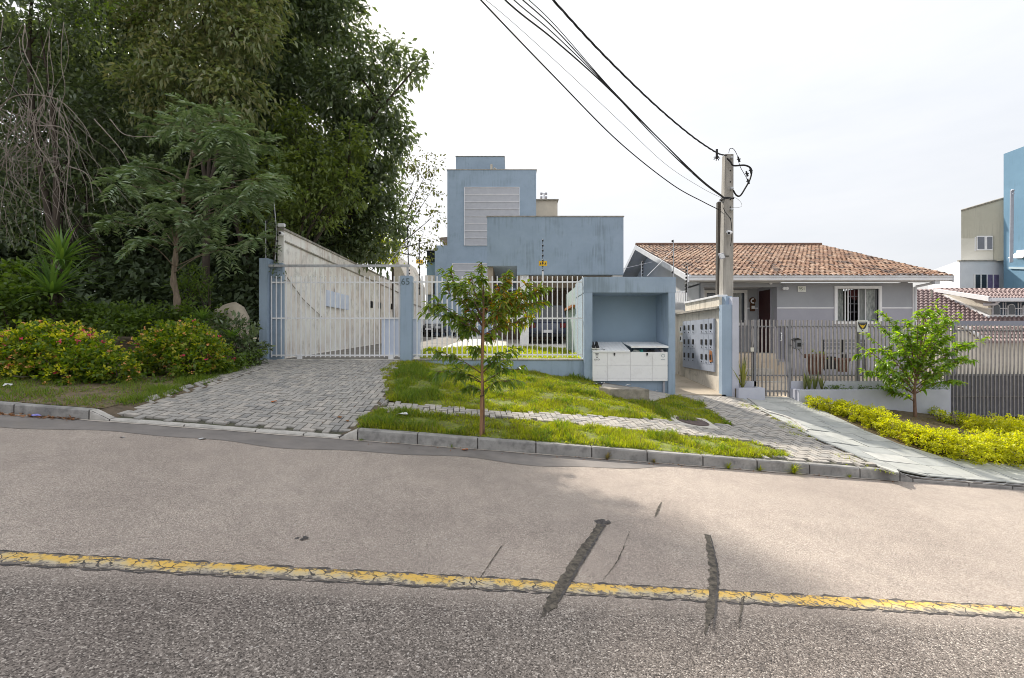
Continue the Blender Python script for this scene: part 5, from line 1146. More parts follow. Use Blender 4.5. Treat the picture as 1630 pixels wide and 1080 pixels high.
for k, (dx0, dx, dy, r_) in enumerate([(0, 0, 0, .013), (1.5, 17, -3, .009), (-1, 34, 3, .010), (0, 46, 0, .007)]):
    cable('telephone_cable', through([(1152, 314 + k * .8), (1115, 285 + k), (1050, 222 + k * 1.5 - dy), (960, 133 - dx * .18 + k), (880, 62 - dx * .55), (808 + dx * .15, 0 - dx * .62 + 4), (660, -140 - dx * .8)], [12.3, 11.5, 10.2, 8.8, 7.8, 6.9, 5.2]) + [Vector((-4.7, .4 + k * .1, 5.4 + k * .08)), Vector((-7.2, -3, 5.6 + k * .08))], r_,
          ['lowest and thickest cable of the bundle clamped to the middle of the pole', 'second cable up in the bundle clamped to the middle of the pole', 'third cable up in the bundle clamped to the middle of the pole', 'topmost thin cable of the bundle clamped to the middle of the pole'][k], G_, 80)
cable('telephone_cable', through([(1152, 317), (1118, 300), (1060, 262), (985, 192), (900, 112), (800, 22), (720, -40)], [12.3, 11.6, 10.7, 9.6, 8.6, 7.7, 7.0]), .005, 'thin grey wire hanging just under the cable bundle', G_, 70, m=M_galv)
cable('drop_cable', through([(1144, 334), (1120, 322), (1070, 294), (985, 226), (880, 120), (765, 0), (650, -125)], [12.75, 12.2, 11.2, 9.8, 8.2, 6.9, 5.8]) + [Vector((-3.6, 2.2, 5.3)), Vector((-6, -1, 5.8))], .012, 'single black cable reaching the top of the dark old post, lowest of all', G_, 80)
cable('jumper_cable', through([(1157, 252), (1163, 258), (1168, 264), (1186, 263.5), (1196, 270), (1194, 285), (1185, 302), (1178, 312), (1172, 311), (1167, 303)], [12.3] * 10), .022, 'thick black loop of cable curling right of the pole top', None, 50)
cable('jumper_cable', through([(1160, 244), (1162, 237), (1168, 238), (1174, 249), (1178, 265), (1188, 283), (1190, 290)], [12.3] * 7), .008, 'thin looping wire arching above the pole top', None, 40)
cable('jumper_cable', through([(1160, 316), (1170, 315), (1179, 322), (1180, 329), (1170, 331), (1163, 329)], [12.3] * 6), .005, 'thin pale wire loop beside the middle of the pole', None, 30, m=M_galv)
cable('jumper_cable', through([(1153, 317), (1151, 330), (1156, 340), (1163, 350), (1165, 372), (1163, 392)], [12.28] * 6), .009, 'black wire running down the face of the pole', None, 30)
sp = thing('cable_splice', 'dark splice connector cluster hanging left of the pole top', 'splice', pt(1141, 250, 12.2)); c = sp.location
mb = MB(); mb.tube([c + Vector((0, 0, .2)), c + Vector((0, 0, -.05))], .03, 7)
for k in range(7): a = k * .9; mb.tube([c, c + Vector((math.cos(a) * .09, 0, math.sin(a) * .07 - .04))], .012, 5)
wp(mb, 'connector', M_dark, sp)
for px, py in ((1176, 254), (1189, 277), (1195, 272), (1191, 289)):
    s_ = thing('wire_connector', {1176: 'small black connector on the thin loop above the pole', 1189: 'small black connector inside the cable loop', 1195: 'black connector at the upper right turn of the cable loop', 1191: 'black connector on the lower right of the cable loop'}[px], 'connector', pt(px, py, 12.28)); c = s_.location
    mb = MB(); mb.tube([c + Vector((-.02, 0, .07)), c + Vector((.02, 0, -.07))], [.02, .03], 7); mb.tube([c + Vector((-.05, 0, .0)), c + Vector((.05, 0, .01))], .014, 5); wp(mb, 'body', M_dark, s_)
lampf = thing('floodlight', 'flat white floodlight bracketed to the pole at roof height', 'lamp', pt(1149, 409, 12.25)); c = lampf.location
mb = MB(); q = [pt(1144, 405, 12.2), pt(1152, 403, 12.1), pt(1155, 411, 12.05), pt(1147, 413, 12.15)]; mb.prism(q, (0, .05, .02)); wp(mb, 'lamp_head', M_grey, lampf); mb = MB(); ctr = sum(q, Vector()) / 4; mb.prism([ctr + (p - ctr) * .8 + Vector((0, -.004, 0)) for p in q], (0, .003, 0)); wp(mb, 'lamp_glass', M_white, lampf)
mb = MB(); mb.tube([pt(1153, 408, 12.2), pt(1160, 408, 12.38)], .015, 6); wp(mb, 'bracket', M_dark, lampf)
scam = thing('security_camera', 'small white bullet camera on the pole above the floodlight', 'camera', pt(1161, 372, 12.3)); c = scam.location
mb = MB(); mb.tube([c + Vector((-.07, -.12, -.02)), c + Vector((.05, .0, .03))], [.045, .04], 10); wp(mb, 'camera_body', M_white, scam); mb = MB(); mb.tube([c + Vector((-.073, -.125, -.021)), c + Vector((-.078, -.132, -.022))], .032, 10); wp(mb, 'lens', M_dark, scam); mb = MB(); mb.box((c.x - .04, c.y + .0, c.z + .03), (c.x + .06, c.y + .1, c.z + .09)); wp(mb, 'bracket', M_white, scam)
def efence(px, pytop, pybot, d, label, n=6, side=1, rod=M_galv, tilt=0, beads=True, rr=.012):
    t = thing('electric_fence_post', label, 'fence post', pt(px, pybot, d)); a, b = pt(px, pybot, d), pt(px + tilt, pytop, d)
    mb = MB(); mb.tube([a, b], rr, 6); wp(mb, 'rod', rod, t)
    for i in range(n):
        p = a.lerp(b, .12 + .84 * i / max(1, n - 1)); p = p + Vector((side * .03, 0, 0))
        mb = MB(); mb.lathe((p.x, p.y, p.z - .03), [(.008, 0), (.026, .015), (.02, .03), (.028, .045), (.008, .06)], 8); wp(mb, 'insulator', M_dark if beads else M_galv, t)
    return t
efence(423, 352, 411, 11.98, 'thin pale rod with insulators on top of the left blue gate pillar', 5, 1)
efence(437.5, 372, 421, 12.0, 'leaning pale rod with insulators just right of the left pillar, lower piece', 5, 1, tilt=3)
efence(440.5, 315, 372, 12.02, 'upper leaning pale rod above the left pillar reaching into the leaves', 6, -1, tilt=-5)
efence(667.5, 380, 470, 13.0, 'dark rod with a yellow plate just right of the numbered pillar', 8, 0, M_dark)
efence(864, 381, 438, 12.0, 'string of black insulators with a yellow plate above the white fence', 7, 0, M_dark, rr=.008)
mb = MB(); mb.tube([pt(864, 432, 12), pt(864, 450, 12)], .022, 8); tag(mb.build('white_tube', M_white), 'short white tube under the insulator string above the white fence', 'tube')
efence(1021, 417, 441, 12.2, 'short rod with insulators at the back left above the bin niche', 5, 1)
efence(1072, 382, 441, 11.9, 'tall pale rod on the right corner of the bin niche', 3, -1)
efence(1094, 424, 470, 12.3, 'rod with many insulators left of the concrete pole above the mailbox wall', 8, -1)
efence(667.5 - 17, 430, 443, 16.0, 'small distant insulator rod behind the numbered pillar', 3, 1)
for a, b, lb_ in (((1030, 440), (1072, 398), 'thin diagonal brace rod rising over the bin niche'), ((992, 428), (1040, 417), 'thin flatter brace rod left over the bin niche')):
    mb = MB(); mb.tube([pt(*a, 12.2), pt(*b, 12.0)], .006, 5); tag(mb.build('brace_rod', M_grey), lb_, 'rod')
def plate(px, py, d, wd, ht, label):
    t = thing('warning_plate', label, 'warning sign', pt(px, py, d)); c = t.location
    mb = MB(); mb.box((c.x - wd, c.y - .03, c.z - ht), (c.x + wd, c.y - .02, c.z + ht)); wp(mb, 'plate', M_yellow, t, bevel=.004)
    mb = MB(); y = c.y - .033
    mb.prism([(c.x - .02, y, c.z + ht * .8), (c.x + .025, y, c.z + ht * .8), (c.x + .005, y, c.z + .01), (c.x + .03, y, c.z + .01), (c.x - .02, y, c.z - ht * .8), (c.x - .005, y, c.z - .015), (c.x - .03, y, c.z - .015)], (0, .002, 0))
    for s_ in (-1, 1): mb.prism([(c.x + s_ * wd * .85, y, c.z - ht * .45), (c.x + s_ * wd * .38, y, c.z - ht * .45), (c.x + s_ * wd * .6, y, c.z + ht * .5)][::s_], (0, .002, 0))
    wp(mb, 'symbols', M_ink, t)
plate(668, 417, 12.9, .095, .055, 'yellow warning plate on the dark rod near the numbered pillar'); plate(864, 420, 11.95, .105, .065, 'yellow warning plate on the insulator string in front of the low blue block')

# ================================================================ neighbours on the right
M_ww = mat('white_render', (.60, .61, .64), (.54, .55, .58), 1, .85); M_ow = mat('olive_render', (.46, .44, .37), (.40, .385, .32), .9, .9, .1, 20, streak=.3, streak_col=(.26, .24, .2))
M_bt = mat('bright_blue_render', (.13, .235, .335), (.11, .205, .30), .6, .85, .1, 20, streak=.4, streak_col=(.11, .2, .27))
M_pt = mat('purple_brown_tile', (.28, .205, .20), (.20, .15, .145), 5, .7, .3, 40, island=[(.17, .12, .12), (.31, .235, .23), (.24, .175, .17)]); M_crm = mat('cream_wall', (.56, .52, .45), (.5, .46, .39), 1, .9)
def quadwall(parent, pts, back, m, name): mb = MB(); mb.prism(pts, back); return wp(mb, name, m, parent)
wbld = thing('white_house', 'flat white building with a dark four-part window at the far right', 'building', (X(1568, 35), 35, -1))
A, B, C_ = pt(1528, 415, 35), pt(1608, 415.5, 35), pt(1455, 441, 46)
mb = MB(); b0 = lambda p: Vector((p.x, p.y, -1)); Bb = Vector((B.x, 47, B.z))
mb.add([b0(A), b0(B), b0(Bb), b0(C_), A, B, Bb, C_], [(0, 1, 5, 4), (1, 2, 6, 5), (2, 3, 7, 6), (3, 0, 4, 7), (4, 5, 6, 7)]); wp(mb, 'wall', M_ww, wbld)
mb = MB(); mb.box((X(1527.5, 35), 34.9, Z(416, 35)), (X(1608.5, 35), 35.2, Z(414.3, 35))); wp(mb, 'roof_edge', M_cap, wbld)
def simple_window(parent, px0, px1, py0, py1, d, n, glassm, yoff=.0, panes=None):
    mb = MB(); mb.box((X(px0, d), d - .08, Z(py1, d)), (X(px1, d), d - .02, Z(py0, d))); fr = wp(mb, 'window', M_white, parent)
    for i in range(n):
        a = px0 + (px1 - px0) * (i + .12) / n; b = px0 + (px1 - px0) * (i + .88) / n
        mb = MB(); mb.box((X(a, d), d - .10, Z(py1 - 1.2, d)), (X(b, d), d - .081, Z(py0 + 1.2, d))); sub(mb, 'pane', (panes[i] if panes else glassm), fr)
M_lc = mat('lilac_curtain_glass', (.16, .13, .24), (.1, .085, .16), 4, .2, spec=.7)
simple_window(wbld, 1550, 1589, 436.5, 461.5, 35, 4, M_dkglass, panes=[M_dkglass, M_dkglass, M_lc, M_lc])
ob_ = thing('olive_house', 'olive-beige upper storey block with a small double window at the far right', 'building', (X(1568, 36), 36, 6))
A, B = pt(1530, 335.5, 36.5), pt(1609, 312.5, 33.4 * 1.0 + .9); zb_ = Z(417, 35.2)
mb = MB(); mb.add([(A.x, A.y, zb_), (B.x, B.y, zb_), (B.x + 9, B.y + 8, zb_), (A.x + 9, A.y + 8, zb_), A, B, B + Vector((9, 8, 0)), A + Vector((9, 8, 0))], [(0, 1, 5, 4), (1, 2, 6, 5), (2, 3, 7, 6), (3, 0, 4, 7), (4, 5, 6, 7)]); wp(mb, 'wall', M_ow, ob_)
T_ = (B - A); T_.z = 0; nrm_ = Vector((T_.y, -T_.x, 0)).normalized()
def on_ow(px, py, off):   # point on the olive facade plane
    u = (px - 815) / F; tt = (u * A.y - A.x) / (T_.x - u * T_.y); p = A + T_ * tt; return Vector((p.x, p.y, Z(py, p.y))) + nrm_ * off
def ow_quad(px0, px1, py0, py1, o0, o1, m, name, par=None):
    q = [on_ow(px0, py1, o0), on_ow(px1, py1, o0), on_ow(px1, py0, o0), on_ow(px0, py0, o0)]; mb = MB(); mb.prism(q, nrm_ * (o1 - o0)); return wp(mb, name, m, ob_) if par is None else sub(mb, name, m, par)
ow_quad(1530.3, 1581, 380, 415, .0, .04, mat('cream_patch', (.57, .55, .49), (.52, .5, .44), 1, .9), 'lower_wall')
ow_quad(1552, 1553.5, 378, 400, .041, .12, M_white, 'window_side'); fr = ow_quad(1555, 1581, 376, 399, .041, .12, M_white, 'window')
for a, b in ((1557, 1567.5), (1572, 1580)): ow_quad(a, b, 378, 397, .121, .15, mat('grey_glass', (.12, .13, .16), (.1, .11, .13), 3, .1, spec=.8), 'pane', fr)
mb = MB(); mb.tube([A + nrm_ * .02, B + nrm_ * .02], .08, 5); wp(mb, 'roof_edge', M_cap, ob_)
btw = thing('blue_tower', 'bright blue tall block cut by the right edge of the picture', 'building', (X(1610, 34), 34, -1))
A2, B2 = pt(1597.5, 245.5, 34.3), pt(1660, 222, 31.4); mb = MB()
mb.add([(A2.x, A2.y, -1), (B2.x, B2.y, -1), (B2.x + 11, B2.y + 9, -1), (A2.x + 11, A2.y + 9, -1), A2, B2, B2 + Vector((11, 9, 0)), A2 + Vector((11, 9, 0))], [(0, 1, 5, 4), (1, 2, 6, 5), (2, 3, 7, 6), (3, 0, 4, 7), (4, 5, 6, 7)]); wp(mb, 'wall', M_bt, btw)
T2 = (B2 - A2); T2.z = 0; n2_ = Vector((T2.y, -T2.x, 0)).normalized()
def on_bt(px, py, off): u = (px - 815) / F; tt = (u * A2.y - A2.x) / (T2.x - u * T2.y); p = A2 + T2 * tt; return Vector((p.x, p.y, Z(py, p.y))) + n2_ * off
mb = MB(); mb.prism([on_bt(1608, 428, .0), on_bt(1660, 430, .0), on_bt(1660, 426, 0), on_bt(1608, 425, 0)], n2_ * .1); wp(mb, 'ledge', mat('pale_blue_ledge', (.4, .5, .56), (.35, .44, .5)), btw)
mb = MB(); mb.prism([on_bt(1617, 411, .02), on_bt(1640, 411, .02), on_bt(1640, 397, .02), on_bt(1620, 399, .02)], n2_ * .06); fr = wp(mb, 'window', M_white, btw)
mb = MB(); mb.prism([on_bt(1617, 411, .5), on_bt(1640, 411, .5), on_bt(1640, 401, .1), on_bt(1621, 402, .1)], n2_ * .03); sub(mb, 'sash', M_white, fr)
mb = MB(); mb.tube([pt(1611, 303, 32.4), pt(1610, 418, 32.4)], .10, 7); mb.tube([pt(1611, 303, 32.4), pt(1613, 303.5, 32.2), pt(1613, 309, 32.2)], .08, 6); wp(mb, 'drainpipe', mat('grey_blue_pipe', (.33, .36, .42), (.28, .3, .36)), btw)
# house with arched windows
ah = thing('arched_house', 'cream house with purple-brown roofs and a row of small arched windows', 'house', (X(1560, 22), 22, -1))
def roofplane(P00, P10, P11, P01, nx_, ny_, m, parent, nm='roof'):
    """corrugated tile plane: P00-P10 eave, P01-P11 ridge; every tile an S-shaped bump on real geometry"""
    mb = MB(); P00, P10, P11, P01 = map(Vector, (P00, P10, P11, P01)); nn = (P10 - P00).cross(P01 - P00).normalized(); nn = nn if nn.z > 0 else -nn
    for j in range(ny_):
        for i in range(nx_):
            def q(u, v, h): a = P00.lerp(P10, u); b = P01.lerp(P11, u); return a.lerp(b, v) + nn * h
            u0, u1 = i / nx_, (i + 1) / nx_; v0, v1 = j / ny_, (j + 1.12) / ny_; us = [u0, u0 + (u1 - u0) * .3, u0 + (u1 - u0) * .6, u1]; hs = [.02, .09, .09, .02]
            vs = [q(u, v0, h + .04) for u, h in zip(us, hs)] + [q(u, min(1, v1), h * .8) for u, h in zip(us, hs)] + [q(u, v0, -.02) for u in us]
            mb.add(vs, [(0, 1, 5, 4), (1, 2, 6, 5), (2, 3, 7, 6), (8, 9, 1, 0), (9, 10, 2, 1), (10, 11, 3, 2)])
    o = wp(mb, nm, m, parent); tag(o, kind='stuff'); return o
roofplane(pt(1440, 525, 20), pt(1690, 525, 20), pt(1690, 462, 24), pt(1440, 462, 24), 34, 14, M_pt, ah, 'main_roof')
mb = MB(); mb.box((X(1470, 20.2), 20.6, -1), (X(1700, 20.2), 26, Z(517, 20.4))); wp(mb, 'wall', M_crm, ah)
Xd = X(1573, 21)
mb = MB(); mb.prism([(Xd, 21, Z(508, 21)), (Xd, 21, Z(477, 21)), (Xd, 23.5, Z(468, 23.5)), (Xd, 23.5, Z(472, 23.5))], (.15, 0, 0)); wp(mb, 'dormer_cheek', M_crm, ah)
mb = MB(); mb.box((Xd + .15, 21.05, Z(506, 21)), (X(1700, 21), 21.2, Z(479, 21))); wp(mb, 'dormer_front', mat('slate_blue_wall', (.10, .13, .17), (.085, .11, .145)), ah)
mb = MB(); mb.box((Xd - .02, 20.98, Z(506, 21)), (X(1700, 21), 21.04, Z(502, 21))); wp(mb, 'dormer_sill', M_white, ah)
for k, px in enumerate((1587, 1611, 1635)):
    wf = MB(); cx = X(px, 20.95); rr = X(px + 6, 20.95) - cx; zc0 = Z(490, 20.95); zb0 = Z(502, 20.95)
    pr = [(cx - rr, zb0), (cx + rr, zb0)] + [(cx + rr * math.cos(a), zc0 + rr * math.sin(a)) for a in np.linspace(0, math.pi, 9)]
    wf.prism([(p[0], 20.97, p[1]) for p in pr], (0, .05, 0)); fr = wp(wf, 'arched_window', M_trim, ah)
    wf = MB(); wf.prism([(cx + (p[0] - cx) * .78, 20.95, zb0 + .03 + (p[1] - zb0) * .86) for p in pr], (0, .015, 0)); sub(wf, 'pane', M_dkglass, fr)
for px in (1597, 1601, 1621, 1625): mb = MB(); mb.box((X(px - .4, 21), 20.99, Z(502, 21)), (X(px + .4, 21), 21.03, Z(482, 21))); wp(mb, 'mullion', M_trim, ah)
mb = MB(); mb.box((Xd, 20.985, Z(492, 21)), (X(1700, 21), 21.02, Z(491, 21))); wp(mb, 'mullion', M_trim, ah)
roofplane(pt(1574, 477, 20.5), pt(1700, 477, 20.5), pt(1700, 461, 24), pt(1484, 461, 24), 26, 7, M_pt, ah, 'dormer_roof')
mb = MB(); mb.box((X(1574, 20.5), 20.4, Z(480.5, 20.5)), (X(1700, 20.5), 20.6, Z(474.5, 20.5))); wp(mb, 'white_gutter', M_gut, ah, bevel=.03)
mb = MB(); a, b = pt(1573, 480, 20.5), pt(1486, 464.5, 23.2); mb.prism([a, a + Vector((0, 0, .22)), b + Vector((0, 0, .15)), b], (.12, -.0, 0)); wp(mb, 'barge_board', M_white, ah)
mb = MB(); a, b = pt(1571, 508, 20.9), pt(1502, 474, 23.1); mb.prism([a, a + Vector((0, 0, .14)), b + Vector((0, 0, .14)), b], (.1, -.05, 0)); wp(mb, 'flashing', M_white, ah)
mb = MB(); mb.tube([(X(1589, 20.6), 20.6, Z(480, 20.6)), (X(1588, 20.6), 20.7, Z(484, 20.6)), (X(1576, 20.7), 21, Z(485, 21))], .07, 6); wp(mb, 'downpipe', M_gut, ah)
mb = MB(); mb.tube([pt(1483, 475, 22), pt(1483, 462, 22)], .04, 5); wp(mb, 'vent_pipe', M_cap, ah)
cpb = thing('carport_beam', 'dark grey metal beam spanning behind the grey fence at the far right', 'beam', (X(1560, 17), 17, 2))
mb = MB(); mb.box((X(1512, 17), 17, Z(519.5, 17)), (X(1700, 17), 17.15, Z(511, 17))); wp(mb, 'beam', mat('grey_gutter_paint', (.20, .21, .25), (.17, .18, .22), 2, .5), cpb, bevel=.01)
for px in (1522, 1690): mb = MB(); mb.box((X(px - 2, 17), 17.01, -.6), (X(px + 2, 17), 17.13, Z(519.6, 17))); wp(mb, 'post', M_fpost, cpb)
gw = thing('cream_annex', 'cream walled annex with a short purple-brown tiled roof behind the grey bars', 'building', (X(1560, 18.5), 18.5, -1))
mb = MB(); mb.prism([(X(1500, 18.5), 18.5, -1.2), (X(1720, 18.5), 18.5, -1.2), (X(1720, 18.5), 18.5, Z(548, 18.5)), (X(1566, 18.5), 18.5, Z(546, 18.5)), (X(1530, 18.5), 18.5, Z(523, 18.5)), (X(1500, 18.5), 18.5, Z(530, 18.5))], (0, .8, 0)); wp(mb, 'wall', M_crm, gw)
mb = MB(); a, b = pt(1531, 521, 18.45), pt(1570, 546, 18.45); mb.prism([a, b, b + Vector((0, 0, .12)), a + Vector((0, 0, .12))], (0, -.1, 0)); wp(mb, 'barge_board', M_white, gw)
roofplane(pt(1568, 546, 18.2), pt(1720, 546, 18.2), pt(1720, 521, 19.6), pt(1540, 521, 19.6), 26, 5, M_pt, gw, 'roof')
M_slab = mat('right_yard_concrete', (.42, .40, .38), (.35, .33, .31), 1, .9)
mb = MB(); mb.add([(15, 12.05, -.42), (40, 12.05, -1.5), (40, 18.6, -1.3), (15, 18.6, .1)], [(0, 1, 2, 3)]); tag(mb.build('side_yard', M_slab), kind='structure')

# ================================================================ vegetation
def leafmat(name, cols, tr=.35, rough=.5, spec=.45):
    if name not in ('grass_blade', 'grass_blade_dark', 'dry_grass', 'golden_leaf'): cols = [tuple(min(.8, q * 1.3) for q in c) for c in cols]
    return mat(name, cols[0], tuple(c * .7 for c in cols[0]), 1.5, rough, 0, transl=tr, island=cols, spec=spec)
M_bark = mat('bark', (.075, .06, .048), (.045, .036, .03), 6, .95, .8, 30, stretch=(3, 3, .6)); M_barkl = mat('pale_bark', (.24, .19, .14), (.14, .11, .085), 8, .95, .8, 40, stretch=(3, 3, .6)); M_barkr = mat('reddish_bark', (.20, .12, .085), (.11, .07, .05), 14, .85, .5, 60, stretch=(2, 2, .8))
L_dark = leafmat('dark_leaf', [(.06, .085, .045), (.10, .14, .06), (.16, .21, .085), (.085, .115, .08), (.25, .29, .19)], .22, .33, .6)
L_mid = leafmat('mid_leaf', [(.06, .10, .025), (.10, .155, .035), (.15, .21, .045), (.075, .11, .035)], .38, .5)
L_yel = leafmat('yellow_green_leaf', [(.16, .20, .025), (.26, .29, .035), (.38, .37, .04), (.10, .14, .03)], .45, .5)
L_brn = leafmat('brownish_leaf', [(.13, .16, .07), (.19, .20, .10), (.13, .18, .075), (.30, .27, .17), (.10, .14, .065)], .3, .42, .5)
L_sil = leafmat('silvery_leaf', [(.10, .155, .075), (.15, .21, .105), (.30, .35, .25), (.07, .115, .05)], .2, .32, .7)
def crown_pts(blobs, per_m2, clus_r=.28, nper=22, shell=.55):
    P = []; Dv = []
    for c, r in blobs:
        nc = max(3, int(per_m2 * 4 * math.pi * r * r / nper)); u = unit(rng.normal(0, 1, (nc, 3))); rad = r * (shell + (1 - shell) * rng.random((nc, 1))) * (1 + .13 * rng.normal(0, 1, (nc, 1)))
        cc = np.array(c) + u * rad * np.array([1, 1, .88]); p = np.repeat(cc, nper, 0) + rng.normal(0, clus_r * .55, (nc * nper, 3)) * np.array([1, 1, .75])
        dd = np.repeat(u, nper, 0) * .6 + rng.normal(0, .55, (nc * nper, 3)) + np.array([0, 0, -.25]); P.append(p); Dv.append(dd)
    return np.concatenate(P), np.concatenate(Dv)
def crown(parent, blobs, per_m2, L_, W_, m, name='crown', clus_r=.28, nper=22, shell=.55, droop=.15, keep=None, seg=1):
    P, Dv = crown_pts(blobs, per_m2, clus_r, nper, shell)
    if keep is not None: k = keep(P); P, Dv = P[k], Dv[k]
    n = len(P); V, Fc = leaves(P, Dv, L_ * rng.uniform(.6, 1.25, n), W_ * rng.uniform(.7, 1.2, n), .22, droop, seg); return wnp(V, Fc, name, m, parent)
def limbs(parent, base, r0, targets, m, name='trunk', fork=None, wob_=.25):
    mb = MB(); base = Vector(base); fork = Vector(fork or base + Vector((0, 0, 2)))
    mb.tube(curve_pts([base, base.lerp(fork, .5) + Vector((random.uniform(-.1, .1) * wob_ * 4, 0, 0)), fork], 8), [r0 * (1 - .35 * i / 8) for i in range(9)], 10)
    for t in targets:
        t = Vector(t); L_ = (t - fork).length; mid = fork.lerp(t, .5) + Vector((random.uniform(-1, 1), random.uniform(-.5, .5), random.uniform(0, .8))) * wob_ * L_ * .5
        ps = curve_pts([fork, mid, t], 10); rr = r0 * .5; mb.tube(ps, [rr * (1 - .85 * i / 10) for i in range(11)], 7)
        for k in range(3):
            a = ps[4 + 2 * k]; e_ = a + Vector((random.uniform(-1, 1), random.uniform(-1, 1), random.uniform(-.2, .9))) * L_ * .28; mb.tube([a, a.lerp(e_, .5) + Vector((0, 0, .05 * L_)), e_], [rr * .3, rr * .2, rr * .07], 5)
    return wp(mb, name, m, parent, True)
def B(lst): return [(tuple(pt(a, b, c)), r) for a, b, c, r in lst]
gl_ = 1.2
# 1 big dark tree behind the stained wall
big = B([(505, -90, 17, 1.9), (470, 10, 17, 1.9), (535, 25, 17, 1.05), (420, -60, 17, 2.2), (590, 105, 17, .95), (625, 85, 16.8, .45), (652, 112, 16.8, .42), (668, 100, 16.8, .22), (560, 150, 17, 1.5), (615, 170, 17, .75), (628, 215, 17, .62), (600, 235, 17, 1.1), (500, 180, 18, 2.3), (430, 110, 18, 2.3), (530, 280, 17.5, 1.9), (600, 300, 17.6, 1.0), (618, 345, 17.8, .8), (460, 300, 18, 2.2), (545, 365, 18, 1.2), (400, 220, 19, 2.5), (590, 385, 18.5, 1.1), (480, 380, 17.5, 1.3)])
t1 = thing('broadleaf_tree', 'huge dark broadleaf tree behind the stained wall, its ragged right edge against the sky', 'tree', (X(480, 18.5), 18.5, 1.2))
limbs(t1, t1.location, .3, [b[0] for b in big[3::4]], M_bark, 'trunk', t1.location + Vector((0, 0, 2.6)))
crown(t1, big, 80, .26, .115, L_dark, clus_r=.40)
# 2 brownish-leaved tree
t2 = thing('drooping_tree', 'tree with drooping brownish-green foliage at the top left of centre', 'tree', (X(330, 13.8), 13.8, 1.3))
b2 = B([(330, 20, 13.5, 1.35), (390, 60, 13.3, .9), (300, 110, 13.4, 1.2), (370, 150, 13.2, .9), (260, 40, 13.8, 1.3), (330, -70, 13.8, 1.6), (410, 0, 13.6, .8), (240, 150, 13.6, .9)])
limbs(t2, t2.location, .13, [b[0] for b in b2[::3]], M_bark, 'trunk', t2.location + Vector((0, 0, 4.5)))
crown(t2, b2, 105, .19, .08, L_brn, clus_r=.32, droop=.3)
# 3 liana-hung tree at the far left
t3 = thing('dark_tree', 'tall dark tree at the far left edge behind the hanging bare roots', 'tree', (X(90, 13.5), 13.5, 1.4))
b3 = B([(60, 20, 13.5, 1.6), (160, 60, 14, 1.7), (-30, 100, 13.5, 1.7), (120, 170, 14.2, 1.6), (30, 230, 14, 1.3), (210, 200, 14.8, 1.6), (150, 300, 14.6, 1.5), (60, 350, 14.2, 1.3), (180, -60, 13.5, 1.8), (60, -110, 13.5, 2.0), (-60, 260, 13.8, 1.4)])
limbs(t3, t3.location, .2, [b[0] for b in b3[::3]], M_bark, 'trunk', t3.location + Vector((0, 0, 2.5)))
crown(t3, b3, 75, .19, .085, L_dark, clus_r=.32)
crown(t3, B([(140, 10, 12.3, .8), (70, 30, 12.3, .5), (200, 20, 12.3, .6)]), 26, .13, .06, L_mid, 'mid_green_leaves', clus_r=.25)  # smaller mid-green leaves in front of the upper dark crown
# 4 mid-green tree in the middle of the mass
t4 = thing('green_tree', 'mid-green loose-leaved tree in the middle of the dark tree mass above the wall', 'tree', (X(470, 15), 15, 1.1))
b4 = B([(500, 265, 15, 1.1), (550, 300, 15.2, .9), (450, 290, 15, 1.0), (500, 330, 14.8, .9), (560, 230, 15.4, .7), (430, 350, 14.6, .8), (470, 200, 15.5, .8)])
limbs(t4, t4.location, .14, [b[0] for b in b4], M_bark, 'trunk', t4.location + Vector((0, 0, 2.8)))
crown(t4, b4, 90, .19, .085, leafmat('olive_leaf', [(.07, .105, .03), (.12, .155, .045), (.18, .22, .055), (.08, .10, .045)], .35), clus_r=.3)
# 5 yellow-green shrub over the wall
t5 = thing('yellow_green_shrub', 'bright yellow-green leafy shrub showing above the far half of the stained wall', 'shrub', (X(560, 19.5), 19.5, 1.1))
b5 = B([(590, 385, 19.5, .9), (560, 395, 19, .8), (618, 400, 20, .7), (530, 390, 18.6, .5), (575, 350, 19.6, .6)]); limbs(t5, t5.location, .08, [b[0] for b in b5], M_bark, 'trunk', t5.location + Vector((0, 0, 1.6)))
crown(t5, b5, 110, .15, .08, L_yel, clus_r=.25)
# 6 airy tree at the right end
t6 = thing('airy_tree', 'thin airy tree with sparse small leaves at the right end of the tree mass', 'tree', (X(630, 21), 21, 1.2))
tips6 = [pt(*p) for p in ((668, 268, 21), (690, 300, 21), (690, 345, 21), (684, 385, 21), (660, 320, 21), (650, 262, 21), (655, 380, 21), (672, 410, 21), (640, 300, 21), (686, 262, 21), (645, 345, 21))]
limbs(t6, t6.location, .07, tips6, M_bark, 'trunk', pt(625, 400, 21), .12)
crown(t6, [(tuple(p), .55) for p in tips6], 24, .17, .09, leafmat('airy_leaf', [(.05, .06, .02), (.09, .09, .025), (.035, .045, .02)], .3), clus_r=.28, nper=10)
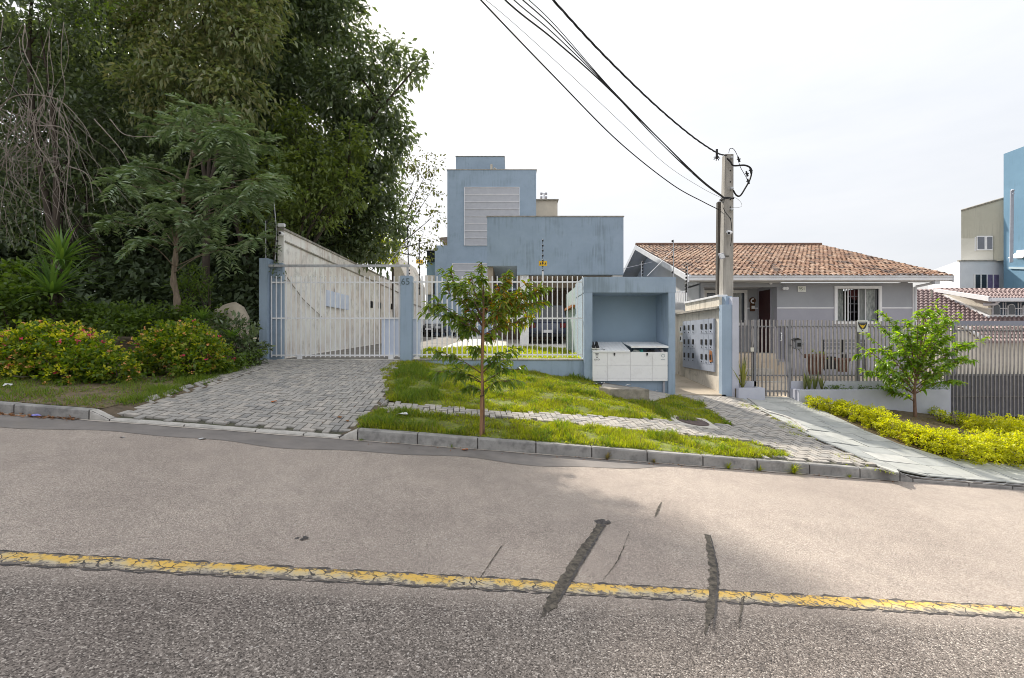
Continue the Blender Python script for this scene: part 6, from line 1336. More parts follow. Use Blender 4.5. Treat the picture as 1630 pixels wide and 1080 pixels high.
# 7 feathery tree on the verge side
t7 = thing('feathery_tree', 'small tree with silvery feathery compound leaves and a crooked pale trunk behind the lantana', 'tree', tuple(pt(283, 492, 10.9)))
g7 = float(verge(X(283, 10.9), 10.9)) - .1; mb = MB(); tp = curve_pts([Vector((X(284, 10.9), 10.9, g7)), pt(283, 496, 10.9), pt(281, 470, 10.9), pt(276, 445, 10.9), pt(279, 415, 10.9), pt(281, 380, 10.9), pt(290, 330, 10.9), pt(300, 270, 10.9), pt(315, 215, 10.9)], 24); mb.tube(tp, [.085 - .062 * i / 24 + .012 * math.sin(i * 1.7) for i in range(25)], 9)
whorl = [(320, 205), (350, 225), (290, 240), (245, 255), (270, 290), (225, 300), (200, 335), (310, 285), (355, 285), (385, 300), (405, 310), (330, 340), (375, 345), (250, 350), (300, 350), (420, 285), (215, 270), (340, 180), (300, 195), (395, 250), (270, 335), (350, 380), (330, 255), (285, 215), (365, 215), (410, 335), (375, 250), (340, 310), (260, 320), (235, 290), (300, 265), (320, 365), (350, 190), (280, 365), (250, 300), (380, 320), (340, 240), (310, 310), (250, 215), (390, 215), (415, 250), (222, 245), (350, 175), (290, 180), (195, 310), (435, 300), (390, 370), (205, 365)]
fr_P, fr_D = [], []
for px, py in whorl:
    px += random.uniform(-22, 22); py += random.uniform(-24, 24); c = pt(px, py, 10.9 + random.uniform(-1.2, .8)); tl = random.uniform(0, 6.28); j = min(24, max(8, 24 - int((py - 200) / 14))); s_ = tp[j]; mb.tube(curve_pts([s_, s_.lerp(c, .5) + Vector((0, 0, .1)), c], 6), [.013, .012, .011, .010, .008, .007, .005], 5)
    for k in range(12):
        a = k * 2.4 + random.random(); out_ = np.array([math.cos(a), math.sin(a), .25 + .5 * math.cos(a - tl) + random.gauss(0, .35)]); Lr = random.uniform(.34, .52); n = 9
        for q in range(2, n):
            t = q / n; p = np.array(c) + out_ * Lr * t + np.array([0, 0, -.6 * Lr * t * t]); side = np.array([-out_[1], out_[0], 0])
            for s2 in (-1, 1): fr_P.append(p); fr_D.append(side * s2 + out_ * .55 + np.array([0, 0, -.28]))
wp(mb, 'trunk', M_barkl, t7, True)
V, Fc = leaves(np.array(fr_P), np.array(fr_D), .17, .055, .25, .12); wnp(V, Fc, 'crown', L_sil, t7)
# dark undergrowth behind everything at the left
thk = thing('thicket', None, None, (0, 0, 0)); bpy.data.objects.remove(thk)
bl = B([(40, 420, 17, 2), (130, 400, 18, 2.2), (240, 380, 18, 2.2), (340, 400, 18, 2.0), (400, 430, 17, 1.4), (300, 300, 20, 2.8), (180, 250, 20, 2.8), (60, 280, 19, 2.4), (-60, 380, 17, 2.4), (420, 330, 20, 2.2), (330, 200, 21, 3), (220, 120, 21, 3), (400, 60, 22, 3), (90, 120, 20, 2.6), (440, 440, 19, 1.3), (520, 330, 22, 2.0), (200, 445, 15, 1.1), (330, 450, 15.5, 1.0), (150, 480, 14, .9), (230, 485, 14, .8), (300, 488, 14, .8), (370, 490, 14, .8), (60, 480, 14, 1.0), (-40, 470, 14, 1.2), (270, 460, 15, 1.1), (400, 470, 15, .9)])
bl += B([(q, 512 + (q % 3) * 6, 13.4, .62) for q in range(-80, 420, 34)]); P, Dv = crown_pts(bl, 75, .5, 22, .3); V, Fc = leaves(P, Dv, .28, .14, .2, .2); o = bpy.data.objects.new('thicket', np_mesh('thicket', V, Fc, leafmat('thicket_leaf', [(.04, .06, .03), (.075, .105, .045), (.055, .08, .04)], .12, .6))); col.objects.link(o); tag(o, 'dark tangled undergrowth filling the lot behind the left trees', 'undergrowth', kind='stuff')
# background trunks
for k, (px, d_, r_, lbl) in enumerate(((150, 16, .2, 'dark leaning trunk in the shadows above the spiky plant'), (390, 16.5, .16, 'dark trunk in the shadows between feathery tree and gate pillar'))):
    t = thing('shaded_tree', lbl, 'tree', (X(px, d_), d_, 1.2)); mb = MB(); mb.tube(curve_pts([(X(px, d_), d_, 1.0), (X(px + 12, d_), d_, 3.5), (X(px - 20, d_), d_, 7), (X(px + 10, d_), d_, 10)], 14), [r_ * (1 - .6 * i / 14) for i in range(15)], 9); wp(mb, 'trunk', M_bark, t, True)
# hanging bare roots
hr = thing('hanging_roots', 'tangle of pale bare aerial roots hanging at the left edge', 'aerial roots', tuple(pt(60, 150, 11)))
M_root = mat('pale_root', (.27, .23, .20), (.17, .145, .125), 14, .9, .5, 50)
for k in range(74):
    x0 = random.uniform(-20, 105); y0 = random.choice((40, 150, 150, 165, 165, 170, 175, 230, 240)) + random.uniform(-15, 25); dd = random.uniform(10.4, 11.8); n = random.randint(6, 10); P = [pt(x0, y0, dd)]; xx, yy = x0, y0; dx = random.uniform(-8, 8)
    yend = random.uniform(230, 405); 
    for j in range(n): yy += (yend - y0) / n; dx = dx * .6 + random.uniform(-15, 15) + (4 if yy > 290 else 0); xx += dx; P.append(pt(xx, yy, dd + random.uniform(-.12, .12)))
    r_ = random.uniform(.005, .011); mb = MB(); Q = curve_pts(P, 22); mb.tube(Q, [r_ * (1 - .6 * i / 22) for i in range(23)], 5); rs = wp(mb, 'root_strand', M_root, hr, True)
for pxs in ([(0, 170), (30, 152), (90, 158), (130, 195), (150, 230)], [(60, 200), (100, 205), (110, 240), (105, 330), (120, 380)], [(70, 165), (55, 190), (60, 230), (80, 260), (95, 300), (90, 350)], [(40, 40), (38, 80), (70, 150), (60, 200)], [(110, 265), (140, 280), (150, 325)], [(150, 190), (190, 235), (205, 260)], [(175, 190), (200, 215), (250, 218)]):
    mb = MB(); Q = curve_pts([pt(a, b, 10.3) for a, b in pxs], 26); mb.tube(Q, [.013 * (1 - .5 * i / 26) for i in range(27)], 6); wp(mb, 'root_strand', M_root, hr, True)
# straps: yucca, sansevieria, agapanthus
def straps(base, n, L_, W_, tilt=(.1, 1.2), stiff=.5, st=7):
    base = np.asarray(base, float); V = []; Fc = []
    for i in range(n):
        a = rng.uniform(0, 2 * math.pi); th = rng.uniform(*tilt); l_ = L_ * rng.uniform(.65, 1.1); h = np.array([math.cos(a), math.sin(a), 0]); s = np.array([-h[1], h[0], 0]); o = len(V)
        for j in range(st):
            t = j / (st - 1); ang = th + (1 - stiff) * 1.4 * t * t; p = base + (h * math.sin(th + (ang - th) * .5) + np.array([0, 0, 1]) * math.cos(th + (ang - th) * .5)) * l_ * t; wd = W_ * (.45 + .55 * math.sin(math.pi * min(1, t * 1.1 + .1))) * (1 - t ** 3) + .002
            V += [p + s * wd / 2 + np.array([0, 0, wd * .15]), p - s * wd / 2 + np.array([0, 0, wd * .15])]
        Fc += [(o + 2 * j, o + 2 * j + 1, o + 2 * j + 3, o + 2 * j + 2) for j in range(st - 1)]
    return np.array(V), np.array(Fc)
L_yuc = leafmat('yucca_leaf', [(.09, .16, .045), (.13, .22, .06), (.20, .29, .08), (.06, .11, .04)], .3, .4)
yu = thing('yucca', 'spiky green yucca with two rosettes behind the flowering bushes at the left', 'yucca', tuple(pt(85, 505, 10)))
for px, py, n in ((82, 468, 85), (98, 415, 70), (105, 445, 40)):
    V, Fc = straps(pt(px, py, 10 + (px - 85) * .02), n, 1.0, .062, (.05, 1.75), .72); wnp(V, Fc, 'rosette', L_yuc, yu)
mb = MB(); gy = float(verge(X(86, 10), 10)) - .1; mb.tube([(X(86, 10), 10, gy), pt(84, 468, 10)], .07, 8); mb.tube([(X(90, 10.1), 10.1, gy), pt(98, 415, 10.25)], .05, 8); wp(mb, 'stem', M_bark, yu)
def fillbush(name, label, cat, blobs, per, L_, W_, m, group=None, clus=.12, nper=14, shell=.6, seg=1, stem=True, droop=.1, flowers=None):
    c = blobs[0][0]; t = thing(name, label, cat, (c[0], c[1], min(b[0][2] - b[1] for b in blobs)), group)
    P, Dv = crown_pts(blobs, per, clus, nper, shell); Dv = Dv + np.array([0, 0, .45]); V, Fc = leaves(P, Dv, L_ * rng.uniform(.6, 1.3, len(P)), W_ * rng.uniform(.7, 1.2, len(P)), .2, droop, seg); wnp(V, Fc, 'foliage', m, t)
    if stem:
        mb = MB(); b0_ = Vector(t.location) + Vector((0, 0, -.1))
        for b in blobs:
            for k in range(4): e_ = Vector(b[0]) + Vector((random.gauss(0, .4), random.gauss(0, .4), random.uniform(-.2, .6))) * b[1]; s_ = Vector((b[0][0] + random.gauss(0, .1), b[0][1], b0_.z)); mb.tube([s_, s_.lerp(e_, .5), e_], [.014, .010, .005], 5)
        tag(wp(mb, 'stems', M_bark, t), kind='stuff')
    return t
gr = 'broad-leaved bushes at the left edge'
fillbush('broadleaf_bush', 'plain green broad-leaved bush at the left edge beside the yucca', 'bush', B([(15, 475, 9.6, .55), (50, 500, 9.8, .45), (-30, 470, 9.6, .6), (20, 445, 10, .4)]), 260, .12, .085, L_mid, clus=.15)
# flowering lantana
L_lan = leafmat('lantana_leaf', [(.06, .12, .022), (.14, .21, .03), (.34, .36, .04), (.045, .085, .02), (.24, .29, .035)], .42, .5)
M_pink = leafmat('pink_flower', [(.55, .05, .16), (.65, .12, .22), (.45, .03, .10)], .2, .6); M_oran = leafmat('orange_flower', [(.62, .30, .12), (.65, .42, .22), (.55, .22, .14)], .2, .6)
lan1 = B([(70, 565, 8.0, .56), (135, 572, 8.0, .52), (10, 575, 7.9, .52), (180, 590, 8.0, .38), (110, 602, 7.7, .34), (50, 548, 8.2, .42), (105, 548, 8.2, .40), (-50, 575, 8, .55), (40, 600, 7.7, .32)])
lan2 = B([(285, 552, 9.1, .50), (325, 560, 9.2, .40), (250, 560, 9.0, .42), (300, 580, 8.8, .32), (265, 540, 9.3, .36), (305, 536, 9.4, .36), (345, 570, 9.4, .28), (230, 578, 8.8, .30)])
for bl_, lbl, fr_ in ((lan1, 'large flowering bush of yellow-green leaves with pink and orange blooms at the left kerb', .02), (lan2, 'second flowering bush, darker with orange blooms, between the first one and the driveway', .014)):
    t = fillbush('flowering_bush', lbl, 'bush', bl_, 480, .085, .058, L_lan, 'flowering bushes left of the driveway', clus=.10)
    P, Dv = crown_pts(bl_, 170 if bl_ is lan1 else 110, .05, 10, 1.0); k = P[:, 2] > np.percentile(P[:, 2], 22); P, Dv = P[k] + [0, 0, .01], Dv[k] + [0, 0, .5]
    V, Fc = leaves(P, Dv, .055 * rng.uniform(.6, 1.3, len(P)), .034, .2); wnp(V, Fc, 'young_leaves', leafmat('lantana_tip', [(.42, .44, .04), (.52, .48, .05), (.26, .32, .04), (.50, .34, .10)] if bl_ is lan1 else [(.30, .32, .04), (.40, .33, .06), (.18, .24, .035), (.40, .24, .08)], .4), t)
    P, Dv = crown_pts(bl_, 110, .028, 9, 1.03); Dv = Dv + [0, 0, .6]; n = len(P); sel = np.repeat(rng.random(n // 9) < (.35 if bl_ is lan1 else .1), 9)
    for m_, kk in ((M_pink, sel), (M_oran, ~sel)):
        V, Fc = leaves(P[kk], Dv[kk], .032, .032, .1, 0); o = wnp(V, Fc, 'flowers', m_, t); tag(o, kind='stuff')
fillbush('broadleaf_plant', 'dark strap and broad-leaved plants at the foot of the left blue pillar', 'plant', B([(372, 530, 10.6, .42), (392, 545, 10.6, .4), (350, 520, 11, .35), (405, 560, 10.9, .3)]), 150, .15, .07, L_dark, clus=.12)
ag = thing('strap_leaf_plant', 'low plant with long arching strap leaves beside the beige boulder', 'plant', tuple(pt(370, 545, 10.3)))
V, Fc = straps(pt(368, 540, 10.3), 34, .5, .045, (.3, 1.3), .5); wnp(V, Fc, 'leaves', L_yuc, ag); V, Fc = straps(pt(322, 510, 10.5), 22, .5, .05, (.3, 1.3), .5); wnp(V, Fc, 'leaves', L_yuc, ag)
fillbush('shade_shrub', 'low leafy green undergrowth on the bank between the yucca and the crooked trunk', 'shrub', B([(140, 500, 10.4, .34), (180, 502, 10.5, .34), (220, 502, 10.6, .32), (255, 500, 10.7, .3), (110, 505, 10.2, .3), (160, 515, 10.0, .28), (205, 515, 10.2, .28), (240, 512, 10.4, .25), (300, 500, 10.9, .28), (335, 505, 11, .25)]), 230, .12, .07, L_mid, clus=.14, stem=False)
fillbush('fern_bush', 'light green feathery shrub right of the crooked trunk', 'shrub', B([(305, 440, 11.4, .35), (325, 455, 11.4, .35), (300, 465, 11.3, .3)]), 180, .13, .035, L_mid, clus=.14)
bo = thing('boulder', 'smooth beige boulder between the crooked trunk and the left blue pillar', 'boulder', tuple(pt(366, 505, 11.6)))
mb = MB(); mb.lathe((0, 0, -.1), [(.5, 0), (.62, .2), (.60, .45), (.46, .66), (.22, .78), (.05, .8)], 18); mb.v = [(v[0] * (1.15 + .12 * math.sin(v[1] * 3 + v[2] * 4)), v[1], v[2] * (1 + .08 * math.sin(v[0] * 5))) for v in mb.v]; gb = float(verge(bo.location.x, 11.6)) - .15 - bo.location.z; tb_ = .8 * .62 - .1; mb.v = [(v[0] * .62, v[1] * .5, gb + (tb_ - gb) * min(1, max(0, (v[2] + .1) / .85)) ** .45) for v in mb.v]; part(mb, 'rock', mat('beige_stone', (.40, .35, .28), (.28, .24, .19), 3, .9, .5, 20), bo, True)
# ivy over the near end of the wall
iv = thing('ivy', 'dark ivy hanging over the near end of the stained wall', 'ivy', (-6.2, 12.1, 3)); crown(iv, B([(438, 375, 12.05, .16), (436, 400, 12.02, .2), (440, 425, 12.05, .16), (444, 445, 12.1, .12), (432, 355, 12.1, .2)]), 240, .07, .05, L_dark, 'leaves', clus_r=.08)
mb = MB(); mb.tube([pt(438, 470, 12.1), pt(436, 400, 12.1), pt(441, 360, 12.1)], .012, 5); wp(mb, 'stem', M_bark, iv)

# ---------------- young street trees
L_pea = leafmat('peach_leaf', [(.075, .13, .03), (.115, .18, .035), (.17, .24, .045), (.26, .29, .05), (.09, .14, .04)], .45, .36, .5)
L_pea2 = leafmat('peach_leaf_bright', [(.10, .19, .025), (.17, .28, .04), (.27, .36, .05), (.075, .13, .03), (.36, .40, .09)], .48, .30, .7)  # brighter green leaf colours for the second young tree
L_red = leafmat('red_leaf', [(.40, .07, .02), (.45, .20, .03), (.35, .10, .03)], .4)
L_ora = leafmat('yellowing_leaf', [(.30, .24, .04), (.36, .20, .04), (.22, .2, .04)], .42)
def street_tree(t, trunk, tips, d, m_leaf, bark, r0, lpb, L_, W_, spread=.10, fr_levels=None, droop=.75, extra=None):
    mb = MB(); tk = curve_pts([pt(*p) for p in trunk], 20); mb.tube(tk, [r0 * (1 - .7 * i / 20) for i in range(21)], 8)
    P, Dv = [], []
    for (px, py, sx, sy) in tips:
        tip = pt(px, py, d + random.uniform(-.55, .55)); s_ = min(tk, key=lambda q: abs(q.z - Z(sy, d))); mid = s_.lerp(tip, .5) + Vector((0, 0, .08)); ps = curve_pts([s_, mid, tip], 12); mb.tube(ps, [r0 * .36 * (1 - .8 * i / 12) for i in range(13)], 5)
        paths = [(ps, 1.0)]
        for k in range(3):
            a = ps[random.randint(4, 10)]; e_ = a + ((tip - s_).normalized() * .25 + Vector((random.gauss(0, .16), random.gauss(0, .2), random.gauss(.03, .13)))) * spread * 10 * .55; q = curve_pts([a, a.lerp(e_, .5) + Vector((0, 0, .03)), e_], 8); mb.tube(q, [.006 * (1 - .6 * i / 8) for i in range(9)], 4); paths.append((q, .55))
        for q, wgt in paths:
            n = int(lpb * wgt); k0 = 2 if wgt == 1 else 1
            for _ in range(n):
                i = random.uniform(k0, len(q) - 1.01); a = q[int(i)].lerp(q[int(i) + 1], i % 1); dr = (q[min(len(q) - 1, int(i) + 1)] - q[int(i)]).normalized()
                P.append(a); Dv.append(np.array(dr) * .5 + np.array([random.gauss(0, .5), random.gauss(0, .5), random.uniform(-.7, .2)]))
    wp(mb, 'trunk', bark, t, True); P, Dv = np.array(P), np.array(Dv); n = len(P)
    V, Fc = leaves(P, Dv, L_ * rng.uniform(.65, 1.2, n), W_ * rng.uniform(.8, 1.2, n), .25, droop * .45, 2)
    wnp(V, Fc, 'crown', m_leaf, t); return P, Dv
b_ = gp(768, 692); d1_ = b_.y
st = thing('peach_tree', 'young peach tree with drooping, partly red leaves on the grass strip before the white fence', 'tree', tuple(b_))
tips1 = [(700, 425, 760, 520), (712, 448, 760, 510), (675, 480, 762, 530), (690, 492, 762, 530), (735, 470, 765, 500), (765, 432, 768, 490), (850, 470, 770, 515), (862, 490, 770, 520), (705, 462, 762, 520), (672, 497, 762, 535), (812, 440, 770, 510), (845, 447, 770, 515), (865, 462, 770, 520), (868, 480, 770, 515), (850, 500, 770, 520), (830, 520, 770, 530), (800, 500, 770, 520), (815, 470, 770, 515), (745, 445, 768, 500), (722, 500, 765, 530), (740, 530, 768, 540), (790, 535, 768, 545), (750, 500, 768, 520), (785, 480, 768, 510), (755, 560, 768, 560),
         (730, 452, 766, 510), (800, 455, 770, 510), (825, 475, 770, 520), (715, 515, 765, 535), (838, 515, 770, 530), (770, 470, 768, 500),
         (690, 565, 768, 590), (680, 592, 768, 605), (725, 600, 768, 610), (822, 560, 768, 590), (835, 588, 768, 605), (812, 608, 768, 620), (745, 625, 768, 632), (800, 580, 768, 598)]
P, Dv = street_tree(st, [(769, 696, d1_), (769, 640, d1_), (767, 580, d1_), (768, 520, d1_), (770, 470, d1_), (768, 440, d1_)], tips1, d1_, L_pea, M_barkr, .026, 27, .125, .038)
k = (P[:, 0] > X(770, d1_)) & (P[:, 2] > Z(520, d1_)) & (rng.random(len(P)) < .30); V, Fc = leaves(P[k], Dv[k] + rng.normal(0, .3, (k.sum(), 3)), .10, .034, .25, .35, 2); wnp(V, Fc, 'yellowing_leaves', L_ora, st)
k = (P[:, 0] > X(745, d1_)) & (P[:, 2] > Z(540, d1_)) & (rng.random(len(P)) < .055); V, Fc = leaves(P[k], Dv[k] + rng.normal(0, .3, (k.sum(), 3)), .11, .036, .25, .35, 2); wnp(V, Fc, 'red_leaves', L_red, st)
stk = thing('tree_stake', 'straight brown wooden stake beside the young peach tree trunk', 'stake', tuple(b_ + Vector((-.03, -.05, 0))))
mb = MB(); q0, q1 = pt(765.5, 697, d1_ - .06), pt(770, 490, d1_ - .06); mb.tube([q0, q0.lerp(q1, .33)], .024, 8); mb.tube([q0.lerp(q1, .33), q1], .018, 8); wp(mb, 'stake_pole', mat('stake_wood', (.30, .17, .09), (.19, .11, .06), 9, .85, .4, 50, stretch=(4, 4, .6)), stk)
mb = MB(); c = q0.lerp(q1, .32); mb.tube([c + Vector((-.03, -.03, 0)), c + Vector((.035, -.03, .01)), c + Vector((.035, .06, 0)), c + Vector((-.03, .06, 0)), c + Vector((-.03, -.03, 0))], .006, 5); wp(mb, 'tie', M_dark, stk)
b_ = gp(1457, 664); d2_ = b_.y
st2 = thing('peach_tree', 'bushy bright green young tree with reddish trunk in front of the long planter', 'tree', tuple(b_))
tips2 = [(1366, 548, 1455, 620), (1378, 530, 1455, 615), (1372, 588, 1455, 625), (1392, 574, 1455, 620), (1395, 510, 1455, 600), (1412, 503, 1455, 595), (1440, 508, 1456, 595), (1425, 530, 1455, 600), (1460, 500, 1458, 590), (1474, 488, 1460, 585), (1490, 480, 1460, 580), (1505, 484, 1460, 585), (1515, 505, 1460, 590), (1530, 498, 1460, 585), (1500, 520, 1460, 590), (1520, 530, 1460, 600), (1545, 545, 1460, 600), (1570, 537, 1462, 600), (1528, 575, 1460, 610), (1540, 572, 1460, 615), (1480, 545, 1458, 600), (1455, 545, 1456, 605), (1435, 560, 1455, 610), (1410, 555, 1455, 612), (1400, 600, 1455, 630), (1425, 590, 1455, 625), (1418, 625, 1455, 640), (1470, 575, 1458, 615), (1490, 600, 1458, 625), (1505, 590, 1458, 620), (1520, 605, 1458, 625), (1490, 560, 1458, 605), (1445, 530, 1456, 600)]
street_tree(st2, [(1457, 668, d2_), (1456, 640, d2_), (1456, 615, d2_), (1462, 580, d2_), (1468, 540, d2_), (1475, 500, d2_)], tips2, d2_, L_pea2, M_barkr, .038, 46, .135, .05, .13)
# stump behind that tree
sm = thing('stump', 'short grey stump at the planter foot behind the bright green young tree', 'stump', tuple(gp(1468, 655))); mb = MB(); mb.lathe((0, 0, -.05), [(.16, 0), (.14, .12), (.12, .26), (.14, .34), (.02, .35)], 12); part(mb, 'wood', M_cap, sm, True)
# golden hedge shrubs
L_gold = leafmat('golden_leaf', [(.46, .46, .02), (.66, .63, .03), (.24, .31, .02), (.76, .73, .07), (.09, .15, .02)], .4, .5)
def vblob(px, py, r, lift=.6): g_ = gp(px, py); return ((g_.x, g_.y, g_.z + r * lift), r)
gg = 'golden yellow shrubs beside the slate walkway'
shr = [([vblob(1300, 652, .19), vblob(1322, 656, .2), vblob(1290, 645, .14)], 'first golden shrub, at the planter corner near the grey gate'),
       ([vblob(1352, 665, .26), vblob(1372, 675, .26), vblob(1338, 660, .2)], 'second golden shrub from the gate, beside the slate walkway'),
       ([vblob(1400, 684, .28), vblob(1420, 694, .28), vblob(1388, 672, .24)], 'third golden shrub from the gate, left of the young tree trunk'),
       ([vblob(1446, 703, .26), vblob(1462, 712, .22)], 'fourth golden shrub from the gate, small and partly orange'),
       ([vblob(1500, 724, .32), vblob(1530, 732, .33), vblob(1482, 712, .26)], 'large golden shrub at the widest bend of the slate walkway'),
       ([vblob(1575, 735, .34), vblob(1610, 738, .36), vblob(1556, 722, .3), vblob(1640, 738, .38)], 'large golden shrub cut by the right picture edge, front row'),
       ([vblob(1560, 690, .26), vblob(1590, 698, .3), vblob(1545, 682, .2)], 'golden shrub in the back row below the grey vehicle gate'),
       ([vblob(1630, 702, .34), vblob(1660, 710, .34), vblob(1612, 694, .28)], 'golden shrub in the back row at the right picture edge')]
for bl_, lbl in shr: fillbush('golden_shrub', lbl, 'shrub', [(c_, r_ * 1.1) for c_, r_ in bl_], 1500, .046, .027, L_gold, gg, clus=.05, nper=22, shell=.5)
o_ = crown_pts([vblob(1455, 708, .2)], 300, .06, 10, .8); V, Fc = leaves(o_[0], o_[1], .05, .03); o = bpy.data.objects.new('dry_sprig', np_mesh('dry_sprig', V, Fc, L_ora)); col.objects.link(o); tag(o, 'orange-brown dry sprigs among the golden shrubs', 'twigs', kind='stuff')
fillbush('green_bush', 'dark green-yellow low bush between the planter end and the golden back row', 'bush', [vblob(1500, 672, .2), vblob(1520, 676, .22), vblob(1488, 662, .14)], 700, .05, .032, L_yel, clus=.07)
# planter plants
sv = thing('snake_plant', 'upright striped snake plant at the left end of the long planter', 'plant', tuple(pt(1288, 620, 11.85)))
for px in (1281, 1288, 1297, 1308): V, Fc = straps(pt(px, 622, 11.85), 9, .55 if px < 1300 else .4, .06, (.0, .35), .95); wnp(V, Fc, 'leaf_cluster', leafmat('snake_leaf', [(.12, .15, .05), (.2, .2, .07), (.06, .10, .05)], .2), sv)
sv2 = thing('snake_plant', 'tall yellow-edged strap-leaf plant between the lavender post and the grey gate', 'plant', tuple(pt(1183, 618, 11.8)))
V, Fc = straps(pt(1182, 620, 11.82), 26, .85, .05, (.0, .5), .85); wnp(V, Fc, 'leaf_cluster', leafmat('strap_leaf', [(.16, .18, .05), (.3, .28, .08), (.06, .10, .04)], .3), sv2)
fillbush('ground_cover', 'low green ground cover in the long planter right of the snake plant', 'plant', B([(1320, 620, 11.85, .13), (1335, 619, 11.85, .14), (1350, 621, 11.85, .12), (1375, 621, 11.85, .11), (1395, 620, 11.85, .13), (1420, 621, 11.85, .12), (1480, 618, 11.85, .16), (1500, 617, 11.85, .16)]), 900, .04, .022, L_mid, clus=.05, stem=False)
pf = B([(1300, 565, 13.3, .12), (1313, 567, 13.3, .1)]); fillbush('potted_plant', 'small yellow-green plant growing in the large terracotta pot', 'plant', pf, 400, .06, .035, L_yel, clus=.06, stem=False)
fillbush('low_weeds', 'mixed low green weeds between the second flowering bush and the driveway edge', 'weeds', B([(355, 585, 9.6, .2), (385, 580, 10, .2), (330, 598, 9.2, .18), (300, 608, 8.8, .17), (400, 570, 10.6, .22), (220, 615, 8.2, .16), (250, 618, 8.3, .14)]), 420, .08, .05, L_mid, clus=.1, stem=False)
# ---------------- grass
L_gr = leafmat('grass_blade', [(.19, .25, .02), (.29, .34, .025), (.42, .44, .03), (.56, .54, .08), (.10, .14, .02)], .45, .6); L_grd = leafmat('grass_blade_dark', [(.09, .16, .025), (.15, .23, .035), (.23, .30, .04), (.30, .32, .08)], .42, .6)
L_dry = leafmat('dry_grass', [(.25, .20, .09), (.18, .16, .06), (.32, .26, .13)], .3, .8)
def grass(name, poly, dens, h, m, surf=verge, hvar=.5, keep=None, wdt=.006, broad=.25, label=None):
    P = np.array(poly); lo, hi = P.min(0), P.max(0); n = int((hi - lo).prod() * dens); xy = rng.uniform(lo, hi, (n, 2)); k = inpoly(poly, xy[:, 0], xy[:, 1]); xy = xy[k]
    nn = np.array([mnoise.noise(Vector((a * 1.9, b * 1.9, 0))) + .5 * mnoise.noise(Vector((a * 6, b * 6, 5))) for a, b in xy]) if len(xy) else np.zeros(0)
    kk = rng.random(len(xy)) < np.clip(.7 + nn * 1.4, .06, 1)
    if keep is not None: kk &= keep(xy[:, 0], xy[:, 1])
    xy, nn = xy[kk], nn[kk]; n = len(xy); z = surf(xy[:, 0], xy[:, 1]) - .012; b0 = np.column_stack([xy, z]); hh = (h * np.clip(1 + nn * 1.1, .4, 2.2) * rng.uniform(1 - hvar, 1 + hvar, n))[:, None]
    a = rng.uniform(0, 2 * math.pi, n); s = np.column_stack([np.cos(a), np.sin(a), np.zeros(n)]); ln_ = rng.normal(0, .45, (n, 3)); ln_[:, 2] = 0; w_ = wdt * rng.uniform(.7, 1.5, (n, 1)); up = np.array([0, 0, 1.])
    V = np.stack([b0 + s * w_ / 2, b0 - s * w_ / 2, b0 + ln_ * hh * .35 + up * hh * .6 - s * w_ * .42, b0 + ln_ * hh * .35 + up * hh * .6 + s * w_ * .42, b0 + ln_ * hh + up * hh * .95], 1).reshape(-1, 3); i = np.arange(n)[:, None] * 5
    Fc = np.concatenate([i + [0, 1, 2], i + [0, 2, 3], i + [3, 2, 4]]); parts = [(V, Fc)]
    nb2 = int(n * broad); 
    if nb2: j = rng.integers(0, n, nb2); bp = b0[j] + np.column_stack([rng.normal(0, .02, (nb2, 2)), h * .35 * rng.random(nb2)]); dv = np.column_stack([rng.normal(0, 1, (nb2, 2)), rng.uniform(0, .6, nb2)]); parts.append(leaves(bp, dv, .035 * rng.uniform(.6, 1.5, nb2), .017, .15))
    V, Fc = merge(parts); o = bpy.data.objects.new(name, np_mesh(name, V, Fc, m)); col.objects.link(o); tag(o, kind='stuff')
    if label: o['label'] = label; o['category'] = 'grass'
    return o
up_poly = gpoly([(606, 590), (618, 638), (700, 650), (800, 656), (1000, 666), (1165, 677), (1120, 645), (1090, 633)]) + [(4.2, 11.6)] + gpoly([(1040, 642), (985, 630), (955, 616), (940, 606)]) + [(2.0, 11.85), (-2.6, 11.88), (-3.0, 11.8)]
lo_poly = [(-2.25, yk(-2.25) + .13)] + gpoly([(572, 664), (600, 654), (700, 660), (800, 667), (960, 681), (1100, 696), (1200, 705), (1264, 728)]) + [(3.7, yk(3.7) + .13), (0, yk(0) + .13)]
M_gsoil = mat('grass_soil', (.17, .20, .04), (.11, .12, .04), 6, .95, .5, 40)
for p_, nm in ((up_poly, 'lawn_upper'), (lo_poly, 'lawn_lower')): tag(fill_sheet('lawn', p_, M_gsoil, .0), kind='structure')
grass('grass', up_poly, 3600, .05, L_gr, wdt=.009, broad=1.0, label='bright green grass patch between the fence wall and the paved path'); grass('grass', lo_poly, 4200, .058, L_gr, wdt=.008, broad=1.0, label='bright green grass strip between the paved path and the kerb')
grass('grass', up_poly, 420, .075, L_dry, wdt=.006, broad=.6, label='dry straw-coloured blades scattered through the upper grass patch'); grass('grass', lo_poly, 520, .075, L_dry, wdt=.006, broad=.6, label='dry straw-coloured blades scattered through the kerb grass strip')
clump = lambda x, y: np.array([mnoise.noise(Vector((a * 3.1, b * 3.1, 7))) > .22 for a, b in zip(x, y)])
grass('grass', up_poly, 1500, .085, L_grd, wdt=.013, broad=1.5, keep=clump, label='darker taller weed clumps in the upper grass patch'); grass('grass', lo_poly, 1800, .085, L_grd, wdt=.012, broad=1.5, keep=clump, label='darker taller weed clumps in the kerb grass strip')
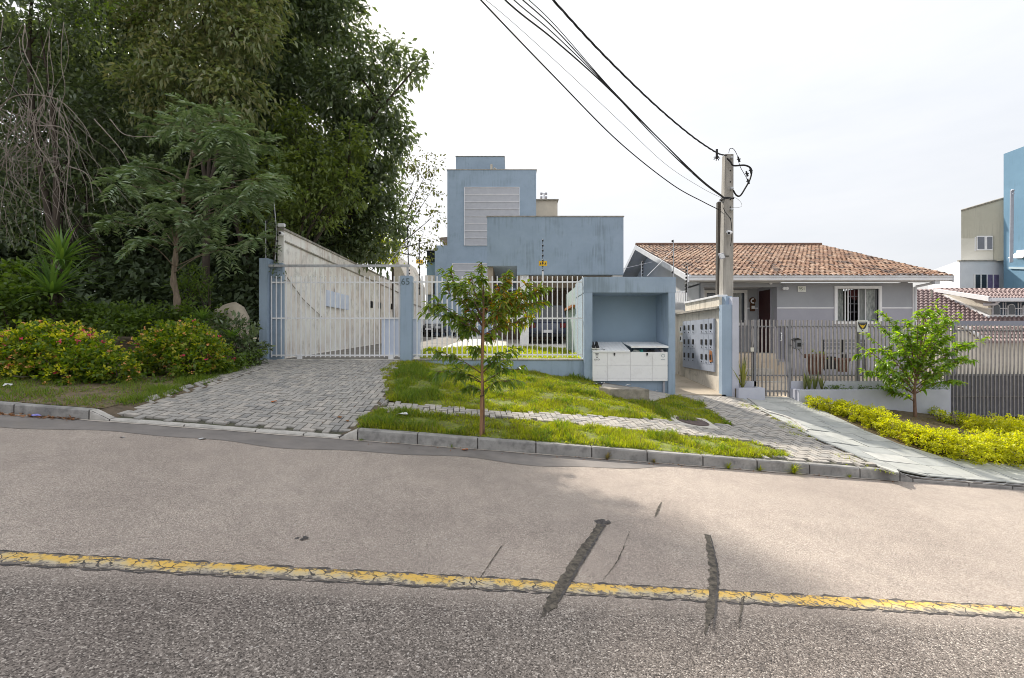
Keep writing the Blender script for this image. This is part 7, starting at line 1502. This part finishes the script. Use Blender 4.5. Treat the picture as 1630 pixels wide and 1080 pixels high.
# taller clumps
def tuft(px, py, n, h, label, m=L_gr, d=None, base=None):
    b = base if base is not None else gp(px, py); t = thing('grass_tuft', label, 'grass tuft', tuple(b)); V, Fc = straps(b, n, h, .009, (.0, 1.1), .55, 5); wnp(V, Fc, 'blades', m, t); return t
cl = gpoly([(628, 585), (630, 640), (690, 645), (705, 600), (660, 582)]); grass('grass', cl, 2600, .11, L_grd, wdt=.008, broad=.4, label='taller weeds beside the driveway below the numbered pillar')
cl = [(-2.2, yk(-2.2) + .15)] + gpoly([(578, 668), (620, 655), (690, 664), (700, 690)]) + [(-.9, yk(-.9) + .2)]; grass('grass', cl, 2600, .10, L_grd, wdt=.008, broad=.4, label='taller weeds at the left end of the kerb grass strip')
# left verge
lv = [(-13, yk(-13) + .13), (-5.75, yk(-5.75) + .14)] + gpoly([(215, 640), (310, 606), (405, 578)]) + [(-6.8, 12), (-13, 12)]
nearlv = lambda x, y: (y < 9.2) | (x > -8.4)
tag(fill_sheet('left_verge', lv, mat('litter_soil', (.17, .13, .085), (.09, .07, .045), 7, .95, .9, 50, grime=(5, .6, (.075, .09, .03))), .0), kind='structure')
grass('grass', lv, 900, .07, L_grd, keep=nearlv, broad=.6, label='weedy grass along the left kerb below the flowering bushes'); grass('grass', lv, 650, .03, L_dry, keep=nearlv, broad=.9, wdt=.008, label='dry leaf and grass litter along the left kerb')
edge = gpoly([(200, 650), (250, 640), (330, 612), (412, 582), (405, 570), (330, 592), (260, 615), (180, 640)]); grass('grass', edge, 3800, .075, L_grd, broad=.5, label='green weeds lining the left edge of the driveway')
# joints on the right
for pl_, dn, lb_ in ((gpoly([(1225, 660), (1262, 674), (1300, 700), (1262, 695), (1235, 680)]), 3800, 'grass patch between pavers and white edging'), (gpoly([(1160, 632), (1190, 640), (1210, 652), (1180, 650)]), 1500, 'sparse grass in the pavers below the lavender post'), (gpoly([(1290, 700), (1360, 728), (1425, 755), (1380, 748), (1300, 716)]), 800, 'thin grass between pavers and slate near the kerb'), (gpoly([(1060, 628), (1085, 630), (1110, 645), (1060, 640)]), 3000, 'grass at the foot of the bin niche right corner')):
    grass('grass', pl_, dn, .04, L_gr, label=lb_)
shrubbed = gpoly([(1266, 640), (1310, 655), (1380, 690), (1430, 712), (1500, 735), (1629, 742)]) + [(14.4, 8.7), (14.4, 11.9), (11.8, 11.9), (11.6, 11.55), (7.4, 11.55)]
tag(fill_sheet('planting_bed', shrubbed, mat('bed_soil', (.12, .09, .055), (.07, .055, .035), 6, .95, .8, 40), .002), kind='structure'); grass('grass', shrubbed, 500, .03, L_dry, broad=1.2, label='sparse dry ground cover under the golden shrubs'); grass('grass', gpoly([(1470, 680), (1600, 705), (1600, 720), (1500, 700), (1450, 690)]), 3000, .04, L_yel, label='low yellow-green growth between the golden shrub rows')
# joint moss between driveway pavers
def mossk(x, y): return np.array([mnoise.noise(Vector((a * 1.1, b * 1.1, 2))) > .15 for a, b in zip(x, y)])
grass('joint_weeds', walk_poly, 260, .022, L_gr, keep=mossk, broad=.3, label='tiny weeds in the joints of the paved path')
grass('joint_weeds', drive_poly, 160, .018, L_grd, keep=mossk, broad=.3, label='tiny weeds in the joints of the driveway')
# kerb-foot tufts
for px, lb_, n, h, m_ in ((966, 'dry tuft with green tips at the kerb foot, leftmost of the large ones', 40, .13, L_dry), (1040, 'dry low tuft at the kerb foot right of the first one', 26, .09, L_dry), (1158, 'small green tuft at the kerb foot below the path end', 30, .12, L_gr), (1208, 'small dry-green tuft next to the larger kerb tuft', 26, .11, L_yel), (1262, 'largest bright green grass tuft at the kerb foot', 60, .19, L_gr), (1350, 'tiny tuft at the kerb foot near its broken end', 14, .08, L_gr), (720, 'tiny green tuft at the kerb foot below the peach tree', 16, .07, L_grd), (575, 'tiny tuft where kerb and driveway meet', 14, .06, L_grd)):
    u = (px - 815) / F; xx = u * YK / (1 - DL * u); tuft(0, 0, n, h, lb_, m_, base=Vector((xx, yk(xx) - .03, zroad(xx))))
# lawn inside
ip = [(-2.45, 12.15), (2.1, 12.15), (2.0, 17), (-.5, 18.2), (-3.2, 17.0), (-2.9, 14)]
grass('grass', ip, 900, .07, L_gr, surf=lambda x, y: EYE - .53 + .035 * (y - 12), wdt=.014, broad=.3, label='bright lawn inside the compound behind the white fence')
mb = MB(); mb.add([(p[0], p[1], zc(p[1]) + .006) for p in ip], [tuple(range(len(ip)))]); tag(mb.build('compound_lawn', M_gsoil), kind='structure')
# ---------------- litter and leaves
M_lit = mat('white_litter', (.6, .6, .6), (.45, .45, .46), 20, .6); M_leafb = mat('dead_leaf', (.26, .13, .06), (.16, .08, .04), 20, .9); M_leafo = mat('orange_dead_leaf', (.45, .14, .05), (.3, .1, .04), 20, .9)
def scrap(p, s, m, label, name='litter', cat='litter'):
    mb = MB(); n = 7; r_ = [s * random.uniform(.6, 1.1) for _ in range(n)]; ring_ = [(r_[i] * math.cos(i * 6.283 / n), r_[i] * .6 * math.sin(i * 6.283 / n), random.uniform(0, s * .5)) for i in range(n)]
    mb.add(ring_ + [(0, 0, s * .35)], [(i, (i + 1) % n, n) for i in range(n)]); mb.add([(v[0], v[1], v[2] - .004) for v in ring_] + [(0, 0, s * .3)], [((i + 1) % n, i, n) for i in range(n)])
    o = mb.build(name, m); o.location = p; return tag(o, label, cat)
for px, py, s, lb_ in ((640, 664, .11, 'crumpled white plastic bag in the weeds at the left end of the kerb strip'), (948, 614, .07, 'white scrap at the wall corner left of the white bins'), (962, 625, .08, 'white scrap on the grass below the white bins'), (941, 640, .05, 'small round white scrap on the grass left of the block'), (1046, 625, .04, 'white scrap right of the concrete block'), (30, 608, .16, 'grey-white flattened scrap beside the left flowering bush'), (12, 618, .08, 'white scraps at the left picture edge'), (960, 612, .05, 'crumpled scrap left of the concrete block')):
    scrap(gp(px, py, .03), s, M_lit, lb_)
scrap(pt(1000, 614.5, 11.3), .1, M_lit, 'crumpled paper lying on top of the concrete block')
scrap(gp(1035, 649, .03), .05, M_leafo, 'orange-red leaf on the grass below the white bins', 'fallen_leaf', 'leaf'); scrap(gp(436, 643, .03), .05, M_leafo, 'orange leaf in the middle of the driveway', 'fallen_leaf', 'leaf'); scrap(gp(540, 668, .03), .055, M_leafb, 'brown leaf on the driveway near the grass strip', 'fallen_leaf', 'leaf'); scrap(gp(552, 674, .03), .05, M_leafb, 'brown leaf beside the driveway grass edge', 'fallen_leaf', 'leaf')
scrap(road_pt(58, 665) + Vector((0, 0, .02)), .06, mat('blue_wrapper', (.08, .06, .45), (.3, .3, .5), 30, .4), 'small blue and white wrapper in the left gutter', 'wrapper')
scrap(road_pt(700, 706) + Vector((0, 0, .012)), .05, M_leafo, 'orange scrap in the gutter below the peach tree', 'fallen_leaf', 'leaf'); scrap(road_pt(740, 718) + Vector((0, 0, .012)), .055, M_leafo, 'orange scrap in the gutter right of the other', 'fallen_leaf', 'leaf')
scrap(road_pt(322, 700), .05, M_lit, 'white fleck on the asphalt in front of the driveway'); scrap(road_pt(195, 697), .03, M_lit, 'small white fleck on the asphalt at the left')
def litter_field(name, n, fx, m, s0, s1, label):
    P = np.array([fx() for _ in range(n)]); Dv = rng.normal(0, 1, (n, 3)) * [1, 1, .12] + [0, 0, .05]; V, Fc = leaves(P, Dv, rng.uniform(s0, s1, n), rng.uniform(s0, s1, n) * .5, .3); o = bpy.data.objects.new(name, np_mesh(name, V, Fc, m)); col.objects.link(o); tag(o, label, 'leaf litter', kind='stuff')
def gx(x0, x1, w_):
    def f(): x = random.uniform(x0, x1); return (x, yk(x) - abs(random.gauss(0, w_)) - .01, zroad(x) + .012)
    return f
litter_field('leaf_litter', 260, gx(-8.2, -5.9, .07), M_leafb, .03, .07, 'brown leaf litter in the gutter at the left edge'); litter_field('leaf_litter', 160, gx(-2.3, 5.9, .10), M_leafb, .012, .04, 'scattered small leaf litter along the kerb foot')
def vx(px0, px1, py0, py1):
    def f(): q = gp(random.uniform(px0, px1), random.uniform(py0, py1), .028); return tuple(q)
    return f
litter_field('leaf_litter', 50, vx(230, 600, 590, 680), M_leafb, .015, .045, 'few brown leaves scattered on the driveway'); litter_field('leaf_litter', 70, vx(700, 1150, 610, 700), M_lit, .01, .025, 'tiny white petals scattered over the grass')
